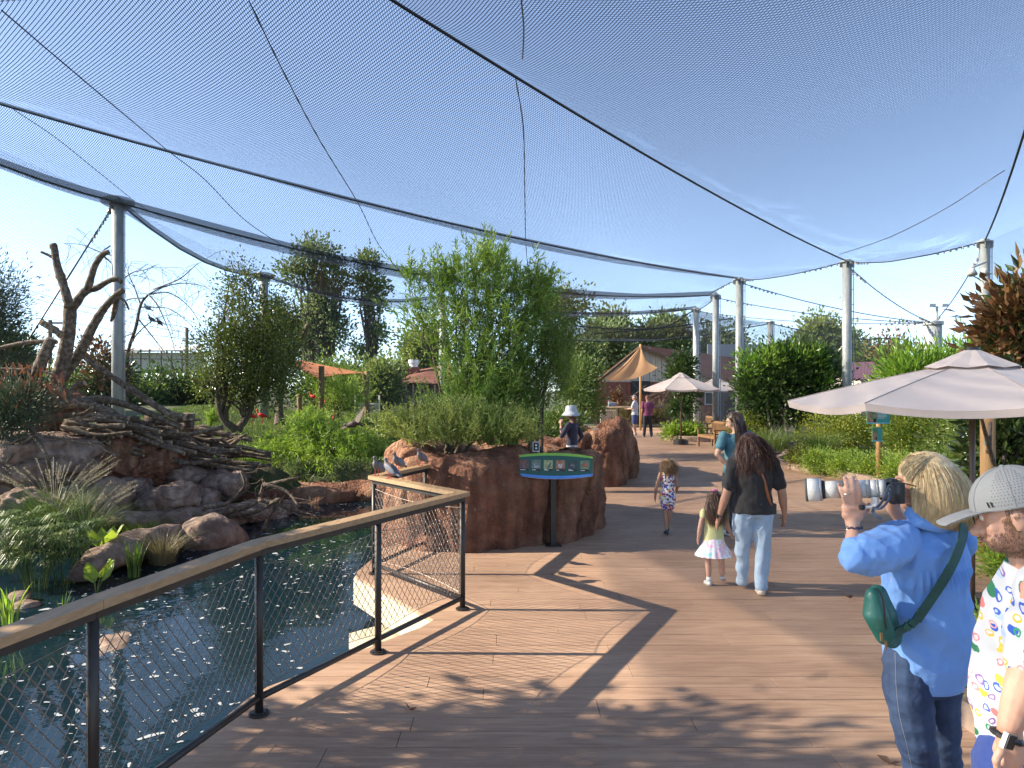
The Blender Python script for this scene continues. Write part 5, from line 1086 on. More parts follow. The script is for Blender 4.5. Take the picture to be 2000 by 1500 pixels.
for i in range(6):
    cx = -.375+.155*i; w_, h_ = .058, .072; cy = .0
    mb = MB(); poly2(mb, [(cx-w_, cy-h_), (cx+w_, cy-h_), (cx+w_, cy+h_), (cx-w_, cy+h_)], .0140); ph = mb.build('photo_panel', M('photo%d' % i, pc[i][0], tuple(min(1, v*2) for v in pc[i][0]), scale=30, rough=.3), sg)
    mb = MB(); ell = lambda ex, ey, rx, ry, a=0: [(cx+ex+rx*math.cos(t)*math.cos(a)-ry*math.sin(t)*math.sin(a), cy+ey+rx*math.cos(t)*math.sin(a)+ry*math.sin(t)*math.cos(a)) for t in [2*math.pi*j/14 for j in range(14)]]
    sh = [[ell(0,-.01,.009,.025,.2), ell(.002,.03,.008,.008), ell(-.006,.015,.004,.018)], [ell(.005,-.015,.035,.016,.15), ell(-.022,.018,.012,.01), ell(-.018,.003,.006,.015)], [ell(.015,.0,.011,.045,-.45), ell(.033,.035,.009,.009)], [ell(0,-.005,.026,.024), ell(.022,.022,.009,.009), ell(-.02,.015,.012,.01)], [ell(0,.005,.03,.008,.2), ell(-.01,.02,.01,.008), ell(.02,-.015,.006,.015)], [ell(0,.01,.025,.017,.3), ell(.022,.026,.009,.009), ell(-.02,-.005,.012,.006,.6)]][i]
    for s_ in sh: poly2(mb, s_, .0155)
    mb.build('bird_picture', M('bird%d' % i, pc[i][1], tuple(v*.5 for v in pc[i][1]), scale=60, rough=.4), ph)
    mb = MB(); poly2(mb, [(cx-w_, cy-h_), (cx+w_, cy-h_), (cx+w_, cy-.042), (cx-w_, cy-.042)], .0150, .001); mb.build('caption_strip', flat('cap_dark%d' % i, (.03,.025,.02)), ph)
    mb = MB(); ln = [.07,.05,.055,.035,.06,.05][i]; poly2(mb, [(cx-w_+.008, cy-.062), (cx-w_+.008+ln, cy-.062), (cx-w_+.008+ln, cy-.055), (cx-w_+.008, cy-.055)], .0165, .001)
    if i in (2, 4): poly2(mb, [(cx-w_+.008, cy-.052), (cx-w_+.04, cy-.052), (cx-w_+.04, cy-.046), (cx-w_+.008, cy-.046)], .0165, .001)
    stuff(mb.build('caption', s_wh, ph))
mb = MB(); mb.box((.53,9.235,.46), (.068,.068,.90), .1); mb.build('post', m_dark, sg); mb = MB(); mb.box((.53,9.235,.006), (.2,.2,.012), .1); mb.box((.53,9.235,.02), (.1,.1,.016), .1); mb.build('base_plate', m_dark, sg)
# call boxes
m_grey = flat('pale_grey_box', (.42,.43,.42))
def callbox(label, p, s=1.0):
    p = Vector(p); t = thing('speaker_box', label, 'speaker', p); mb = MB(); mb.box(p+Vector((0,0,.08*s)), (.095*s,.05*s,.135*s)); mb.build('housing', m_grey, t)
    mb = MB(); mb.box(p+Vector((0,-.027*s,.08*s)), (.068*s,.006,.105*s)); f = mb.build('face_plate', m_black, t)
    for dz in (.1, .06): mb = MB(); mb.tube([p+Vector((0,-.03*s,dz*s)), p+Vector((0,-.036*s,dz*s))], .013*s, 12); mb.build('button', s_wh, f)
    mb = MB(); mb.box(p+Vector((0,0,-.12)), (.03,.03,.27)); mb.build('stalk', m_dark, t)
callbox('small grey box with two round white buttons on the rock rim behind the bird sign', W(1047,884,9.45)); callbox('small grey box with round buttons on the second rock planter beside the sun hat wearer', W(1165,852,15.6), 1.15)
# ================= POSTS AND SIGNS RIGHT =================
m_post = M('turned_wood_post', (.30,.16,.06), (.42,.25,.10), scale=5, rough=.7, stretch=(3,3,.4), bump=.3)
s_teal, s_teal2, s_sky = flat('sign_teal', (.05,.30,.28)), flat('sign_teal_dark', (.02,.17,.16)), flat('sign_cyan', (.15,.50,.65))
m_pic = M('sign_picture', (.08,.20,.10), (.45,.22,.10), scale=9, rough=.4, contrast=(.45,.55))
def signpanel(name, label, c, w_, h_, rz=0, lines=6, split=.42, par=None, cat='sign'):
    c = Vector(c); t = thing(name, label, cat, c) if par is None else par; R = Matrix.Rotation(rz, 3, 'Z')
    def bx(x, z, w2, h2, d, th, mat, nm, pr): mb = MB(); mb.box(c+R@Vector((x, -d, z)), (w2, th, h2), rz); return mb.build(nm, mat, pr)
    b_ = bx(0, 0, w_, h_, 0, .012, s_teal, 'panel', t)
    bx(0, h_*.46, w_, h_*.07, .0075, .003, s_lg, 'top_band', b_); bx(0, -h_*.46, w_, h_*.07, .0075, .003, s_sky, 'bottom_band', b_)
    if split: bx(-w_/2+w_*split/2, 0, w_*split, h_*.84, .0075, .003, m_pic, 'picture', b_); bx(-w_/2+w_*split*.8, -h_*.3, w_*.12, h_*.22, .0095, .003, m_dark, 'inset_picture', b_)
    mb = MB(); rg = random.Random(3)
    for j in range(lines):
        l = w_*(1-split)*.8*rg.uniform(.6, 1); mb.box(c+R@Vector((-w_/2+w_*split+w_*.04+l/2, -.0075, h_*(.30-.09*j))), (l, .003, h_*.028), rz)
    stuff(mb.build('text_lines', s_wh, b_)); return t
pS = W(1717,0,15.0); sp_ = thing('sign_post', 'round wooden post carrying two teal sign panels in the shrubs', 'post', (pS.x,15.0,.08)); mb = MB(); mb.tube([Vector((pS.x,15.0,.08)), Vector((pS.x,15.0,2.0-(797-762)/F*15+.1))], .058, 14); mb.build('post', m_post, sp_, smooth=True)
signpanel('', '', W(1715.5,812,14.9), .48, .33, .0, par=sp_); signpanel('', '', W(1713,848,14.9), .21, .31, .0, lines=0, split=.5, par=sp_)
pT = W(1941,0,7.9); sp2 = thing('sign_post', 'thick round wooden post half hidden in the bronze magnolia', 'post', (pT.x,8.0,.08)); mb = MB(); mb.tube([Vector((pT.x,8.0,.08)), Vector((pT.x,8.0,1.72))], .075, 14); mb.build('post', m_post, sp2, smooth=True)
signpanel('', '', W(1925,858,7.8), .10, .13, .9, lines=2, split=.4, par=sp2)
# folding wooden stand behind the parasol pole
fsd = thing('folding_stand', 'slatted wooden folding stand leaning behind the blue shirt by the parasol pole', 'stand', (3.95,6.5,0))
for sx in (0, .16):
    mb = MB(); mb.box((0,0,0), (.045,.035,.72), R=Matrix.Identity(3)); 
    mb.v = [tuple(Matrix.Rotation(math.radians(14), 3, 'Y')@Vector(v)+Vector((3.86+sx,6.45+sx*.6,.35))) for v in mb.v]; mb.build('leg', m_post, fsd)
    mb = MB(); mb.box((0,0,0), (.045,.035,.72)); mb.v = [tuple(Matrix.Rotation(math.radians(-4), 3, 'Y')@Vector(v)+Vector((4.0+sx*.8,6.6+sx*.5,.35))) for v in mb.v]; mb.build('leg', m_post, fsd)
for j in range(6): mb = MB(); mb.box((3.80+j*.028+.08,6.5,.12+j*.1), (.20,.02,.05), .3); mb.build('slat', m_post, fsd)
# ================= BENCHES =================
m_teak = M('teak', (.20,.10,.04), (.32,.18,.08), scale=6, rough=.6, stretch=(4,4,4), bump=.2)
def bench():
    t = thing('wooden_bench', 'wooden slatted garden bench facing left beside the mid size parasol', 'bench', (0,0,0), world=False, group='wooden slatted benches')
    Lh = .75
    def bx(c, d, nm, R=None): mb = MB(); mb.box(c, d, R=R); return mb.build(nm, m_teak, t)
    for sx in (-1, 1):
        bx((sx*(Lh-.03), .25, .31), (.06,.06,.62), 'leg'); bx((sx*(Lh-.03), -.25, .46), (.06,.05,.92), 'leg'); bx((sx*(Lh-.03), .02, .64), (.07,.58,.035), 'armrest')
    for j in range(5): bx((0, .24-j*.1, .42), (2*Lh-.1, .075, .025), 'seat_slat')
    bx((0,.27,.38), (2*Lh-.1,.03,.07), 'apron'); bx((0,-.25,.87), (2*Lh-.02,.04,.08), 'top_rail'); bx((0,-.25,.50), (2*Lh-.02,.035,.05), 'lower_rail')
    for j in range(14): bx((-.63+j*.097, -.25, .68), (.045,.02,.31), 'back_slat')
    return t
b1 = bench(); b1.location = (7.0,24.9,0); b1.rotation_euler = (0,0,math.radians(97))
dup(b1, (8.1,29.8,0), math.radians(95), label='second wooden slatted bench farther back, beyond the first one')
# ================= BUILDINGS =================
m_board = M('weathered_white_board', (.42,.36,.28), (.58,.50,.40), scale=5, rough=.8, stretch=(3,3,.5), bump=.3)
m_red = M('red_corrugated', (.20,.075,.05), (.27,.11,.075), scale=3, rough=.8, spec=.2); m_roofr = M('red_brown_roof', (.17,.075,.055), (.23,.11,.08), scale=2, rough=.9, spec=.15)
barn = thing('barn', 'wide barn with pale board gable, red corrugated base and rust red roof', 'barn', W(1260,836,44)); Yb_ = 44
def edge_gable(px): return float(np.interp(px, [1172,1250,1330,1400], [741,678,712,742]))
x = 1176
while x < 1398:
    x1 = min(x+11.6, 1398); a, c = W(x+.4, edge_gable(x), Yb_), W(x1-.4, edge_gable(x1), Yb_); zb = W(0, 746, Yb_).z
    if a.z-zb > .1 or c.z-zb > .1: mb = MB(); mb.slab([(a.x,Yb_,zb),(c.x,Yb_,zb),(c.x,Yb_,max(c.z,zb+.02)),(a.x,Yb_,max(a.z,zb+.02))], (0,-1,0), .05); mb.build('board', m_board, barn)
    x = x1
mb = MB(); x0, x1 = W(1160,0,Yb_).x, W(1400,0,Yb_).x; N = int((x1-x0)/.075); zt_ = W(0,746,Yb_).z
vs = []
for i in range(N+1):
    d = [0,.035,.035,0][i % 4]; vs += [(x0+(x1-x0)*i/N, Yb_-.02-d, -.1), (x0+(x1-x0)*i/N, Yb_-.02-d, zt_)]
mb.add(vs, [(2*i, 2*i+2, 2*i+3, 2*i+1) for i in range(N)]); mb.build('corrugated_wall', m_red, barn)
mb = MB(); mb.slab([(x0-.2,Yb_+.1,-.1),(x1+.1,Yb_+.1,-.1),(x1+.1,Yb_+.1,W(0,742,44).z),(W(1250,0,44).x,Yb_+.1,W(0,680,44).z),(x0,Yb_+.1,W(0,742,44).z)], (0,-1,0), .08); mb.build('wall', m_red, barn)
mb = MB(); x2 = x1+11; mb.slab([(x1+.05,Yb_,-.1),(x2,62,-.1),(x2,62,2.6),(x1+.05,Yb_,2.6)], (1,-.6,0), .1); mb.build('side_wall', M('dark_wall', (.08,.05,.045), rough=.9), barn)
pk, le, re = W(1250,675,43.6), W(1168,741,43.6), W(1404,745,43.6); bk = Vector((12,18.5,.0))
for nm, e_, n_ in (('roof', re, 60), ('roof', le, 20)):
    mb = MB(); 
    for i in range(n_):
        a0, a1 = i/n_, (i+.86)/n_; P = [pk+bk*a0, pk+bk*a1, e_+bk*a1, e_+bk*a0]; mb.slab(P, (P[1]-P[0]).cross(P[2]-P[0]), .08)
        a2 = (i+1)/n_; P = [pk+bk*a1-Vector((0,0,.02)), pk+bk*a2-Vector((0,0,.02)), e_+bk*a2-Vector((0,0,.02)), e_+bk*a1-Vector((0,0,.02))]; mb.slab(P, (P[1]-P[0]).cross(P[2]-P[0]), .04)
    mb.build(nm, m_roofr, barn)
for a, c in ((le, pk), (pk, re)): mb = MB(); mb.tube([a-Vector((0,.04,.05)), c-Vector((0,.04,.05))], .05, 4); mb.build('verge_board', m_oldwood, barn)
mb = MB(); c = W(1262,690,43.85)
for j in range(6): mb.box(c+Vector((0,0,-.3+j*.12)), (.55,.05,.07))
mb.build('louvre', m_board, barn)
mb = MB(); c = W(1252,757,43.75); mb.box(c, (1.1,.06,.8)); mb.build('window', m_black, barn)
mb = MB(); c = W(1385,778,43.8); mb.box(c, (.55,.06,.8)); w_ = mb.build('window', m_grey, barn); mb = MB(); mb.box(c-Vector((0,.05,0)), (.42,.03,.66)); mb.build('pane', m_black, w_)
mb = MB(); mb.box(W(1480,690,64), (9,.1,1.6)); t = tag(mb.build('rooftop_screen', M('rooftop_grey', (.25,.27,.29), rough=.7), None), 'long grey railing like rooftop screen behind the columns', 'building')
# red roof at right
rr = thing('house', 'low building showing only its purple red ribbed roof beside the tallest column', 'building', W(1690,780,34)); a, c = W(1655,709,38), W(1722,707,38); d, e = W(1650,742,32), W(1730,742,32); mb = MB()
for i in range(26):
    u0, u1 = i/26, (i+.5)/26; mb.slab([a.lerp(c,u0), a.lerp(c,u1), d.lerp(e,u1), d.lerp(e,u0)], (0,-.4,1), .07); mb.slab([a.lerp(c,u1), a.lerp(c,(i+1)/26), d.lerp(e,(i+1)/26), d.lerp(e,u1)], (0,-.4,1), .02)
mb.build('roof', M('purple_red_roof', (.17,.06,.065), (.21,.08,.08), scale=3, rough=.5), rr); mb = MB(); mb.box(W(1688,775,36), (2,3.5,1.9)); mb.build('wall', m_board, rr)
# hip roof cabin left
Yh = 36; cb = thing('cabin', 'small cabin with red hip roof and white round chimney vent behind the shrub', 'cabin', W(820,806,Yh)); a, c, d, e = W(775,748,Yh-1.5), W(885,752,Yh-1.5), W(815,724,Yh+1), W(850,713,Yh+1); mb = MB()
mb.slab([a, c, W(880,712,Yh+1), d], (0,-.5,1), .08); mb.slab([a, d, W(795,745,Yh+4)], (-1,0,1), .08); mb.build('roof', m_roofr, cb)
mb = MB(); mb.box(W(828,778,Yh+.6), (2.5,2.2,1.5)); mb.build('wall', M('cabin_wall', (.28,.19,.13), (.36,.26,.19), scale=8, rough=.8, stretch=(8,8,.4)), cb)
for i in range(7):
    mb = MB(); p = W(779+i*14, 752, Yh-1.45); mb.box((p.x, p.y, (p.z+.3)/2+.15), (.07,.07,p.z-.2)); mb.build('frame_post', m_board, cb)
mb = MB(); p = W(820,784,Yh-1.5); mb.box(p, (2.3,.06,.06)); mb.build('frame_rail', m_board, cb)
ch = MB(); p = W(808,722,Yh+.3); ch.box(p+Vector((0,0,-.1)), (.55,.55,.45)); o_ = ch.build('chimney', m_red, cb); ch = MB(); ch.cyl(p+Vector((0,0,.12)), .22, .2, 16); ch.cyl(p+Vector((0,0,.32)), .27, .18, 16); ch.build('vent', M('white_vent', (.7,.7,.7), rough=.4, metal=.3), o_)
# white framed cage left of it
cg = thing('cage', 'white framed wire cage panel behind the right sail post', 'cage', W(720,810,30)); m_wp = M('white_paint', (.66,.66,.62), rough=.5)
for px in (694, 741): p, q = W(px,772,30), W(px,811,30); mb = MB(); mb.tube([p, q], .03, 6); mb.build('frame_post', m_wp, cg)
for py in (789, 811): mb = MB(); mb.tube([W(694,py,30), W(741,py,30)], .03, 6); mb.build('frame_rail', m_wp, cg)
mb = MB()
for i in range(30): px = 694+47*i/29; mb.tube([W(px,789,30), W(px,811,30)], .006, 3, caps=False)
stuff(mb.build('wire', m_wp, cg))
# far white roofed building and fence at left
fb = thing('greenhouse', 'long pale roofed low building behind a fence at far left', 'building', W(305,710,62)); mb = MB(); mb.slab([W(235,688,62), W(400,683,62), W(400,676,70), W(235,680,70)], (0,-.3,1), .1); mb.build('roof', m_wp, fb); mb = MB(); mb.box(W(318,700,63)-Vector((0,0,.4)), (7.2,.3,1.8)); mb.build('wall', M('pale_wall', (.42,.42,.34), (.5,.5,.42), scale=.5, rough=.8), fb)
ff = thing('fence', 'post and wire fence in front of the pale roofed building at left', 'fence', W(305,715,48))
for px in (240,258,275,292,315,335,356): p = W(px,682 if px < 300 else 686,48); mb = MB(); mb.tube([Vector((p.x,48,.3)), p], .05, 6); mb.build('post', m_oldwood, ff)
for py in (684, 700): mb = MB(); mb.tube([W(236,py,48), W(362,py+2,48)], .025, 4); mb.build('rail', m_oldwood, ff)
# ================= SHADE SAILS =================
def sail(name, label, corners, sag, mat, n=16, fold=0.0):
    P = [Vector(c) for c in corners]; tri = len(P) == 3
    if tri: P = [P[0], P[0], P[1], P[2]]
    A_, B__, C_, D_ = P; vs = []; ctr = (A_+B__+C_+D_)/4
    for i in range(n+1):
        for j in range(n+1):
            u, v = i/n, j/n; p = (A_*(1-u)+B__*u)*(1-v)+(D_*(1-u)+C_*u)*v; e = (4*u*(1-u)*(1-(4*v*(1-v)))+4*v*(1-v)*(1-4*u*(1-u)))
            p = p.lerp(ctr, .13*e*(1 if not tri else .8)); p.z -= sag*16*u*(1-u)*v*(1-v); p.y += fold*math.sin(u*22)*v*(1-v*.3); vs.append(p)
    m = len(vs); fs = [(i*(n+1)+j, i*(n+1)+j+1, (i+1)*(n+1)+j+1, (i+1)*(n+1)+j) for i in range(n) for j in range(n)]
    mb = MB(); mb.add(vs+[v+Vector((0,.012,.012)) for v in vs], fs+[tuple(m+x for x in reversed(f)) for f in fs]); t = thing(name, label, 'shade sail', ctr); mb.build('canvas', mat, t, smooth=True); return t
m_orange = M('orange_canvas', (.50,.20,.085), (.56,.24,.11), scale=2, rough=.8, trans=.35); m_tan = M('tan_canvas', (.56,.34,.17), (.62,.39,.20), scale=2, rough=.8, trans=.3)
so = sail('shade_sail', 'orange shade sail stretched between wooden posts beyond the weeping bush', [W(545,709,27), W(586,703,31), W(713,729,28), W(622,739,25.5)], .12, m_orange)
for i, (px, t_, b_, Y, lb) in enumerate([(628,715,815,25.5,'left front wooden post of the orange shade sail'),(717,725,822,28,'right wooden post of the orange shade sail'),(585,770,825,28,'short wooden post left of the orange shade sail')]):
    p, q = W(px,t_,Y), W(px,b_+20,Y); o = thing('wooden_post', lb, 'post', q); mb = MB(); mb.tube([q, p], .10, 10); mb.build('post', M('post_wood%d' % i, (.16,.11,.05), (.25,.18,.09), scale=6, rough=.9, stretch=(2,2,.4)), o, smooth=True)
st_ = thing('shade_sail', 'tan triangular shade sail hanging in folds from a tall pole before the barn', 'shade sail', W(1251,850,35.5))
TA, TB, TC = W(1251,676,35.4), W(1180,741,34.8), W(1285,718,35.0); vs = []; n = 22
for i in range(n+1):
    for j in range(n+1):
        v = i/n; u = j/n; lo = TB.lerp(TC, u)+Vector((0,0,-.28*4*u*(1-u))); p = TA.lerp(lo, v); c = (TA+TB+TC)/3
        side = (abs(u-.5)*2)**6; p = p.lerp(c, .34*4*v*(1-v)*side) if True else p; p = p+Vector((0, .045*math.sin(u*13+v*1.5)*v*(1.1-v)*1.6, 0)); vs.append(p)
fs = [(i*(n+1)+j, i*(n+1)+j+1, (i+1)*(n+1)+j+1, (i+1)*(n+1)+j) for i in range(n) for j in range(n)]; m = len(vs)
mb = MB(); mb.add(vs+[v+Vector((0,.015,0)) for v in vs], fs+[tuple(m+x for x in reversed(f)) for f in fs]); mb.build('canvas', m_tan, st_, smooth=True)
p = W(1251,672,35.6); t = thing('wooden_post', 'tall yellowish pole holding up the tan shade sail', 'post', (p.x,35.6,0)); mb = MB(); mb.tube([Vector((p.x,35.6,-.02)), p], .055, 10); mb.build('post', m_post, t, smooth=True)
# ================= FAR RAILING =================
fr = thing('railing', 'dark railing with wire mesh across the far end of the boardwalk', 'railing', W(1250,830,36)); Yf = 36.5
xs = [W(px,0,Yf).x for px in (1165,1176,1208,1240,1272,1306,1332)]; zt_ = 1.12
mb = MB(); mb.tube([(xs[0],Yf,zt_), (xs[-1],Yf,zt_)], .055, 8); mb.build('cap_rail', m_oldwood, fr, smooth=True)
for x in xs: mb = MB(); mb.tube([(x,Yf,0), (x,Yf,zt_)], .035, 6); mb.build('post', m_dark, fr)
mb = MB(); mb.tube([(xs[0],Yf,.12), (xs[-1],Yf,.12)], .03, 6); mb.build('bottom_rail', m_dark, fr)
gt = thing('mesh_panel', 'pale diamond lattice panel below the far railing behind the second rock planter', 'panel', W(1188,830,35.8)); mb = MB(); x0, x1, z0, z1 = W(1173,0,35.8).x, W(1203,0,35.8).x, .2, 1.0
for i in range(-10, 12):
    for sg_ in (1, -1):
        pts = [];
        for k in range(21):
            z = z0+(z1-z0)*k/20; x = x0+.075*i+sg_*(z-z0)*.6
            if x0 <= x <= x1: pts.append((x, 35.8, z))
        if len(pts) > 1: mb.tube([pts[0], pts[-1]], .012, 4, caps=False)
stuff(mb.build('lattice', m_board, gt)); mb = MB(); mb.tube([(x0,35.8,0),(x0,35.8,z1),(x1,35.8,z1),(x1,35.8,0)], .025, 6); mb.build('frame', m_board, gt)
bg_ = thing('camera_bag', 'pale blue grey bag resting on the far railing beside the two men', 'bag', W(1196,793,36.2)); o = sculpt('bag', [('b', W(1196,790,36.2), (.42,.2,.22)), ('t', [W(1189,783,36.2), W(1186,776,36.2), W(1194,776,36.2)], .03)], flat('bag_pale', (.16,.2,.26)), bg_, .03)
deadbranch('brown branch pile with dead leaves in front of the barn, left of the two men', [[(1185,800),(1200,780),(1212,762)], [(1172,758),(1195,775),(1215,795)], [(1215,785),(1240,770),(1262,752)], [(1195,790),(1205,770),(1190,755)], [(1210,752),(1225,775),(1240,800)]], 39, .07, 71, .9, tl=.7)
deadbranch('tangle of pale branches in front of the barn, right of the two men', [[(1265,775),(1290,768),(1310,775)], [(1290,800),(1300,775),(1312,755)], [(1285,760),(1300,780),(1320,800)], [(1258,790),(1285,775),(1300,765)]], 39, .06, 72, .9, tl=.7)
mb = MB(); _Q, _, _ = clump_leaves([B(1203,778,38.8,8,11,.3)], 40, 10, .25, .2, .10, 73); mb.quads(_Q); t = tag(mb.build('dead_leaf_clump', lf_dead), 'clump of tan dead leaves caught in the left branch pile by the barn', 'leaves', kind='stuff')
# ================= BIRDS =================
m_pig = M('pigeon_feather', (.085,.075,.08), (.15,.13,.135), scale=25, rough=.7, bump=.4, bscale=120, bdist=.003); m_pigh = M('pigeon_head', (.10,.13,.15), (.17,.17,.2), scale=30, rough=.6)
m_red2 = flat('red_leg', (.45,.03,.05)); m_beak = flat('beak', (.06,.05,.05))
def pigeon():
    t = thing('pigeon', 'x', 'pigeon', (0,0,0), world=False, group='pigeons perched on the railing')
    sculpt('body', [('e', (0,-.01,.105), (.042,.085,.045), 0, 0, .62), ('e', (0,.035,.135), (.03,.035,.04)), ('t', [(0,.04,.15), (0,.048,.185)], [.024,.018]), ('e', (0,.055,.2), (.018,.024,.019)), ('t', [(0,-.06,.07), (0,-.16,.02)], [.028,.014], (1,.5))], m_pig, t, .006, 2)
    for s in (-1, 1):
        sculpt('wing', [('e', (s*.036,-.03,.1), (.012,.08,.034), 0, 0, .6), ('e', (s*.02,-.105,.052), (.009,.06,.014), 0, 0, .45)], m_pigh, t, .005, 2)
        mb = MB(); mb.tube([(s*.018,.0,.07), (s*.018,.005,.0)], .0035, 6); mb.tube([(s*.018,.035,.003), (s*.018,-.015,.003)], .003, 5); mb.tube([(s*.03,.028,.003), (s*.018,.0,.003), (s*.005,.028,.003)], .003, 5); mb.build('leg', m_red2, t)
        mb = MB(); mb.sph((s*.0165,.062,.203), .0035, 8); mb.build('eye', m_red2, t)
    mb = MB(); mb.tube([(0,.075,.198), (0,.098,.192)], [.005,.0015], 6); mb.build('beak', m_beak, t); return t
pg = pigeon(); zc = 1.072
def onrail(i, t): return RP[i].lerp(RP[i+1], t)+Vector((0,0,zc))
pg.location = onrail(4, .97)+Vector((0,.03,0)); pg.rotation_euler = (0,0,math.radians(165)); pg['label'] = 'grey pigeon at the far left corner of the railing, left of the other three'
dup(pg, onrail(4, .80), math.radians(62), label='darker grey pigeon nearest the viewer on the front rail, tail to the right'); dup(pg, onrail(5, .42), math.radians(150), label='grey pigeon facing away on the rear rail, second from the right'); dup(pg, onrail(5, .9), math.radians(155), label='grey pigeon facing away at the end of the rear rail by the rock')
for i, (px, py, lb) in enumerate([(287,601,'black bird silhouette perched highest in the bare drooping tree'),(295,623,'black bird silhouette perched in the middle of the bare tree'),(310,629,'black bird silhouette perched lowest right in the bare tree')]):
    b_ = dup(pg, W(px,py,21)-Vector((0,0,.12)), math.radians(90+40*i), label=lb, group='dark birds perched in the bare tree', scale=1.15); b_['category'] = 'bird'; b_.name = 'perched_bird'
    for c_ in list(b_.children): c_.name = c_.name
m_ibis = flat('scarlet_feather', (.62,.02,.02), rough=.6)
def ibis():
    t = thing('scarlet_ibis', 'x', 'ibis', (0,0,0), world=False, group='scarlet ibises on the far lawn')
    sculpt('body', [('e', (0,0,.36), (.085,.17,.085), 0, 0, .3), ('t', [(0,.12,.42), (0,.19,.5), (0,.17,.57)], [.045,.028,.026]), ('e', (0,.18,.59), (.03,.045,.032)), ('t', [(0,-.14,.33), (0,-.24,.28)], [.05,.02])], m_ibis, t, .014, 2)
    mb = MB(); mb.tube(crv([(0,.21,.59), (0,.28,.56), (0,.32,.49)], 4), [.010,.010,.009,.009,.008,.007,.006,.005,.004], 6); mb.build('bill', m_beak, t)
    for s in (-1, 1): mb = MB(); mb.tube([(s*.035,0,.3), (s*.035,-.03,.15), (s*.035,0,0)], .009, 5); mb.build('leg', m_red2, t)
    return t
ib = ibis(); ib.location = W(432,803,22.5)-Vector((0,0,.3)); ib.rotation_euler = (0,0,1.2); ib['label'] = 'scarlet ibis left of the lime green upright bush shade, leftmost of all'
for px, py, Y, r_, lb in [(493,804,23,2.6,'scarlet ibis just right of the holly trunk'),(511,803,23.4,1.6,'scarlet ibis beside another, farther from the holly trunk'),(612,768,28,1.4,'scarlet ibis perched under the orange sail left of the front post'),(634,776,28,.4,'scarlet ibis perched right of the orange sail front post'),(652,809,26.5,0,'scarlet ibis half hidden in the reeds by the flying bird')]: dup(ib, W(px,py,Y)-Vector((0,0,.42)), r_, label=lb, scale=.8)
fbd = thing('flying_bird', 'brown bird in flight with wings spread low over the green bush', 'bird', W(690,828,13)); m_fb = M('brown_feather', (.045,.028,.02), (.10,.065,.045), scale=20, rough=.7); Yk = 13
sculpt('body', [('t', [W(700,824,Yk), W(690,828,Yk), W(680,831,Yk)], [.045,.07,.045]), ('e', W(675,829,Yk), (.04,.035,.032)), ('t', [W(700,826,Yk), W(708,832,Yk)], [.04,.02])], m_fb, fbd, .014, 2)
for pts in ([(692,822),(697,812),(706,800),(713,795),(711,806),(705,818),(700,826)], [(690,830),(680,833),(668,838),(664,837),(672,832),(684,826)]):
    mb = MB(); mb.slab([W(a, b_, Yk-.02*i*(1 if len(pts) == 7 else -1)) for i, (a, b_) in enumerate(pts)], (0,-1,0.2), .012); mb.build('wing', m_fb, fbd)
mb = MB(); mb.tube([W(676,829,Yk), W(671,831,Yk)], [.012,.004], 6); mb.build('beak', flat('orange_beak', (.5,.15,.05)), fbd)
# stray things on the deck: dry leaves
rg = np.random.default_rng(3)
for i, (px, py, lb) in enumerate([(1655,1166,'curled dry leaf on the planks left of the green bag'),(797,1385,'small dark dry leaf on the planks in the mesh shadow'),(1738,1492,'dark dry leaf scrap at the bottom edge by the jeans')]):
    p = G(px, py, .012); mb = MB(); mb.quads(leaf_quads(np.array([tuple(p), tuple(p+Vector((.02,.01,0)))]), np.array([[1,.2,.1],[-.6,.5,.2]]), .07, .03, rg)); tag(mb.build('dry_leaf', lf_dead), lb, 'leaf')
# ================= PEOPLE =================
def skinm(name, c, c2=None, rough=.5):
    m = M(name, c, c2 or tuple(v*.86 for v in c), scale=14, rough=rough, bump=.12, bscale=220, bdist=.001); b = m.node_tree.nodes['Principled BSDF']
    b.inputs['Subsurface Weight'].default_value = .12; b.inputs['Subsurface Radius'].default_value = (.012,.005,.003); b.inputs['Subsurface Scale'].default_value = .6; return m
sk_fair = skinm('skin_fair', (.56,.33,.235), (.48,.25,.17)); sk_tan = skinm('skin_tan', (.42,.22,.14)); sk_light = skinm('skin_light', (.52,.31,.21))
m_eye = flat('eye_white', (.7,.68,.65)); m_iris = flat('iris', (.05,.035,.03)); m_lip = flat('lip', (.42,.16,.13)); m_shoe = flat('shoe_white', (.62,.61,.58)); m_sole = flat('shoe_sole', (.5,.48,.44)); m_blk = flat('shoe_black', (.02,.02,.022))
def cloth(name, c, c2=None, **k):
    d = dict(scale=7, rough=.85, bump=.45, bscale=22, sheen=.15, bdist=.012); d.update(k); return M(name, c, c2 or tuple(v*.85 for v in c), **d)
def wr(amp, s=9, seed=0, st=(1,1,.6)):
    def f(x, y, z):
        a = mnoise.noise(Vector((x*s*st[0]+seed, y*s*st[1], z*s*st[2]))); b = mnoise.noise(Vector((x*s*2.3+seed, y*s*2.3, z*s*1.1)))
        return amp*((1-abs(a)*2.4)*.7+b*.35)
    return f
V_ = Vector
def J0(h, hs=1.0):
    j = {}
    def s(n, x, y, z): j[n+'R'] = V_((x*h, y*h, z*h)); j[n+'L'] = V_((-x*h, y*h, z*h))
    s('sh', .102, 0, .812); s('el', .128, -.02, .635); s('wr', .135, .03, .485); s('ha', .135, .05, .44); s('hi', .05, 0, .50); s('kn', .055, .015, .28); s('an', .055, -.01, .045)
    j['pe'] = V_((0,0,.53*h)); j['ch'] = V_((0,0,.73*h)); j['ne'] = V_((0,-.004,.845))*h; j['he'] = V_((0,.012,.928))*h; return j
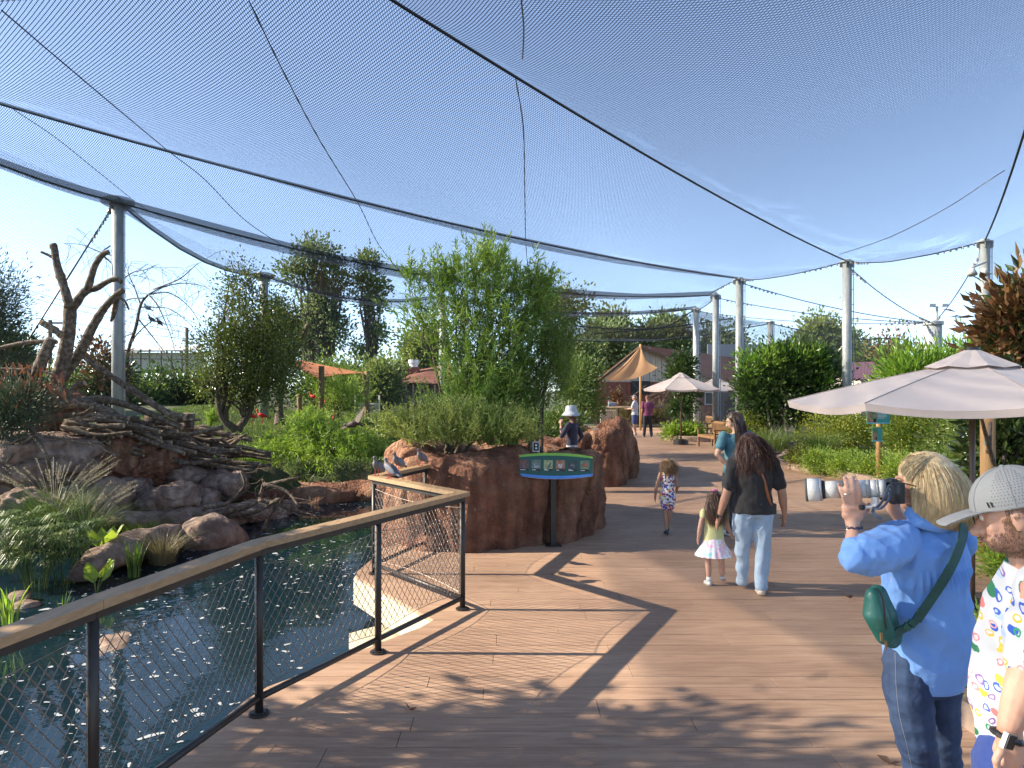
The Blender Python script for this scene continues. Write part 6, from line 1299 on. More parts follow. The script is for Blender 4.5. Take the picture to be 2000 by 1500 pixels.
def hand(wr_, ha_, h, side, curl=.35, k=1.0, up=None):
    """palm, four unequal fingers, a thumb leaving the side of the palm"""
    d = (ha_-wr_).normalized(); a = V_((1,0,0))*side; n = d.cross(V_((0,1,0))); 
    if n.length < .2: n = d.cross(V_((0,0,1)))
    n.normalize(); w_ = n.cross(d).normalized()     # w: across the palm (front-back), n: palm normal
    if n.dot(V_((side,0,0))) > 0: n = -n
    s = h*k; P = [('t', [wr_, wr_.lerp(ha_, .5)], [.0125*s, .0165*s]), ('t', [ha_-w_*.010*s, ha_+w_*.012*s], [.0125*s,.0125*s])]
    for i, (o, ln) in enumerate(((.019,.040),(.007,.045),(-.006,.041),(-.017,.032))):
        b0 = ha_+w_*o*s+d*.008*s; b1 = b0+d*ln*.5*s+n*curl*.008*s; b2 = b1+d*ln*.5*s*math.cos(curl)+n*ln*.6*s*math.sin(curl); P.append(('t', [b0, b1, b2], [.0062*s,.0056*s,.0046*s]))
    t0 = wr_.lerp(ha_, .55)+w_*.018*s; t1 = t0+w_*.018*s+d*.015*s+n*.006*s; P.append(('t', [t0, t1, t1+d*.020*s+n*.008*s], [.008*s,.0068*s,.0055*s])); return P
def headp(he, h, hs=1.0, face=0.0, tilt=0.0, ears=True):
    k = h*hs; R = Matrix.Rotation(face, 3, 'Z')@Matrix.Rotation(-tilt, 3, 'X'); c = he
    def p(x, y, z): return c+R@V_((x*k, y*k, z*k))
    e = lambda pos, r, *a: ('e', p(*pos), tuple(q*k for q in r), face, 0, -tilt)
    P = [e((0,-.006,.014), (.045,.056,.052)), e((0,.014,-.022), (.036,.040,.042)), e((0,.034,-.046), (.018,.016,.012)), e((0,.030,.004), (.036,.022,.03)),
         ('t', [p(0,.050,.004), p(0,.058,-.012), p(0,.064,-.020)], [.006*k,.0075*k,.0095*k]), e((.008,.055,-.021), (.006,.006,.005)), e((-.008,.055,-.021), (.006,.006,.005)),
         ('t', [p(-.024,.047,.016), p(-.008,.053,.017), p(.008,.053,.017), p(.024,.047,.016)], [.005*k]*4), e((.022,.036,-.016), (.014,.012,.012)), e((-.022,.036,-.016), (.014,.012,.012)), e((0,.052,-.036), (.013,.006,.006))]
    if ears:
        for s in (-1, 1): P += [e((s*.045,-.004,-.006), (.006,.012,.017)), e((s*.044,.0,-.018), (.005,.006,.007))]
    return P, p, R
def face_bits(t, body, p, R, k, brow=(.06,.035,.02), mouth=True):
    for s in (-1, 1):
        mb = MB(); mb.sph(p(s*.018,.0435,.006), .0085*k, 10); mb.build('eye', m_eye, body, smooth=True); mb = MB(); mb.sph(p(s*.018,.0495,.006), .0036*k, 8); mb.build('iris', m_iris, body)
    mb = MB()
    mb.tube([p(-.013,.0555,-.0375), p(0,.0595,-.0365), p(.013,.0555,-.0375)], [.0015*k,.0032*k,.0015*k], 6); mb.build('lips', m_lip, body)
    bm2 = flat('brow_%s' % t.name, brow, rough=.8)
    for s in (-1, 1): mb = MB(); mb.tube([p(s*.010,.0545,.017), p(s*.02,.053,.0205), p(s*.03,.046,.017)], [.0022*k,.0026*k,.001*k], 5); mb.build('eyebrow', bm2, body)
def strands(name, mat, parent, roots, ends, n, w_, seed, bulge=.04, ctr=None, spread=.006, wave=.0, segs=7):
    """flat hair strands from root curve points to end points, bulging away from ctr"""
    rg = np.random.default_rng(seed); qs = []
    for i in range(n):
        u = rg.random(); v = min(max(u+rg.normal()*.03, 0), 1); a = V_(roots(u, rg)); b = V_(ends(v, rg)); o = V_(rg.normal(size=3)*spread); bul = bulge(u) if callable(bulge) else bulge; m = (a+b)*.5; d = (m-ctr); d.z *= .3; d.normalize(); P = []
        ph = rg.uniform(0, 6.28); fr = rg.uniform(1.5, 3)
        for j in range(segs):
            t = j/(segs-1); q = a*(1-t)**2+(m+d*bul*2)*2*t*(1-t)+b*t*t+o*min(1, t*2); 
            q += d.cross(V_((0,0,1)))*wave*math.sin(ph+t*6.28*fr)*t; P.append(q)
        s = (b-a).cross(d).normalized()*w_*.5*rg.uniform(.5, 1.3); s = Matrix.Rotation(rg.normal()*.5, 3, (b-a).normalized())@s
        for j in range(segs-1):
            w0 = 1-.5*(j/(segs-1))**2; w1 = 1-.9*((j+1)/(segs-1))**2; qs.append([P[j]-s*w0, P[j]+s*w0, P[j+1]+s*w1, P[j+1]-s*w1])
    mb = MB(); mb.quads(np.array([[tuple(x) for x in q] for q in qs])); return mb.build(name, mat, parent)
def hairm(name, c1, c2): return M(name, c1, c2, scale=9, rough=.38, island=.35, spec=.5, stretch=(8,8,1.2), bump=.3, bscale=60)
def shoe(t, an, toe, h, mat=m_shoe, pitch=0.0, k=1.0):
    d = V_((toe[0], toe[1], 0)).normalized(); a = math.atan2(d.y, d.x)-math.pi/2; c = an+d*.035*h; z = an.z-.045*h
    f = lambda y, zz: V_((an.x, an.y, 0))+d*y*h+V_((0,0,z+zz*h+max(0, -(y-.09))*math.sin(pitch)*h))
    s = sculpt('shoe', [('t', [f(-.018,.024), f(.0,.03), f(.05,.022), f(.085,.017)], [.024*h*k,.028*h*k,.023*h*k,.018*h*k]), ('t', [f(-.005,.05), f(0,.03)], .024*h*k)], mat, t, .008*h/1.7, 2)
    sculpt('sole', [('t', [f(-.02,.009), f(.03,.008), f(.09,.008)], [.022*h*k,.02*h*k,.02*h*k], (1.15,.42))], m_sole, s, .007*h/1.7, 1)
def person(label, loc, rz, h, J=None, hs=1.0, bw=1.0, skin=sk_fair, top=None, tsl=.55, tlen=.50, tmat=None, bmat=None, blen='long', bk=1.0, face=0, tilt=0, shoes=m_shoe, toes=None, vox=.011, tw=1.0, bare=False, noarm=(), hands=.35, tdisp=.006, facebits=False, waist=.9, group=None, pit=(0,0)):
    t = thing('person', label, 'person', loc, rz, world=False, group=group); j = J0(h)
    for k_, v in (J or {}).items(): j[k_] = V_(v)*h
    P = []; b = bw
    if J and 'top' in J: pass
    ch, pe, ne = j['ch'], j['pe'], j['ne']; ux = (j['shR']-j['shL']).normalized(); ang = math.atan2(ux.y, ux.x); hx = (j['hiR']-j['hiL']); hang = math.atan2(hx.y, hx.x)
    def tor(g, z0, hem=1.0):
        sc = (j['shR']+j['shL'])*.5
        rs = [(pe+V_((0,0,z0*h-pe.z)), .088*b*hem*waist/.9, .064*b*hem, hang), (pe+V_((0,0,.03*h)), .084*b, .062*b, hang), (pe.lerp(ch, .45), .078*b*waist/.9, .056*b, (ang+hang)/2), (ch, .088*b, .062*b, ang), (sc-V_((0,0,.02*h)), .098*b**.5, .055*b**.5, ang), (sc+V_((0,0,.016*h)), .062, .038, ang)]
        return ('r', [(c, rx*h*g, ry*h*g, a) for c, rx, ry, a in rs])
    P.append(tor(.93, .49)); P.append(('t', [ne-V_((0,0,.04*h)), ne, j['he']-V_((0,0,.02*h))], [.036*h,.029*h*hs**.5,.028*h*hs**.5]))
    hp, pp, RR = headp(j['he'], h, hs, face, tilt); P += hp
    for s in 'RL':
        sg_ = 1 if s == 'R' else -1
        P.append(('t', [j['sh'+s], j['sh'+s].lerp(j['el'+s], .5), j['el'+s], j['el'+s].lerp(j['wr'+s], .4), j['wr'+s]], [.028*h*b**.5,.027*h*b**.7,.023*h*b**.7,.023*h*b**.6,.0155*h]))
        if s not in noarm: P += hand(j['wr'+s], j['ha'+s], h, sg_, hands, 1.0)
        P.append(('t', [j['hi'+s], j['hi'+s].lerp(j['kn'+s], .5), j['kn'+s], j['kn'+s].lerp(j['an'+s], .35), j['an'+s]], [.050*h*b,.043*h*b,.031*h*b**.5,.031*h*b**.5,.020*h]))
    body = sculpt('body', P, skin, t, vox, 2)
    if facebits: face_bits(t, body, pp, RR, h*hs)
    if tmat:
        Q = [tor(1.06*tw, tlen, 1.05)]
        for s in 'RL':
            e = j['sh'+s].lerp(j['el'+s], min(1, tsl*2)) if tsl <= .5 else None
            if tsl > 0:
                pts = [j['sh'+s]+V_((0,0,.0)), j['sh'+s].lerp(j['el'+s], min(1., tsl/.5*1.0))]; rr = [.036*h*b**.5*tw, .036*h*b**.5*tw]
                if tsl > .5: pts.append(j['el'+s].lerp(j['wr'+s], (tsl-.5)*2)); rr = [.035*h*b**.5, .031*h*b**.5, .026*h]
                Q.append(('t', pts, rr))
        sculpt('shirt', Q, tmat, t, vox, 2, wr(tdisp, 9, len(label)))
    if bmat:
        Q = [('r', [(pe+V_((0,0,-.055*h)), .080*h*b*bk, .062*h*b*bk, hang), (pe+V_((0,0,.04*h)), .085*h*b*bk, .065*h*b*bk, hang)])]
        for s in 'RL':
            hi, kn, an = j['hi'+s], j['kn'+s], j['an'+s]
            if blen == 'long': Q.append(('t', [hi, hi.lerp(kn, .5), kn, kn.lerp(an, .5), an+V_((0,0,.002*h))], [.056*h*b*bk,.051*h*b*bk,.041*h*b**.5*bk,.038*h*bk,.036*h*bk]))
            else: Q.append(('t', [hi, hi.lerp(kn, blen*.6), hi.lerp(kn, blen)], [.058*h*b*bk,.052*h*b*bk,.048*h*b*bk]))
        sculpt('trousers' if blen == 'long' else 'shorts', Q, bmat, t, vox, 2, wr(tdisp*1.1, 8, 3))
    if shoes:
        for i, s in enumerate('RL'):
            td = (toes or ((.15,1),(-.15,1)))[i]; shoe(t, j['an'+s], td, h, shoes, pit[i])
    return t, j, body, pp
# ---- brown haired person in black T-shirt, pale jeans, holding the toddler's hand ----
m_bt = cloth('black_cotton', (.014,.013,.014), (.022,.02,.02)); m_jeans_l = cloth('pale_denim', (.36,.46,.56), (.27,.36,.46), bscale=14, bump=.6, scale=5)
h = 1.60
t, j, bd_, pp = person('person with long wavy brown hair, black T-shirt and pale jeans leading the toddler', (2.37,7.05,0), math.radians(-2), h, dict(elL=(-.165,-.02,.62), wrL=(-.205,.0,.475), haL=(-.215,.01,.43), elR=(.165,-.03,.63), wrR=(.195,.01,.49), haR=(.20,.03,.445), knL=(-.05,.05,.285), anL=(-.035,.11,.05), knR=(.06,.0,.275), anR=(.04,-.03,.045), he=(-.01,.05,.905), shL=(-.118,0,.80), shR=(.118,0,.80)), bw=1.28, skin=sk_tan, tmat=m_bt, tsl=.36, tlen=.50, bmat=m_jeans_l, bk=.98, tilt=.5, toes=((.1,1),(-.05,1)), tdisp=.015, pit=(.0,.35), shoes=flat('shoe_cream', (.62,.5,.38)), tw=1.04)
hc = j['he']; hm = hairm('hair_brown', (.035,.014,.008), (.12,.05,.025)); 
hv = sculpt('hair', [('e', hc+V_((0,-.015,.03)), (.095,.108,.1)), ('t', [hc+V_((.0,-.06,.02)), hc+V_((.02,-.10,-.12)), hc+V_((.05,-.13,-.24))], [.09,.11,.085]), ('t', [hc+V_((.04,-.06,.0)), hc+V_((.12,-.08,-.12)), hc+V_((.18,-.06,-.2))], [.06,.06,.025])], hm, t, .012, 2, wr(.012, 16, 2, (1,1,.35)))
strands('hair_strands', hm, hv, lambda u, r: hc+V_((math.cos(3.3+u*2.9)*.09, math.sin(3.3+u*2.9)*.10-.015, .05+.05*r.random())), lambda u, r: hc+V_((-.12+.33*u+r.normal()*.02, -.13+r.normal()*.03, -.30+.10*u+r.normal()*.04)), 2600, .0042, 3, .05, hc+V_((0,0,-.05)), .02, .022)
mb = MB(); P = crv([j['shL']+V_((.08,-.05,.03)), j['ch']+V_((.03,-.125,.05)), j['pe']+V_((.13,-.11,.06)), j['pe']+V_((.165,-.05,.02))], 6); mb.tube(P, .014, 6, flat=(.3,1.2)); mb.build('bag_strap', flat('tan_leather', (.28,.09,.03)), t, smooth=True)
mb = MB(); mb.box(j['pe']+V_((.17,-.06,.0)), (.05,.09,.10)); mb.build('hip_bag', m_blk, t)
mb = MB(); mb.box(j['wrL']+V_((-.025,-.012,0)), (.012,.036,.042)); mb.tube([j['wrL']+V_((math.cos(a)*.024, math.sin(a)*.024, 0)) for a in [i*.5 for i in range(14)]], .006, 5); mb.build('watch', m_blk, t)
# ---- toddler in yellow top and pastel skirt ----
m_yel = cloth('yellow_cotton', (.66,.64,.30)); h = .97
t, j, bd_, pp = person('toddler in sleeveless yellow top and pastel pleated skirt with a pink hair clip', (2.07,7.35,0), math.radians(0), h, dict(elR=(.15,.0,.60), wrR=(.19,.02,.545), haR=(.20,.03,.52), elL=(-.15,-.02,.62), wrL=(-.165,.0,.50), haL=(-.165,.015,.46), knL=(-.055,.02,.26), anL=(-.055,-.01,.045), knR=(.075,-.02,.25), anR=(.095,.02,.06), he=(0,.0,.90), ne=(0,0,.80), shR=(.105,0,.775), shL=(-.105,0,.775)), hs=1.45, bw=1.12, skin=sk_fair, tmat=m_yel, tsl=.12, tlen=.46, blen='none', bmat=None, vox=.007, toes=((.5,1),(-.2,1)), tdisp=.003, pit=(.35,0))
mb = MB(); N = 72; vs = []
for q, (z, r) in enumerate(((.50,.092),(.44,.115),(.36,.16),(.315,.185))):
    for i in range(N): a = 2*math.pi*i/N; rr = r*(1+.055*q/3*math.cos(a*18)); vs.append((rr*h*math.cos(a)*1.05, rr*h*math.sin(a)*.85, z*h))
mb.add(vs, [(q*N+i, (q+1)*N+i, (q+1)*N+(i+1) % N, q*N+(i+1) % N) for q in range(3) for i in range(N)])
m_past = bpy.data.materials.new('pastel_tie_dye'); m_past.use_nodes = True; n = m_past.node_tree.nodes; L = m_past.node_tree.links; a_ = n.new('ShaderNodeTexNoise'); a_.inputs['Scale'].default_value = 13; tc = n.new('ShaderNodeTexCoord'); L.new(tc.outputs['Object'], a_.inputs[0]); rp = n.new('ShaderNodeValToRGB'); e = rp.color_ramp.elements; e[0].position = .3; e[0].color = (.35,.72,.70,1); e[1].position = .7; e[1].color = (.85,.80,.45,1); x = e.new(.45); x.color = (.85,.85,.82,1); x = e.new(.58); x.color = (.82,.45,.62,1); L.new(a_.outputs[0], rp.inputs[0]); L.new(rp.outputs[0], n['Principled BSDF'].inputs[0]); n['Principled BSDF'].inputs['Roughness'].default_value = .8
mb.build('skirt', m_past, t, smooth=True)
for s in 'RL': mb = MB(); mb.tube([j['an'+s]+V_((0,0,.0)), j['an'+s]+V_((0,0,.045))], .026, 12); mb.build('sock', s_wh, t, smooth=True)
hc = j['he']; hm2 = hairm('hair_dark', (.05,.025,.014), (.15,.08,.045))
hv = sculpt('hair', [('e', hc+V_((0,-.012,.022)), (.073,.084,.08)), ('t', [hc+V_((0,-.04,0)), hc+V_((0,-.065,-.1)), hc+V_((0,-.07,-.17))], [.065,.075,.06])], hm2, t, .009, 2, wr(.008, 22, 4, (1,1,.3)))
strands('hair_strands', hm2, hv, lambda u, r: hc+V_((math.cos(3.1+u*3.1)*.068, math.sin(3.1+u*3.1)*.08-.01, .04+.03*r.random())), lambda u, r: hc+V_((-.075+.15*u+r.normal()*.012, -.095+r.normal()*.02, -.22+r.normal()*.03)), 1100, .0034, 5, .03, hc+V_((0,0,-.05)), .012, .012)
mb = MB(); mb.sph(hc+V_((.0,-.03,.103)), (.026,.014,.014), 10); mb.sph(hc+V_((.02,-.03,.105)), (.014,.012,.014), 8); mb.build('hair_clip', flat('pink_clip', (.75,.2,.4)), t)
# ---- girl in floral romper ----
h = 1.06
m_flo = bpy.data.materials.new('floral_print'); m_flo.use_nodes = True; n = m_flo.node_tree.nodes; L = m_flo.node_tree.links; tc = n.new('ShaderNodeTexCoord'); v = n.new('ShaderNodeTexVoronoi'); v.inputs['Scale'].default_value = 42; L.new(tc.outputs['Object'], v.inputs['Vector']); hs_ = n.new('ShaderNodeSeparateColor'); L.new(v.outputs['Color'], hs_.inputs[0]); rp = n.new('ShaderNodeValToRGB'); rp.color_ramp.interpolation = 'CONSTANT'; e = rp.color_ramp.elements; e[0].position = 0; e[0].color = (.10,.04,.22,1); e[1].position = .85; e[1].color = (.75,.5,.08,1)
for p_, c_ in ((.25,(.8,.8,.8,1)), (.5,(.45,.05,.12,1)), (.62,(.8,.8,.82,1)), (.78,(.12,.12,.42,1))): x = e.new(p_); x.color = c_
L.new(hs_.outputs[0], rp.inputs[0]); L.new(rp.outputs[0], n['Principled BSDF'].inputs[0]); n['Principled BSDF'].inputs['Roughness'].default_value = .8
t, j, bd_, pp = person('girl in strappy floral romper walking away with wispy blond brown hair', (2.16,9.95,0), math.radians(-3), h, dict(knR=(.03,.02,.27), anR=(.01,.07,.06), knL=(-.03,.0,.27), anL=(-.02,-.04,.045), elL=(-.15,-.03,.63), wrL=(-.16,.0,.50), haL=(-.16,.015,.46), elR=(.13,-.01,.64), wrR=(.125,.07,.56), haR=(.12,.09,.53), he=(0,.01,.905), ne=(0,0,.82), shR=(.09,0,.795), shL=(-.09,0,.795)), hs=1.3, bw=.92, skin=sk_tan, tmat=m_flo, tsl=0, tlen=.5, bmat=m_flo, blen=.62, bk=1.15, vox=.0075, shoes=flat('navy_shoe', (.02,.025,.05)), tdisp=.004)
# bare shoulders: straps over a lower bodice
for s in (-1, 1): mb = MB(); mb.tube([V_((s*.05,-.055,.70))*h, V_((s*.045,-.05,.79))*h, V_((s*.045,.0,.825))*h], .005, 5); mb.build('strap', s_wh, t)
hc = j['he']; hm3 = hairm('hair_wispy', (.10,.05,.022), (.34,.20,.09))
hv = sculpt('hair', [('e', hc+V_((0,-.012,.02)), (.068,.078,.074)), ('t', [hc+V_((.01,-.04,0)), hc+V_((.035,-.065,-.07)), hc+V_((.06,-.06,-.11))], [.055,.045,.02])], hm3, t, .009, 2, wr(.01, 22, 4, (1,1,.5)))
strands('hair_strands', hm3, hv, lambda u, r: hc+V_((math.cos(3.1+u*3.1)*.065, math.sin(3.1+u*3.1)*.07-.01, .04+.03*r.random())), lambda u, r: hc+V_((-.04+.16*u+r.normal()*.02, -.07+r.normal()*.03, -.10+r.normal()*.04)), 800, .003, 6, .04, hc+V_((0,0,-.04)), .02, .02)
# ---- person in teal T-shirt looking left, hand on hip ----
m_teal = M('teal_ombre', (.03,.105,.15), (.11,.25,.28), scale=2.2, rough=.85, bump=.4, bscale=22, bdist=.01); h = 1.71
t, j, bd_, pp = person('person with long straight hair in teal T-shirt, hand on hip', (3.08,9.85,0), math.radians(12), h, dict(elL=(-.185,-.04,.66), wrL=(-.10,-.075,.565), haL=(-.072,-.075,.55), shL=(-.112,0,.805), shR=(.112,0,.805), he=(-.012,.02,.92)), bw=1.12, skin=sk_light, tmat=m_teal, tsl=.30, tlen=.50, bmat=cloth('black_trouser', (.02,.02,.024)), face=math.radians(75), tilt=.32, facebits=True, tdisp=.008, vox=.010)
hc = j['he']; hm4 = hairm('hair_straight', (.035,.018,.011), (.11,.062,.038))
hv = sculpt('hair', [('e', hc+V_((.010,.002,.042)), (.099,.094,.090)), ('t', [hc+V_((.05,-.03,.03)), hc+V_((.05,-.09,-.14)), hc+V_((.04,-.12,-.36))], [.085,.07,.05])], hm4, t, .011, 2, wr(.008, 18, 4, (1,1,.2)))
strands('hair_strands', hm4, hv, lambda u, r: hc+V_((-.05+.14*u, -.06, .08+.03*r.random())), lambda u, r: hc+V_((-.02+.11*u+r.normal()*.012, -.15+r.normal()*.015, -.40+r.normal()*.04)), 1200, .0036, 8, .05, hc+V_((0,.02,-.05)), .01, .004)
# ---- person in white bucket hat ----
h = 1.64; m_navy = cloth('navy_knit', (.018,.016,.035), (.03,.026,.05)); m_whc = cloth('white_cotton', (.52,.54,.58))
t, j, bd_, pp = person('person in white bucket hat and navy long sleeved top', (1.18,14.1,0), math.radians(62), h, dict(elL=(-.16,.06,.68), wrL=(-.10,.10,.80), haL=(-.085,.10,.845), elR=(.15,-.06,.66), wrR=(.15,.02,.56), haR=(.14,.05,.54)), bw=1.0, skin=sk_tan, tmat=m_navy, tsl=.78, tlen=.57, bmat=m_whc, blen=.9, vox=.011, tdisp=.005)
hc = j['he']; mb = MB(); vs = []; prof = [(.001,.135),(.068,.132),(.09,.115),(.10,.06),(.102,.03),(.13,.0),(.168,-.045),(.165,-.048),(.128,-.004),(.098,.02)]; N = 28
for r, z in prof:
    for i in range(N): a = 2*math.pi*i/N; vs.append(tuple(hc+V_((r*1.12*math.cos(a), r*1.14*math.sin(a), z*1.12+.03+.006*math.sin(a*3)*r/.16))))
mb.add(vs, [(q*N+i, (q+1)*N+i, (q+1)*N+(i+1) % N, q*N+(i+1) % N) for q in range(len(prof)-1) for i in range(N)]); mb.build('bucket_hat', m_whc, t, smooth=True)
sculpt('hair', [('e', hc+V_((0,-.02,-.02)), (.085,.09,.07)), ('t', [hc+V_((0,-.07,-.04)), hc+V_((.01,-.10,-.17))], [.05,.03])], hm2, t, .012, 2)
mb = MB(); mb.box(j['haL']+V_((.02,.01,.02)), (.02,.07,.13)); mb.build('phone', m_blk, t)
mb = MB(); mb.tube(crv([V_((-.05,-.11,.60))*1, V_((0,-.12,.58))], 4), .01, 5)
# ---- two men far off ----
h = 1.80
t, j, bd_, pp = person('person in purple polo and dark trousers at the far end of the boardwalk', (5.78,30.6,0), math.radians(0), h, dict(anR=(.095,.0,.045), anL=(-.075,.02,.045), knR=(.08,.02,.28), elR=(.15,-.02,.65), wrR=(.14,.06,.55), haR=(.13,.08,.52)), bw=1.12, skin=sk_tan, tmat=cloth('purple_polo', (.20,.045,.12)), tsl=.34, bmat=cloth('charcoal_trouser', (.02,.022,.028)), vox=.018, shoes=m_blk, facebits=False)
hc = j['he']; sculpt('hair', [('e', hc+V_((0,-.012,.03)), (.086,.098,.088))], hm2, t, .016, 2)
h = 1.80
t, j, bd_, pp = person('person in white T-shirt, blue shorts and grey cap at the far railing', (5.42,31.6,0), math.radians(70), h, dict(elL=(-.14,.05,.66), wrL=(-.10,.17,.66), haL=(-.09,.21,.66), elR=(.14,.05,.66), wrR=(.10,.17,.64), haR=(.09,.21,.64)), bw=1.2, skin=sk_fair, tmat=m_whc, tsl=.38, bmat=cloth('blue_short', (.03,.06,.18)), blen=.8, vox=.018, shoes=flat('grey_shoe', (.35,.33,.3)))
hc = j['he']; sculpt('cap', [('e', hc+V_((0,-.01,.045)), (.088,.10,.075)), ('e', hc+V_((0,.12,.045)), (.06,.06,.012))], flat('grey_cap_far', (.22,.23,.25)), t, .014, 2); sculpt('hair', [('e', hc+V_((0,-.03,.0)), (.08,.085,.06))], flat('grey_hair', (.3,.28,.26)), t, .016, 2)
# ================= NEAR PHOTOGRAPHER =================
bw_ = thing('person', 'blond person in long blue shirt aiming a long white camera lens', 'person', (1.77,3.05,0)); d0 = 3.0
def Q(px, py, Y=3.0): return W(px, py, Y)
he = Q(1801,948,3.06); fa = math.radians(67); KH = 1.72
hp, pp, RR = headp(he, KH, 1.02, fa, .05)
shL, shR = Q(1748,1052,2.95), Q(1872,1046,3.16); elL, wrL = Q(1665,1092,2.86), Q(1667,1036,2.98); elR, wrR = V_((1.98,3.38,1.20)), V_((1.72,3.24,1.47))
P = hp+[('t', [Q(1822,1035,3.08), Q(1815,990,3.08), he], [.062,.052,.05])]
P += [('r', [(Q(1805,1330,3.05), .16, .12, .25), (Q(1806,1230,3.05), .155, .115, .3), (Q(1800,1150,3.05), .15, .11, .35), (Q(1805,1085,3.05), .165, .11, .45), (Q(1812,1040,3.06), .16, .08, .5), (Q(1820,1012,3.07), .07, .06, .5)])]
P += [('t', [shL, elL], [.05,.034]), ('t', [elL, elL.lerp(wrL, .4), wrL+V_((0,0,.0))], [.034,.036,.027]), ('t', [shR, elR, wrR], [.05,.04,.03]), ('t', [wrR, wrR+V_((-.03,-.08,.06))], [.028,.03])]
# left hand wrapped on the near side of the barrel: palm below, four fingers up the near side, thumb beneath
pb = Q(1664,1012,2.992); P += [('t', [wrL, pb], [.026,.031]), ('t', [Q(1655,992,2.992), Q(1682,992,2.982)], [.026,.026]), ('t', [Q(1654,1005,2.992), Q(1676,1008,2.982)], [.023,.023])]
for i, (pts, r) in enumerate([([(1652,985,2.982),(1646,968,2.967),(1641,955,2.972),(1638,945,2.997)], .0088), ([(1660,980,2.977),(1655,958,2.957),(1652,942,2.962),(1650,932,2.992)], .0098), ([(1669,980,2.972),(1666,957,2.952),(1664,940,2.960),(1664,931,2.987)], .0100), ([(1680,984,2.972),(1679,960,2.952),(1675,945,2.957),(1671,936,2.982)], .0096), ([(1684,1004,3.002),(1694,996,3.03),(1697,985,3.07)], .0115)]):
    P.append(('t', [Q(*p) for p in pts], [r*1.1, r*1.04, r, r*.84][:len(pts)] if len(pts) == 4 else [r*1.2, r, r*.85]))
P += [('t', [Q(1778,1330,3.03), Q(1790,1450,2.99), Q(1806,1540,3.02), Q(1812,1710,3.06)], [.06,.045,.035,.032]), ('t', [Q(1836,1330,3.11), Q(1845,1470,3.16), Q(1855,1560,3.18), Q(1852,1700,3.25)], [.06,.04,.035,.032])]
body = sculpt('body', P, sk_fair, bw_, .0062, 2); face_bits(bw_, body, pp, RR, KH*1.02, (.25,.16,.08))
mb = MB()
for (px, py, Y) in ((1650,931,2.984),(1664,930,2.979),(1672,935,2.974),(1638,944,2.990)): mb.sph(Q(px, py+2, Y-.008), (.0055,.003,.008), 8)
stuff(mb.build('fingernails', flat('nail', (.62,.36,.30), rough=.25), body))
ringm = flat('silver', (.6,.58,.55), rough=.25, metal=.9)
def ringtube(c, ax, r, tr, mat, nm, par, n=26, wob=0):
    ax = V_(ax).normalized(); u = ax.cross(V_((0,1,.1))).normalized(); v = ax.cross(u); mb = MB()
    mb.tube([V_(c)+u*r*math.cos(i*6.2832/n)+v*r*math.sin(i*6.2832/n)+ax*wob*math.sin(i*1.9) for i in range(n+1)], [tr*(1+.25*(i % 2)) for i in range(n+1)], 6, caps=False); return mb.build(nm, mat, par)
ringtube(Q(1655,963,2.962), Q(1655,955,2.962)-Q(1658,972,2.972), .0112, .0018, ringm, 'ring', body)
ringtube(Q(1667,1030,2.980), (0,.1,1), .0325, .0042, flat('dark_beads', (.05,.04,.06)), 'bracelet', bw_, 30, .003); ringtube(Q(1668,1045,3.007), (0.05,.1,1), .0345, .0026, ringm, 'bracelet', bw_, 36, .002); ringtube(Q(1667,1034,2.980), (0.,.1,1), .033, .0018, ringm, 'bracelet', bw_, 30, .002)
# shirt
m_blue = M('blue_cotton', (.14,.29,.62), (.15,.305,.64), scale=6, rough=.8, bump=.5, bscale=30, sheen=.1, bdist=.006)
def fold(x, y, z):
    hemk = min(1, max(0, (z-.80)/.12))
    a = mnoise.noise(V_((x*5.5+z*4, y*5, z*4.5-x*3))); b = mnoise.noise(V_((x*13-z*5, y*13, z*9+x*7))); c = mnoise.noise(V_((x*28, y*28, z*12)))
    gather = .006*math.sin(x*260+y*120)*math.exp(-((z-1.235-(x-1.8)*.12)/.055)**2)*(1 if z < 1.26 else .2)
    return hemk*(.017*(.75-abs(a)*2.9)*.7+.008*(.6-abs(b)*2.2)+.0025*c+gather)
S_ = [('r', [(Q(1810,1338,3.05), .150, .125, .3), (Q(1812,1290,3.05), .185, .15, .3), (Q(1813,1235,3.05), .192, .155, .3), (Q(1806,1165,3.05), .188, .15, .35), (Q(1806,1110,3.05), .195, .145, .42), (Q(1810,1060,3.05), .19, .12, .5), (Q(1815,1032,3.06), .15, .09, .5), (Q(1824,1012,3.07), .082, .072, .5)])]
S_ += [('t', [Q(1765,1052,2.98), Q(1728,1070,2.93), Q(1694,1088,2.89), Q(1672,1092,2.87)], [.075,.090,.084,.058]), ('t', [Q(1690,1090,2.89), Q(1668,1090,2.87), Q(1667,1068,2.91)], [.066,.054,.044]), ('t', [shR-V_((0,0,.01)), elR], [.078,.07]), ('t', [elR, elR.lerp(wrR, .35)], [.06,.045])]
shirt = sculpt('shirt', S_, m_blue, bw_, .007, 2, fold)
mb = MB(); cl = [(1772,1020,2.97),(1782,1012,2.955),(1805,1020,2.95),(1835,1022,2.965),(1862,1010,3.01)]; Pc = crv([Q(*p) for p in cl], 6); k = len(Pc); vs = []
for i, p in enumerate(Pc): e_ = math.sin(math.pi*i/(k-1)); vs += [p+V_((.0,.02,.035+.01*e_)), p+V_((0,-.012,.0)), p+V_((0,-.020,-.030-.018*(1-e_)))]
vs2 = [v+V_((0,.006,0)) for v in vs]; fs = [(3*i+q, 3*i+q+1, 3*i+q+4, 3*i+q+3) for i in range(k-1) for q in range(2)]; o_ = len(vs); mb.add(vs+vs2, fs+[tuple(o_+x for x in reversed(f)) for f in fs]+[(3*i+2, o_+3*i+2, o_+3*i+5, 3*i+5) for i in range(k-1)]); mb.build('collar', m_blue, shirt, smooth=True)
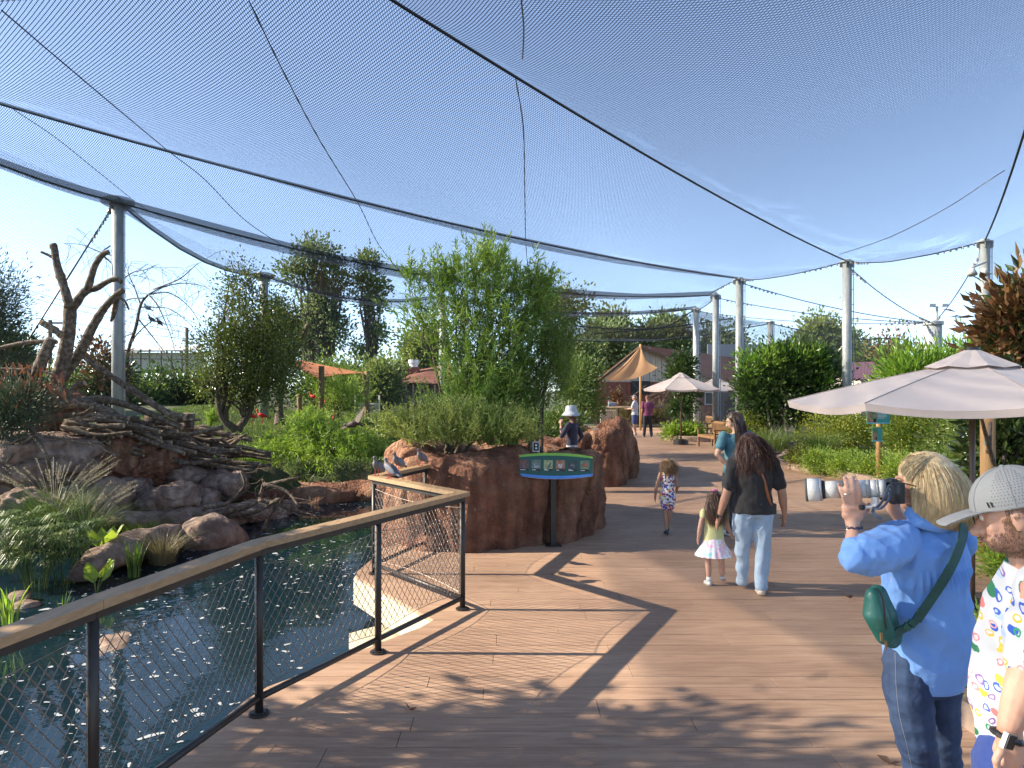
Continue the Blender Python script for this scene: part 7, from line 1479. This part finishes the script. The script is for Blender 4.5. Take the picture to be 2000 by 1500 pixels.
# jeans
m_jean = M('dark_denim', (.014,.030,.075), (.032,.060,.125), scale=7, rough=.85, bump=.6, bscale=26, bdist=.008)
def jf(x, y, z): a = mnoise.noise(V_((x*6, y*6, z*16))); return .007*(.7-abs(a)*2)+.003*mnoise.noise(V_((x*20, y*20, z*30)))
jn = sculpt('jeans', [('r', [(Q(1806,1345,3.05), .15, .11, .25), (Q(1806,1235,3.05), .155, .12, .3)]), ('t', [Q(1772,1290,3.02), Q(1774,1360,3.0), Q(1790,1450,2.99), Q(1806,1540,3.02), Q(1812,1700,3.06)], [.096,.094,.076,.062,.055]), ('t', [Q(1838,1290,3.1), Q(1834,1380,3.13), Q(1845,1470,3.16), Q(1855,1560,3.18), Q(1852,1690,3.25)], [.09,.08,.066,.062,.055])], m_jean, bw_, .0085, 2, jf)
mb = MB(); seam_ = crv([Q(1748,1275,2.925), Q(1750,1340,2.915), Q(1757,1400,2.91), Q(1772,1460,2.92), Q(1785,1520,2.95)], 14)
for i in range(0, len(seam_)-1): a, c = seam_[i], seam_[i+1]; mb.tube([a, a.lerp(c, .6)], .0009, 4)
stuff(mb.build('seam_stitching', flat('stitch', (.35,.30,.22)), jn))
for an_, tl in ((Q(1812,1700,3.06), (-.6,.8)), (Q(1852,1690,3.25), (-.5,.9))): shoe(bw_, V_((an_.x, an_.y, .075)), tl, 1.7)
# green strap and bag
m_grn = M('green_webbing', (.012,.05,.04), (.02,.075,.06), scale=20, rough=.6, bump=.3, bscale=200, bdist=.002); m_grb = M('green_nylon', (.012,.085,.068), (.02,.12,.095), scale=6, rough=.42, bump=.5, bscale=18, bdist=.01)
def ribbon(pts, wdt, th, nm, mat, par, n=8, nrm=(0,-1,0)):
    P = crv([Q(*p) for p in pts], n); mb = MB(); vs = []; k = len(P); N_ = V_(nrm)
    for i, p in enumerate(P):
        t_ = (P[min(i+1, k-1)]-P[max(0, i-1)]).normalized(); s = t_.cross(N_).normalized(); nn_ = s.cross(t_).normalized()
        for a, b_ in ((-1,-1),(1,-1),(1,1),(-1,1)): vs.append(p+s*a*wdt/2+nn_*b_*th/2)
    mb.add(vs, [(4*i+j, 4*i+(j+1) % 4, 4*i+4+(j+1) % 4, 4*i+4+j) for i in range(k-1) for j in range(4)]+[(3,2,1,0), tuple(4*(k-1)+j for j in range(4))]); return mb.build(nm, mat, par)
bag = thing('hip_bag', 'dark green zipped crossbody bag with buckled strap worn over the blue shirt', 'bag', Q(1718,1200,2.9))
ribbon([(1872,1008,3.04),(1882,1022,2.96),(1880,1050,2.915),(1868,1085,2.875),(1848,1125,2.86),(1822,1165,2.862),(1798,1200,2.868),(1790,1212,2.87)], .038, .005, 'strap', m_grn, bag)
ribbon([(1800,1192,2.862),(1788,1212,2.862),(1775,1222,2.858),(1758,1232,2.855),(1745,1240,2.85),(1735,1242,2.85)], .03, .008, 'strap', m_grn, bag)
mb = MB(); bR = Matrix.Rotation(-.45, 3, 'Y')
for px, py in ((1781,1218),(1772,1224)): mb.box(Q(px,py,2.848), (.03,.012,.024), R=Matrix.Rotation(.55, 3, 'Y'))
mb.build('buckle', flat('buckle_green', (.03,.09,.07), rough=.25), bag)
sculpt('pouch', [('t', [Q(1706,1165,2.88), Q(1711,1200,2.87), Q(1728,1240,2.87)], [.036,.050,.040]), ('t', [Q(1715,1160,2.93), Q(1722,1200,2.92), Q(1740,1245,2.92)], [.036,.055,.042]), ('t', [Q(1735,1242,2.9), Q(1752,1238,2.88)], [.04,.022])], m_grb, bag, .007, 3, wr(.004, 14, 6))
ribbon([(1712,1148,2.845),(1722,1165,2.825),(1727,1190,2.815),(1728,1215,2.82),(1732,1235,2.83)], .006, .004, 'zip', m_blk, bag)
for px, py in ((1721,1236),(1730,1252)): ribbon([(px,py,2.82),(px+1,py+16,2.82)], .009, .004, 'zip_pull', flat('tan_pull%d' % px, (.22,.12,.05)), bag)
# hair: cap volume and strands
hmb = M('hair_blond', (.46,.30,.13), (.80,.61,.33), scale=9, rough=.42, island=.16, spec=.5, stretch=(10,10,1.2), bump=.3, bscale=60)
hv = sculpt('hair', [('e', Q(1811,926,3.07), (.112,.106,.098)), ('t', [Q(1828,945,3.09), Q(1834,988,3.08), Q(1836,1014,3.07)], [.098,.096,.084]), ('t', [Q(1806,950,3.0), Q(1812,988,2.99), Q(1815,1012,2.985)], [.044,.046,.036]), ('t', [Q(1845,965,3.04), Q(1864,1012,3.04)], [.065,.036])], hmb, bw_, .007, 3, wr(.003, 22, 4, (1,1,.15)))
ctr = Q(1815,955,3.09); crown = Q(1806,884,3.07)
def rootf(u, r): return crown+V_((-.035+.08*u+r.normal()*.008, (r.random()-.6)*.05, .003-.02*abs(u-.4)))
def endf(u, r):
    a = math.radians(222+150*u); return W(1831+math.cos(a)*50+1.0*r.normal(), 1020+22*u+2.5*r.normal(), 3.065+math.sin(a)*.118)
strands('hair_strands', hmb, hv, rootf, endf, 12000, .0017, 31, lambda u: .034+.056*min(1, u/.45), ctr, .0028, .001, segs=12)
def endf2(u, r): return W(1787+14*u+1.5*r.normal(), 1008+14*u+3*r.normal(), 2.965-.01*u)
strands('hair_strands', hmb, hv, lambda u, r: crown+V_((-.05+.05*u, -.02-.03*r.random(), -.010)), endf2, 1600, .0017, 32, .03, ctr, .003, .002, segs=10)
strands('fringe', hmb, hv, lambda u, r: crown+V_((-.05+.06*r.random(), -.06+.09*r.random(), -.008)), lambda u, r: W(1757+20*u+2*r.normal(), 918+22*u+4*r.normal(), 3.0-.01*u), 900, .0018, 33, .024, ctr, .002, .001, segs=9)
# sunglasses arm
mb = MB(); mb.tube([Q(1752,940,2.99), Q(1770,945,2.965), Q(1790,950,2.955)], .0028, 6); mb.build('glasses', m_dark, bw_)
# ---- camera ----
cm = thing('camera', 'camera with long white telephoto lens held up by the blond person', 'camera', Q(1740,955,2.98)); m_lw = M('lens_white', (.58,.56,.52), (.61,.59,.55), scale=9, rough=.35); m_rub = flat('lens_rubber', (.10,.10,.10), rough=.7); m_lg = flat('lens_grey', (.30,.31,.31))
ya, yb = 3.10, 2.955
def lens(x0, x1, r0, r1, mat, nm, par=cm, n=40):
    f = lambda px: Q(px, 957-(px-1575)*.018, ya+(yb-ya)*(px-1575)/170); mb = MB(); mb.tube([f(x0), f(x1)], [r0, r1], n); o = mb.build(nm, mat, par, smooth=False); 
    for p_ in o.data.polygons: p_.use_smooth = len(p_.vertices) == 4
    return o
lens(1573,1578,.049,.050,m_rub,'hood_rim'); lens(1578,1601,.050,.048,m_lw,'hood'); lens(1601,1606,.047,.046,m_lg,'hood_ring'); lens(1606,1612,.040,.038,m_black,'ring'); lens(1612,1640,.0365,.0365,m_lw,'barrel'); lens(1640,1655,.0375,.0375,m_rub,'focus_ring'); lens(1655,1692,.037,.037,m_lw,'barrel'); lens(1692,1700,.0385,.0385,m_lg,'zoom_ring'); lens(1700,1712,.037,.037,m_lw,'barrel'); lens(1712,1716,.039,.039,m_lg,'ring'); lens(1716,1728,.037,.035,m_lw,'barrel'); lens(1728,1732,.034,.034,m_rub,'mount_ring')
mb = MB(); mb.cyl(Q(1709,985,2.955), .014, .03, 12); mb.tube([Q(1708,985,2.955), Q(1705,990,2.955)], .012, 8); mb.tube([Q(1685,991,2.95), Q(1722,989,2.955)], .010, 10, flat=(1,.6)); ft = mb.build('tripod_foot', m_lw, cm); mb = MB(); mb.tube([Q(1680,991,2.948), Q(1687,991,2.95)], .011, 10); mb.build('foot_tip', m_black, ft)
sculpt('camera_body', [('b', Q(1742,960,2.995), (.050,.12,.088)), ('b', Q(1742,941,2.99), (.030,.05,.03)), ('e', Q(1744,964,2.93), (.028,.026,.046)), ('b', Q(1754,944,2.995), (.02,.04,.028))], m_black, cm, .005, 3)
m_strap = flat('strap_slate', (.06,.075,.11), rough=.7)
ribbon([(1737,948,2.92),(1732,962,2.90),(1726,975,2.895),(1714,990,2.90),(1706,993,2.91)], .010, .003, 'strap', m_strap, cm); ribbon([(1738,958,2.915),(1736,975,2.89),(1722,992,2.885),(1706,994,2.90)], .009, .003, 'strap', m_strap, cm); ribbon([(1708,990,2.905),(1705,1000,2.90),(1712,1008,2.89),(1722,1014,2.885)], .013, .003, 'strap', m_strap, cm)
# ================= NEAR MAN WITH CAP =================
mn = thing('person', 'bearded person in light grey cap and white doodle print shirt', 'person', (1.66,2.32,0)); dm = 2.3
def N_(px, py, Y=2.3): return W(px, py, Y)
hm_ = N_(1980,1003,2.32); fm_ = math.radians(58); KM = 1.80; hpm, pm, RM = headp(hm_, KM, 1.04, fm_, .28)
P = hpm+[('t', [N_(2025,1110,2.36), N_(2008,1070,2.35), N_(1990,1030,2.33)], [.075,.064,.06]), ('e', N_(1950,1052,2.31), (.035,.03,.03)),
  ('t', [pm(.049,-.016,.006), pm(.051,-.013,-.008), pm(.049,-.004,-.020)], [.006,.006,.005]), ('t', [pm(.050,-.016,.004), pm(.051,-.008,.012), pm(.049,.002,.008)], [.006,.006,.004])]
P += [('r', [(N_(2016,1440,2.38), .14, .11, 1.2), (N_(2016,1300,2.38), .14, .105, 1.2), (N_(2026,1170,2.38), .13, .10, 1.2), (N_(2030,1120,2.38), .12, .08, 1.2)])]
elm, wrm = N_(2012,1300,2.10), N_(1972,1418,2.10); P += [('t', [N_(2040,1150,2.20), elm], [.06,.052]), ('t', [elm, elm.lerp(wrm, .35), wrm], [.052,.050,.034]), ('t', [wrm, N_(1972,1475,2.12)], [.032,.040]), ('t', [N_(1965,1465,2.12), N_(1975,1500,2.13)], [.036,.03])]
for i in range(4): P.append(('t', [N_(1958+i*9,1490,2.10), N_(1962+i*9,1530,2.11), N_(1966+i*9,1560-abs(i-1.5)*6,2.13)], [.011,.010,.008]))
P.append(('t', [N_(1955,1465,2.09), N_(1945,1485,2.08), N_(1950,1510,2.09)], [.014,.012,.010]))
P += [('t', [N_(1990,1480,2.35), N_(1985,1650,2.36), N_(1990,1830,2.4)], [.08,.06,.045]), ('t', [N_(2050,1480,2.45), N_(2050,1650,2.46), N_(2055,1800,2.5)], [.08,.06,.045])]
mbody = sculpt('body', P, sk_fair, mn, .0058, 2); face_bits(mn, mbody, pm, RM, KM*1.04, (.16,.09,.05))
# beard: a thin shell plus short hairs
bmt = hairm('beard_hair', (.15,.085,.045), (.36,.22,.13)); rg = np.random.default_rng(12)
me = mbody.data; co = np.empty(len(me.vertices)*3, dtype=np.float32); me.vertices.foreach_get('co', co); co = co.reshape(-1, 3); no = np.empty_like(co).ravel(); me.vertices.foreach_get('normal', no); no = no.reshape(-1, 3)
loc = np.array([tuple(RM.transposed()@(V_(c)-hm_)) for c in co.tolist()])/(KM*1.04); x_, y_, z_ = loc[:, 0], loc[:, 1], loc[:, 2]
beard = (z_ > -.075) & (z_ < np.where(y_ < .02, .006-.35*np.maximum(y_-.0, 0), -.022)) & (y_ > -.004) & (y_ < .07) & ~((np.abs(x_) < .016) & (z_ > -.042) & (z_ < -.031) & (y_ > .04)) & ~((y_ > .052) & (z_ > -.028)) & (np.abs(x_) < .047)
ids = np.nonzero(beard)[0]; pick = rg.choice(ids, 6000); Pn = co[pick]+rg.normal(size=(6000, 3))*.0008; dwn = np.array(tuple(RM@V_((0,.25,-1)))); Dn = no[pick]*.55+dwn[None]*.8+rg.normal(size=(6000, 3))*.25
mb = MB(); mb.quads(leaf_quads(Pn, Dn, .0085, .0009, rg)); mb.build('beard', bmt, mn)
side = (z_ > .0) & (z_ < .03) & (y_ > -.055) & (y_ < .012) & (np.abs(x_) > .03) | ((z_ < .03) & (z_ > -.03) & (y_ < -.03)); ids = np.nonzero(side)[0]
pick = rg.choice(ids, 5000); Pn = co[pick]; Dn = no[pick]*.3+dwn[None]*.9-np.array(tuple(RM@V_((0,.5,0))))[None]+rg.normal(size=(5000, 3))*.15
mb = MB(); mb.quads(leaf_quads(Pn, Dn, .014, .0012, rg)); mb.build('hair', bmt, mn)
# glasses
mb = MB(); k = KM*1.04; mb.tube([pm(.045,-.0,.010), pm(.040,.045,.010), pm(.032,.058,.010)], .0016, 6)
for s in (1, -1): mb.tube([pm(s*.018+.013*math.cos(a), .060, .006+.011*math.sin(a)) for a in [i*.45 for i in range(15)]], .0012, 5)
mb.build('glasses', m_dark, mn)
# cap
m_capg = bpy.data.materials.new('cap_grey'); m_capg.use_nodes = True; n = m_capg.node_tree.nodes; L = m_capg.node_tree.links; n['Principled BSDF'].inputs['Base Color'].default_value = (.27,.27,.265,1); n['Principled BSDF'].inputs['Roughness'].default_value = .8
def caploc(x, y, z): return pm(x, y, z)
capth = thing('cap', 'light grey baseball cap with perforated side panels and a small dark double bar mark', 'cap', caploc(0,0,.05))
def capsurf(th, ph, off=0.0):        # th azimuth from +Y (front), ph elevation
    r = (.0545+off, .0675+off, .066+off); return caploc(r[0]*math.sin(th)*math.cos(ph), -.006+r[1]*math.cos(th)*math.cos(ph), .016+r[2]*math.sin(ph)**.93 if ph > 0 else .016+ph*.05)
vs = []; NA, NP = 72, 22
for i in range(NP+1):
    for j in range(NA): vs.append(capsurf(2*math.pi*j/NA, -.02+(math.pi/2+.02)*i/NP, -.0006 if j % 12 == 0 else 0))
fs = [(i*NA+j, i*NA+(j+1) % NA, (i+1)*NA+(j+1) % NA, (i+1)*NA+j) for i in range(NP) for j in range(NA)]
mb = MB(); mb.add(vs, fs); inn = [v-(v-caploc(0,-.006,.02)).normalized()*.003 for v in vs]; mb.add(inn, [tuple(reversed(f)) for f in fs]); crown_ = mb.build('crown', m_capg, capth, smooth=True)
mb = MB(); up_ = (RM@V_((0,0,1)))
vs = []; nb, na = 10, 18
for i in range(nb+1):
    for j in range(na+1):
        a = -1.02+2.04*j/na; q = i/nb; r0x, r0y = .0545*math.sin(a), -.006+.0675*math.cos(a); x = r0x*(1-q)+.050*math.sin(a*1.05)*q*(1.02); y = r0y*(1-q)+(.052+.066*math.cos(a*.78)**.8)*q; y = max(y, r0y); vs.append(caploc(x, y, .0165-.012*q*q-.10*abs(x)**1.35*q*2.2+.004*q))
m_ = len(vs); fs = [(i*(na+1)+j, i*(na+1)+j+1, (i+1)*(na+1)+j+1, (i+1)*(na+1)+j) for i in range(nb) for j in range(na)]
ed = [nb*(na+1)+j for j in range(na+1)]
mb.add(vs+[v-up_*.0035 for v in vs], fs+[tuple(m_+x for x in reversed(f)) for f in fs]+[(ed[j], ed[j+1], m_+ed[j+1], m_+ed[j]) for j in range(na)]); mb.build('brim', m_capg, capth, smooth=True)
mb = MB(); c = caploc(0,-.006,.0825); mb.sph(c, (.008,.008,.005), 12); mb.build('button', m_capg, capth)
mb = MB()
for kx in range(-1, 2): 
    th = kx*math.pi/3+math.pi/6*0+math.pi; 
for th0 in (math.pi/6, math.pi/2, 5*math.pi/6, -math.pi/6, -math.pi/2, -5*math.pi/6):
    mb.tube([capsurf(th0, .02+1.5*q/14, .0007) for q in range(15)], .0011, 5)
mb.tube([capsurf(2*math.pi*q/60, .015, .0006) for q in range(61)], .0012, 5, caps=False); mb.build('stitching', flat('cap_seam', (.30,.30,.29)), crown_)
mb = MB()
for side_ in (1, -1):
    for r_ in range(15):
        ph = .10+r_*.078; wdt = .52*math.cos(ph*.55); ns = int(2*wdt*math.cos(ph)/.078)+1
        for q in range(ns):
            th = side_*(math.pi/2+ .0)+(-wdt+2*wdt*(q+.5*(r_ % 2))/max(1, ns)); p = capsurf(th, ph, .0004); nrm = (p-caploc(0,-.006,.02)).normalized()
            u = nrm.cross(V_((0,0,1))).normalized(); v = nrm.cross(u); mb.add([p+nrm*.0004+(u*math.cos(a)+v*math.sin(a))*.00165 for a in [i*1.047 for i in range(6)]], [tuple(range(6))])
stuff(mb.build('perforations', flat('perf_dark', (.05,.05,.055)), crown_))
mb = MB()
for side_ in (1, -1):
    for dth in (-.045, .045):
        p = capsurf(side_*(math.pi/2-.55)+dth, .15, .0012); nrm = (p-caploc(0,-.006,.02)).normalized(); u = nrm.cross(up_).normalized(); mb.slab([p+u*a*.0022+up_*b_*.0085+u*b_*.001 for a, b_ in ((-1,-1),(1,-1),(1,1),(-1,1))], nrm, .0012)
mb.build('bar_mark', m_blk, crown_)
# doodle shirt
m_doo = bpy.data.materials.new('doodle_print'); m_doo.use_nodes = True; n = m_doo.node_tree.nodes; L = m_doo.node_tree.links; b = n['Principled BSDF']; b.inputs['Roughness'].default_value = .8
tc0 = n.new('ShaderNodeTexCoord'); sx_ = n.new('ShaderNodeSeparateXYZ'); L.new(tc0.outputs['Object'], sx_.inputs[0]); ua = n.new('ShaderNodeMath'); ua.operation = 'MULTIPLY_ADD'; ua.inputs[1].default_value = -.65; L.new(sx_.outputs[1], ua.inputs[0]); L.new(sx_.outputs[0], ua.inputs[2]); tc = n.new('ShaderNodeCombineXYZ'); L.new(ua.outputs[0], tc.inputs[0]); L.new(sx_.outputs[2], tc.inputs[1]); base_c = n.new('ShaderNodeRGB'); base_c.outputs[0].default_value = (.50,.51,.535,1); cur = base_c.outputs[0]
for li, (scl, lo, hi_, pal) in enumerate([(19, .0, .27, [(.02,.16,.07,1),(.72,.32,.02,1),(.02,.08,.38,1),(.60,.16,.16,1),(.35,.45,.62,1),(.72,.45,.05,1)]), (26, .18, .32, [(.03,.09,.42,1),(.70,.20,.22,1),(.03,.25,.10,1),(.75,.40,.03,1),(.2,.1,.3,1),(.65,.30,.28,1)])]):
    ns_ = n.new('ShaderNodeTexNoise'); ns_.inputs['Scale'].default_value = 26; L.new(tc.outputs[0], ns_.inputs[0]); va = n.new('ShaderNodeVectorMath'); va.operation = 'MULTIPLY_ADD'; va.inputs[1].default_value = (.03,.03,.03); L.new(ns_.outputs['Color'], va.inputs[0]); L.new(tc.outputs[0], va.inputs[2])
    vo = n.new('ShaderNodeTexVoronoi'); vo.voronoi_dimensions = '2D'; vo.inputs['Scale'].default_value = scl; vo.inputs['Randomness'].default_value = .7; L.new(va.outputs[0], vo.inputs['Vector']); sp2_ = n.new('ShaderNodeSeparateColor'); L.new(vo.outputs['Color'], sp2_.inputs[0]); rp = n.new('ShaderNodeValToRGB'); rp.color_ramp.interpolation = 'CONSTANT'; e = rp.color_ramp.elements; e[0].color = pal[0]; e[1].position = .84; e[1].color = pal[5]
    for q in range(1, 5): x = e.new(q/6); x.color = pal[q]
    L.new(sp2_.outputs[0], rp.inputs[0]); c1 = n.new('ShaderNodeMath'); c1.operation = 'GREATER_THAN'; c1.inputs[1].default_value = lo; c2 = n.new('ShaderNodeMath'); c2.operation = 'LESS_THAN'; c2.inputs[1].default_value = hi_; L.new(vo.outputs['Distance'], c1.inputs[0]); L.new(vo.outputs['Distance'], c2.inputs[0])
    c3 = n.new('ShaderNodeMath'); c3.operation = 'GREATER_THAN'; c3.inputs[1].default_value = .58; L.new(sp2_.outputs[1], c3.inputs[0]); m1 = n.new('ShaderNodeMath'); m1.operation = 'MULTIPLY'; m2 = n.new('ShaderNodeMath'); m2.operation = 'MULTIPLY'; L.new(c1.outputs[0], m1.inputs[0]); L.new(c2.outputs[0], m1.inputs[1]); L.new(m1.outputs[0], m2.inputs[0]); L.new(c3.outputs[0], m2.inputs[1])
    mx = n.new('ShaderNodeMix'); mx.data_type = 'RGBA'; L.new(m2.outputs[0], mx.inputs[0]); L.new(cur, mx.inputs[6]); L.new(rp.outputs[0], mx.inputs[7]); cur = mx.outputs[2]
L.new(cur, b.inputs['Base Color'])
def mfold(x, y, z): a = mnoise.noise(V_((x*6+z*3, y*6, z*4))); return .014*(.7-abs(a)*2.2)+.004*mnoise.noise(V_((x*18, y*18, z*12)))
ms = sculpt('shirt', [('r', [(N_(2015,1462,2.38), .175, .15, 1.25), (N_(2008,1400,2.38), .185, .160, 1.2), (N_(2006,1330,2.38), .188, .158, 1.2), (N_(2012,1250,2.38), .182, .150, 1.2), (N_(2022,1180,2.38), .172, .138, 1.2), (N_(2030,1130,2.38), .15, .11, 1.2), (N_(2030,1098,2.37), .085, .085, 1.2)]), ('t', [N_(2040,1150,2.24), N_(2030,1225,2.16), N_(2024,1285,2.11)], [.085,.088,.082])], m_doo, mn, .0085, 2, mfold)
sculpt('shorts', [('r', [(N_(2005,1545,2.37), .18, .145, 1.2), (N_(2010,1440,2.38), .172, .14, 1.2)]), ('t', [N_(1985,1490,2.35), N_(1982,1640,2.35)], [.125,.12]), ('t', [N_(2055,1490,2.45), N_(2055,1640,2.46)], [.12,.115])], cloth('royal_blue', (.018,.045,.20)), mn, .010, 2, wr(.006, 7, 3))
w0 = N_(1967,1438,2.10); wt = ringtube(w0, (wrm-elm), .037, .008, m_black, 'watch', mn, 24)
mb = MB(); R2 = Matrix.Rotation(.35, 3, 'Y')@Matrix.Rotation(.35, 3, 'Z'); c = w0+V_((-.022,-.036,.004)); mb.box(c, (.040,.014,.046), R=R2); o_ = mb.build('watch_case', flat('watch_alu', (.45,.44,.42), rough=.3, metal=.8), wt); mb = MB(); mb.box(c+R2@V_((0,-.0085,0)), (.034,.004,.040), R=R2); mb.build('watch_face', m_black, o_)
for an_, tl in ((N_(1990,1830,2.4), (-1,.1)), (N_(2055,1800,2.5), (-1,.2))): shoe(mn, V_((an_.x, an_.y, .08)), tl, 1.78)
bpy.data.scenes.remove(TS)
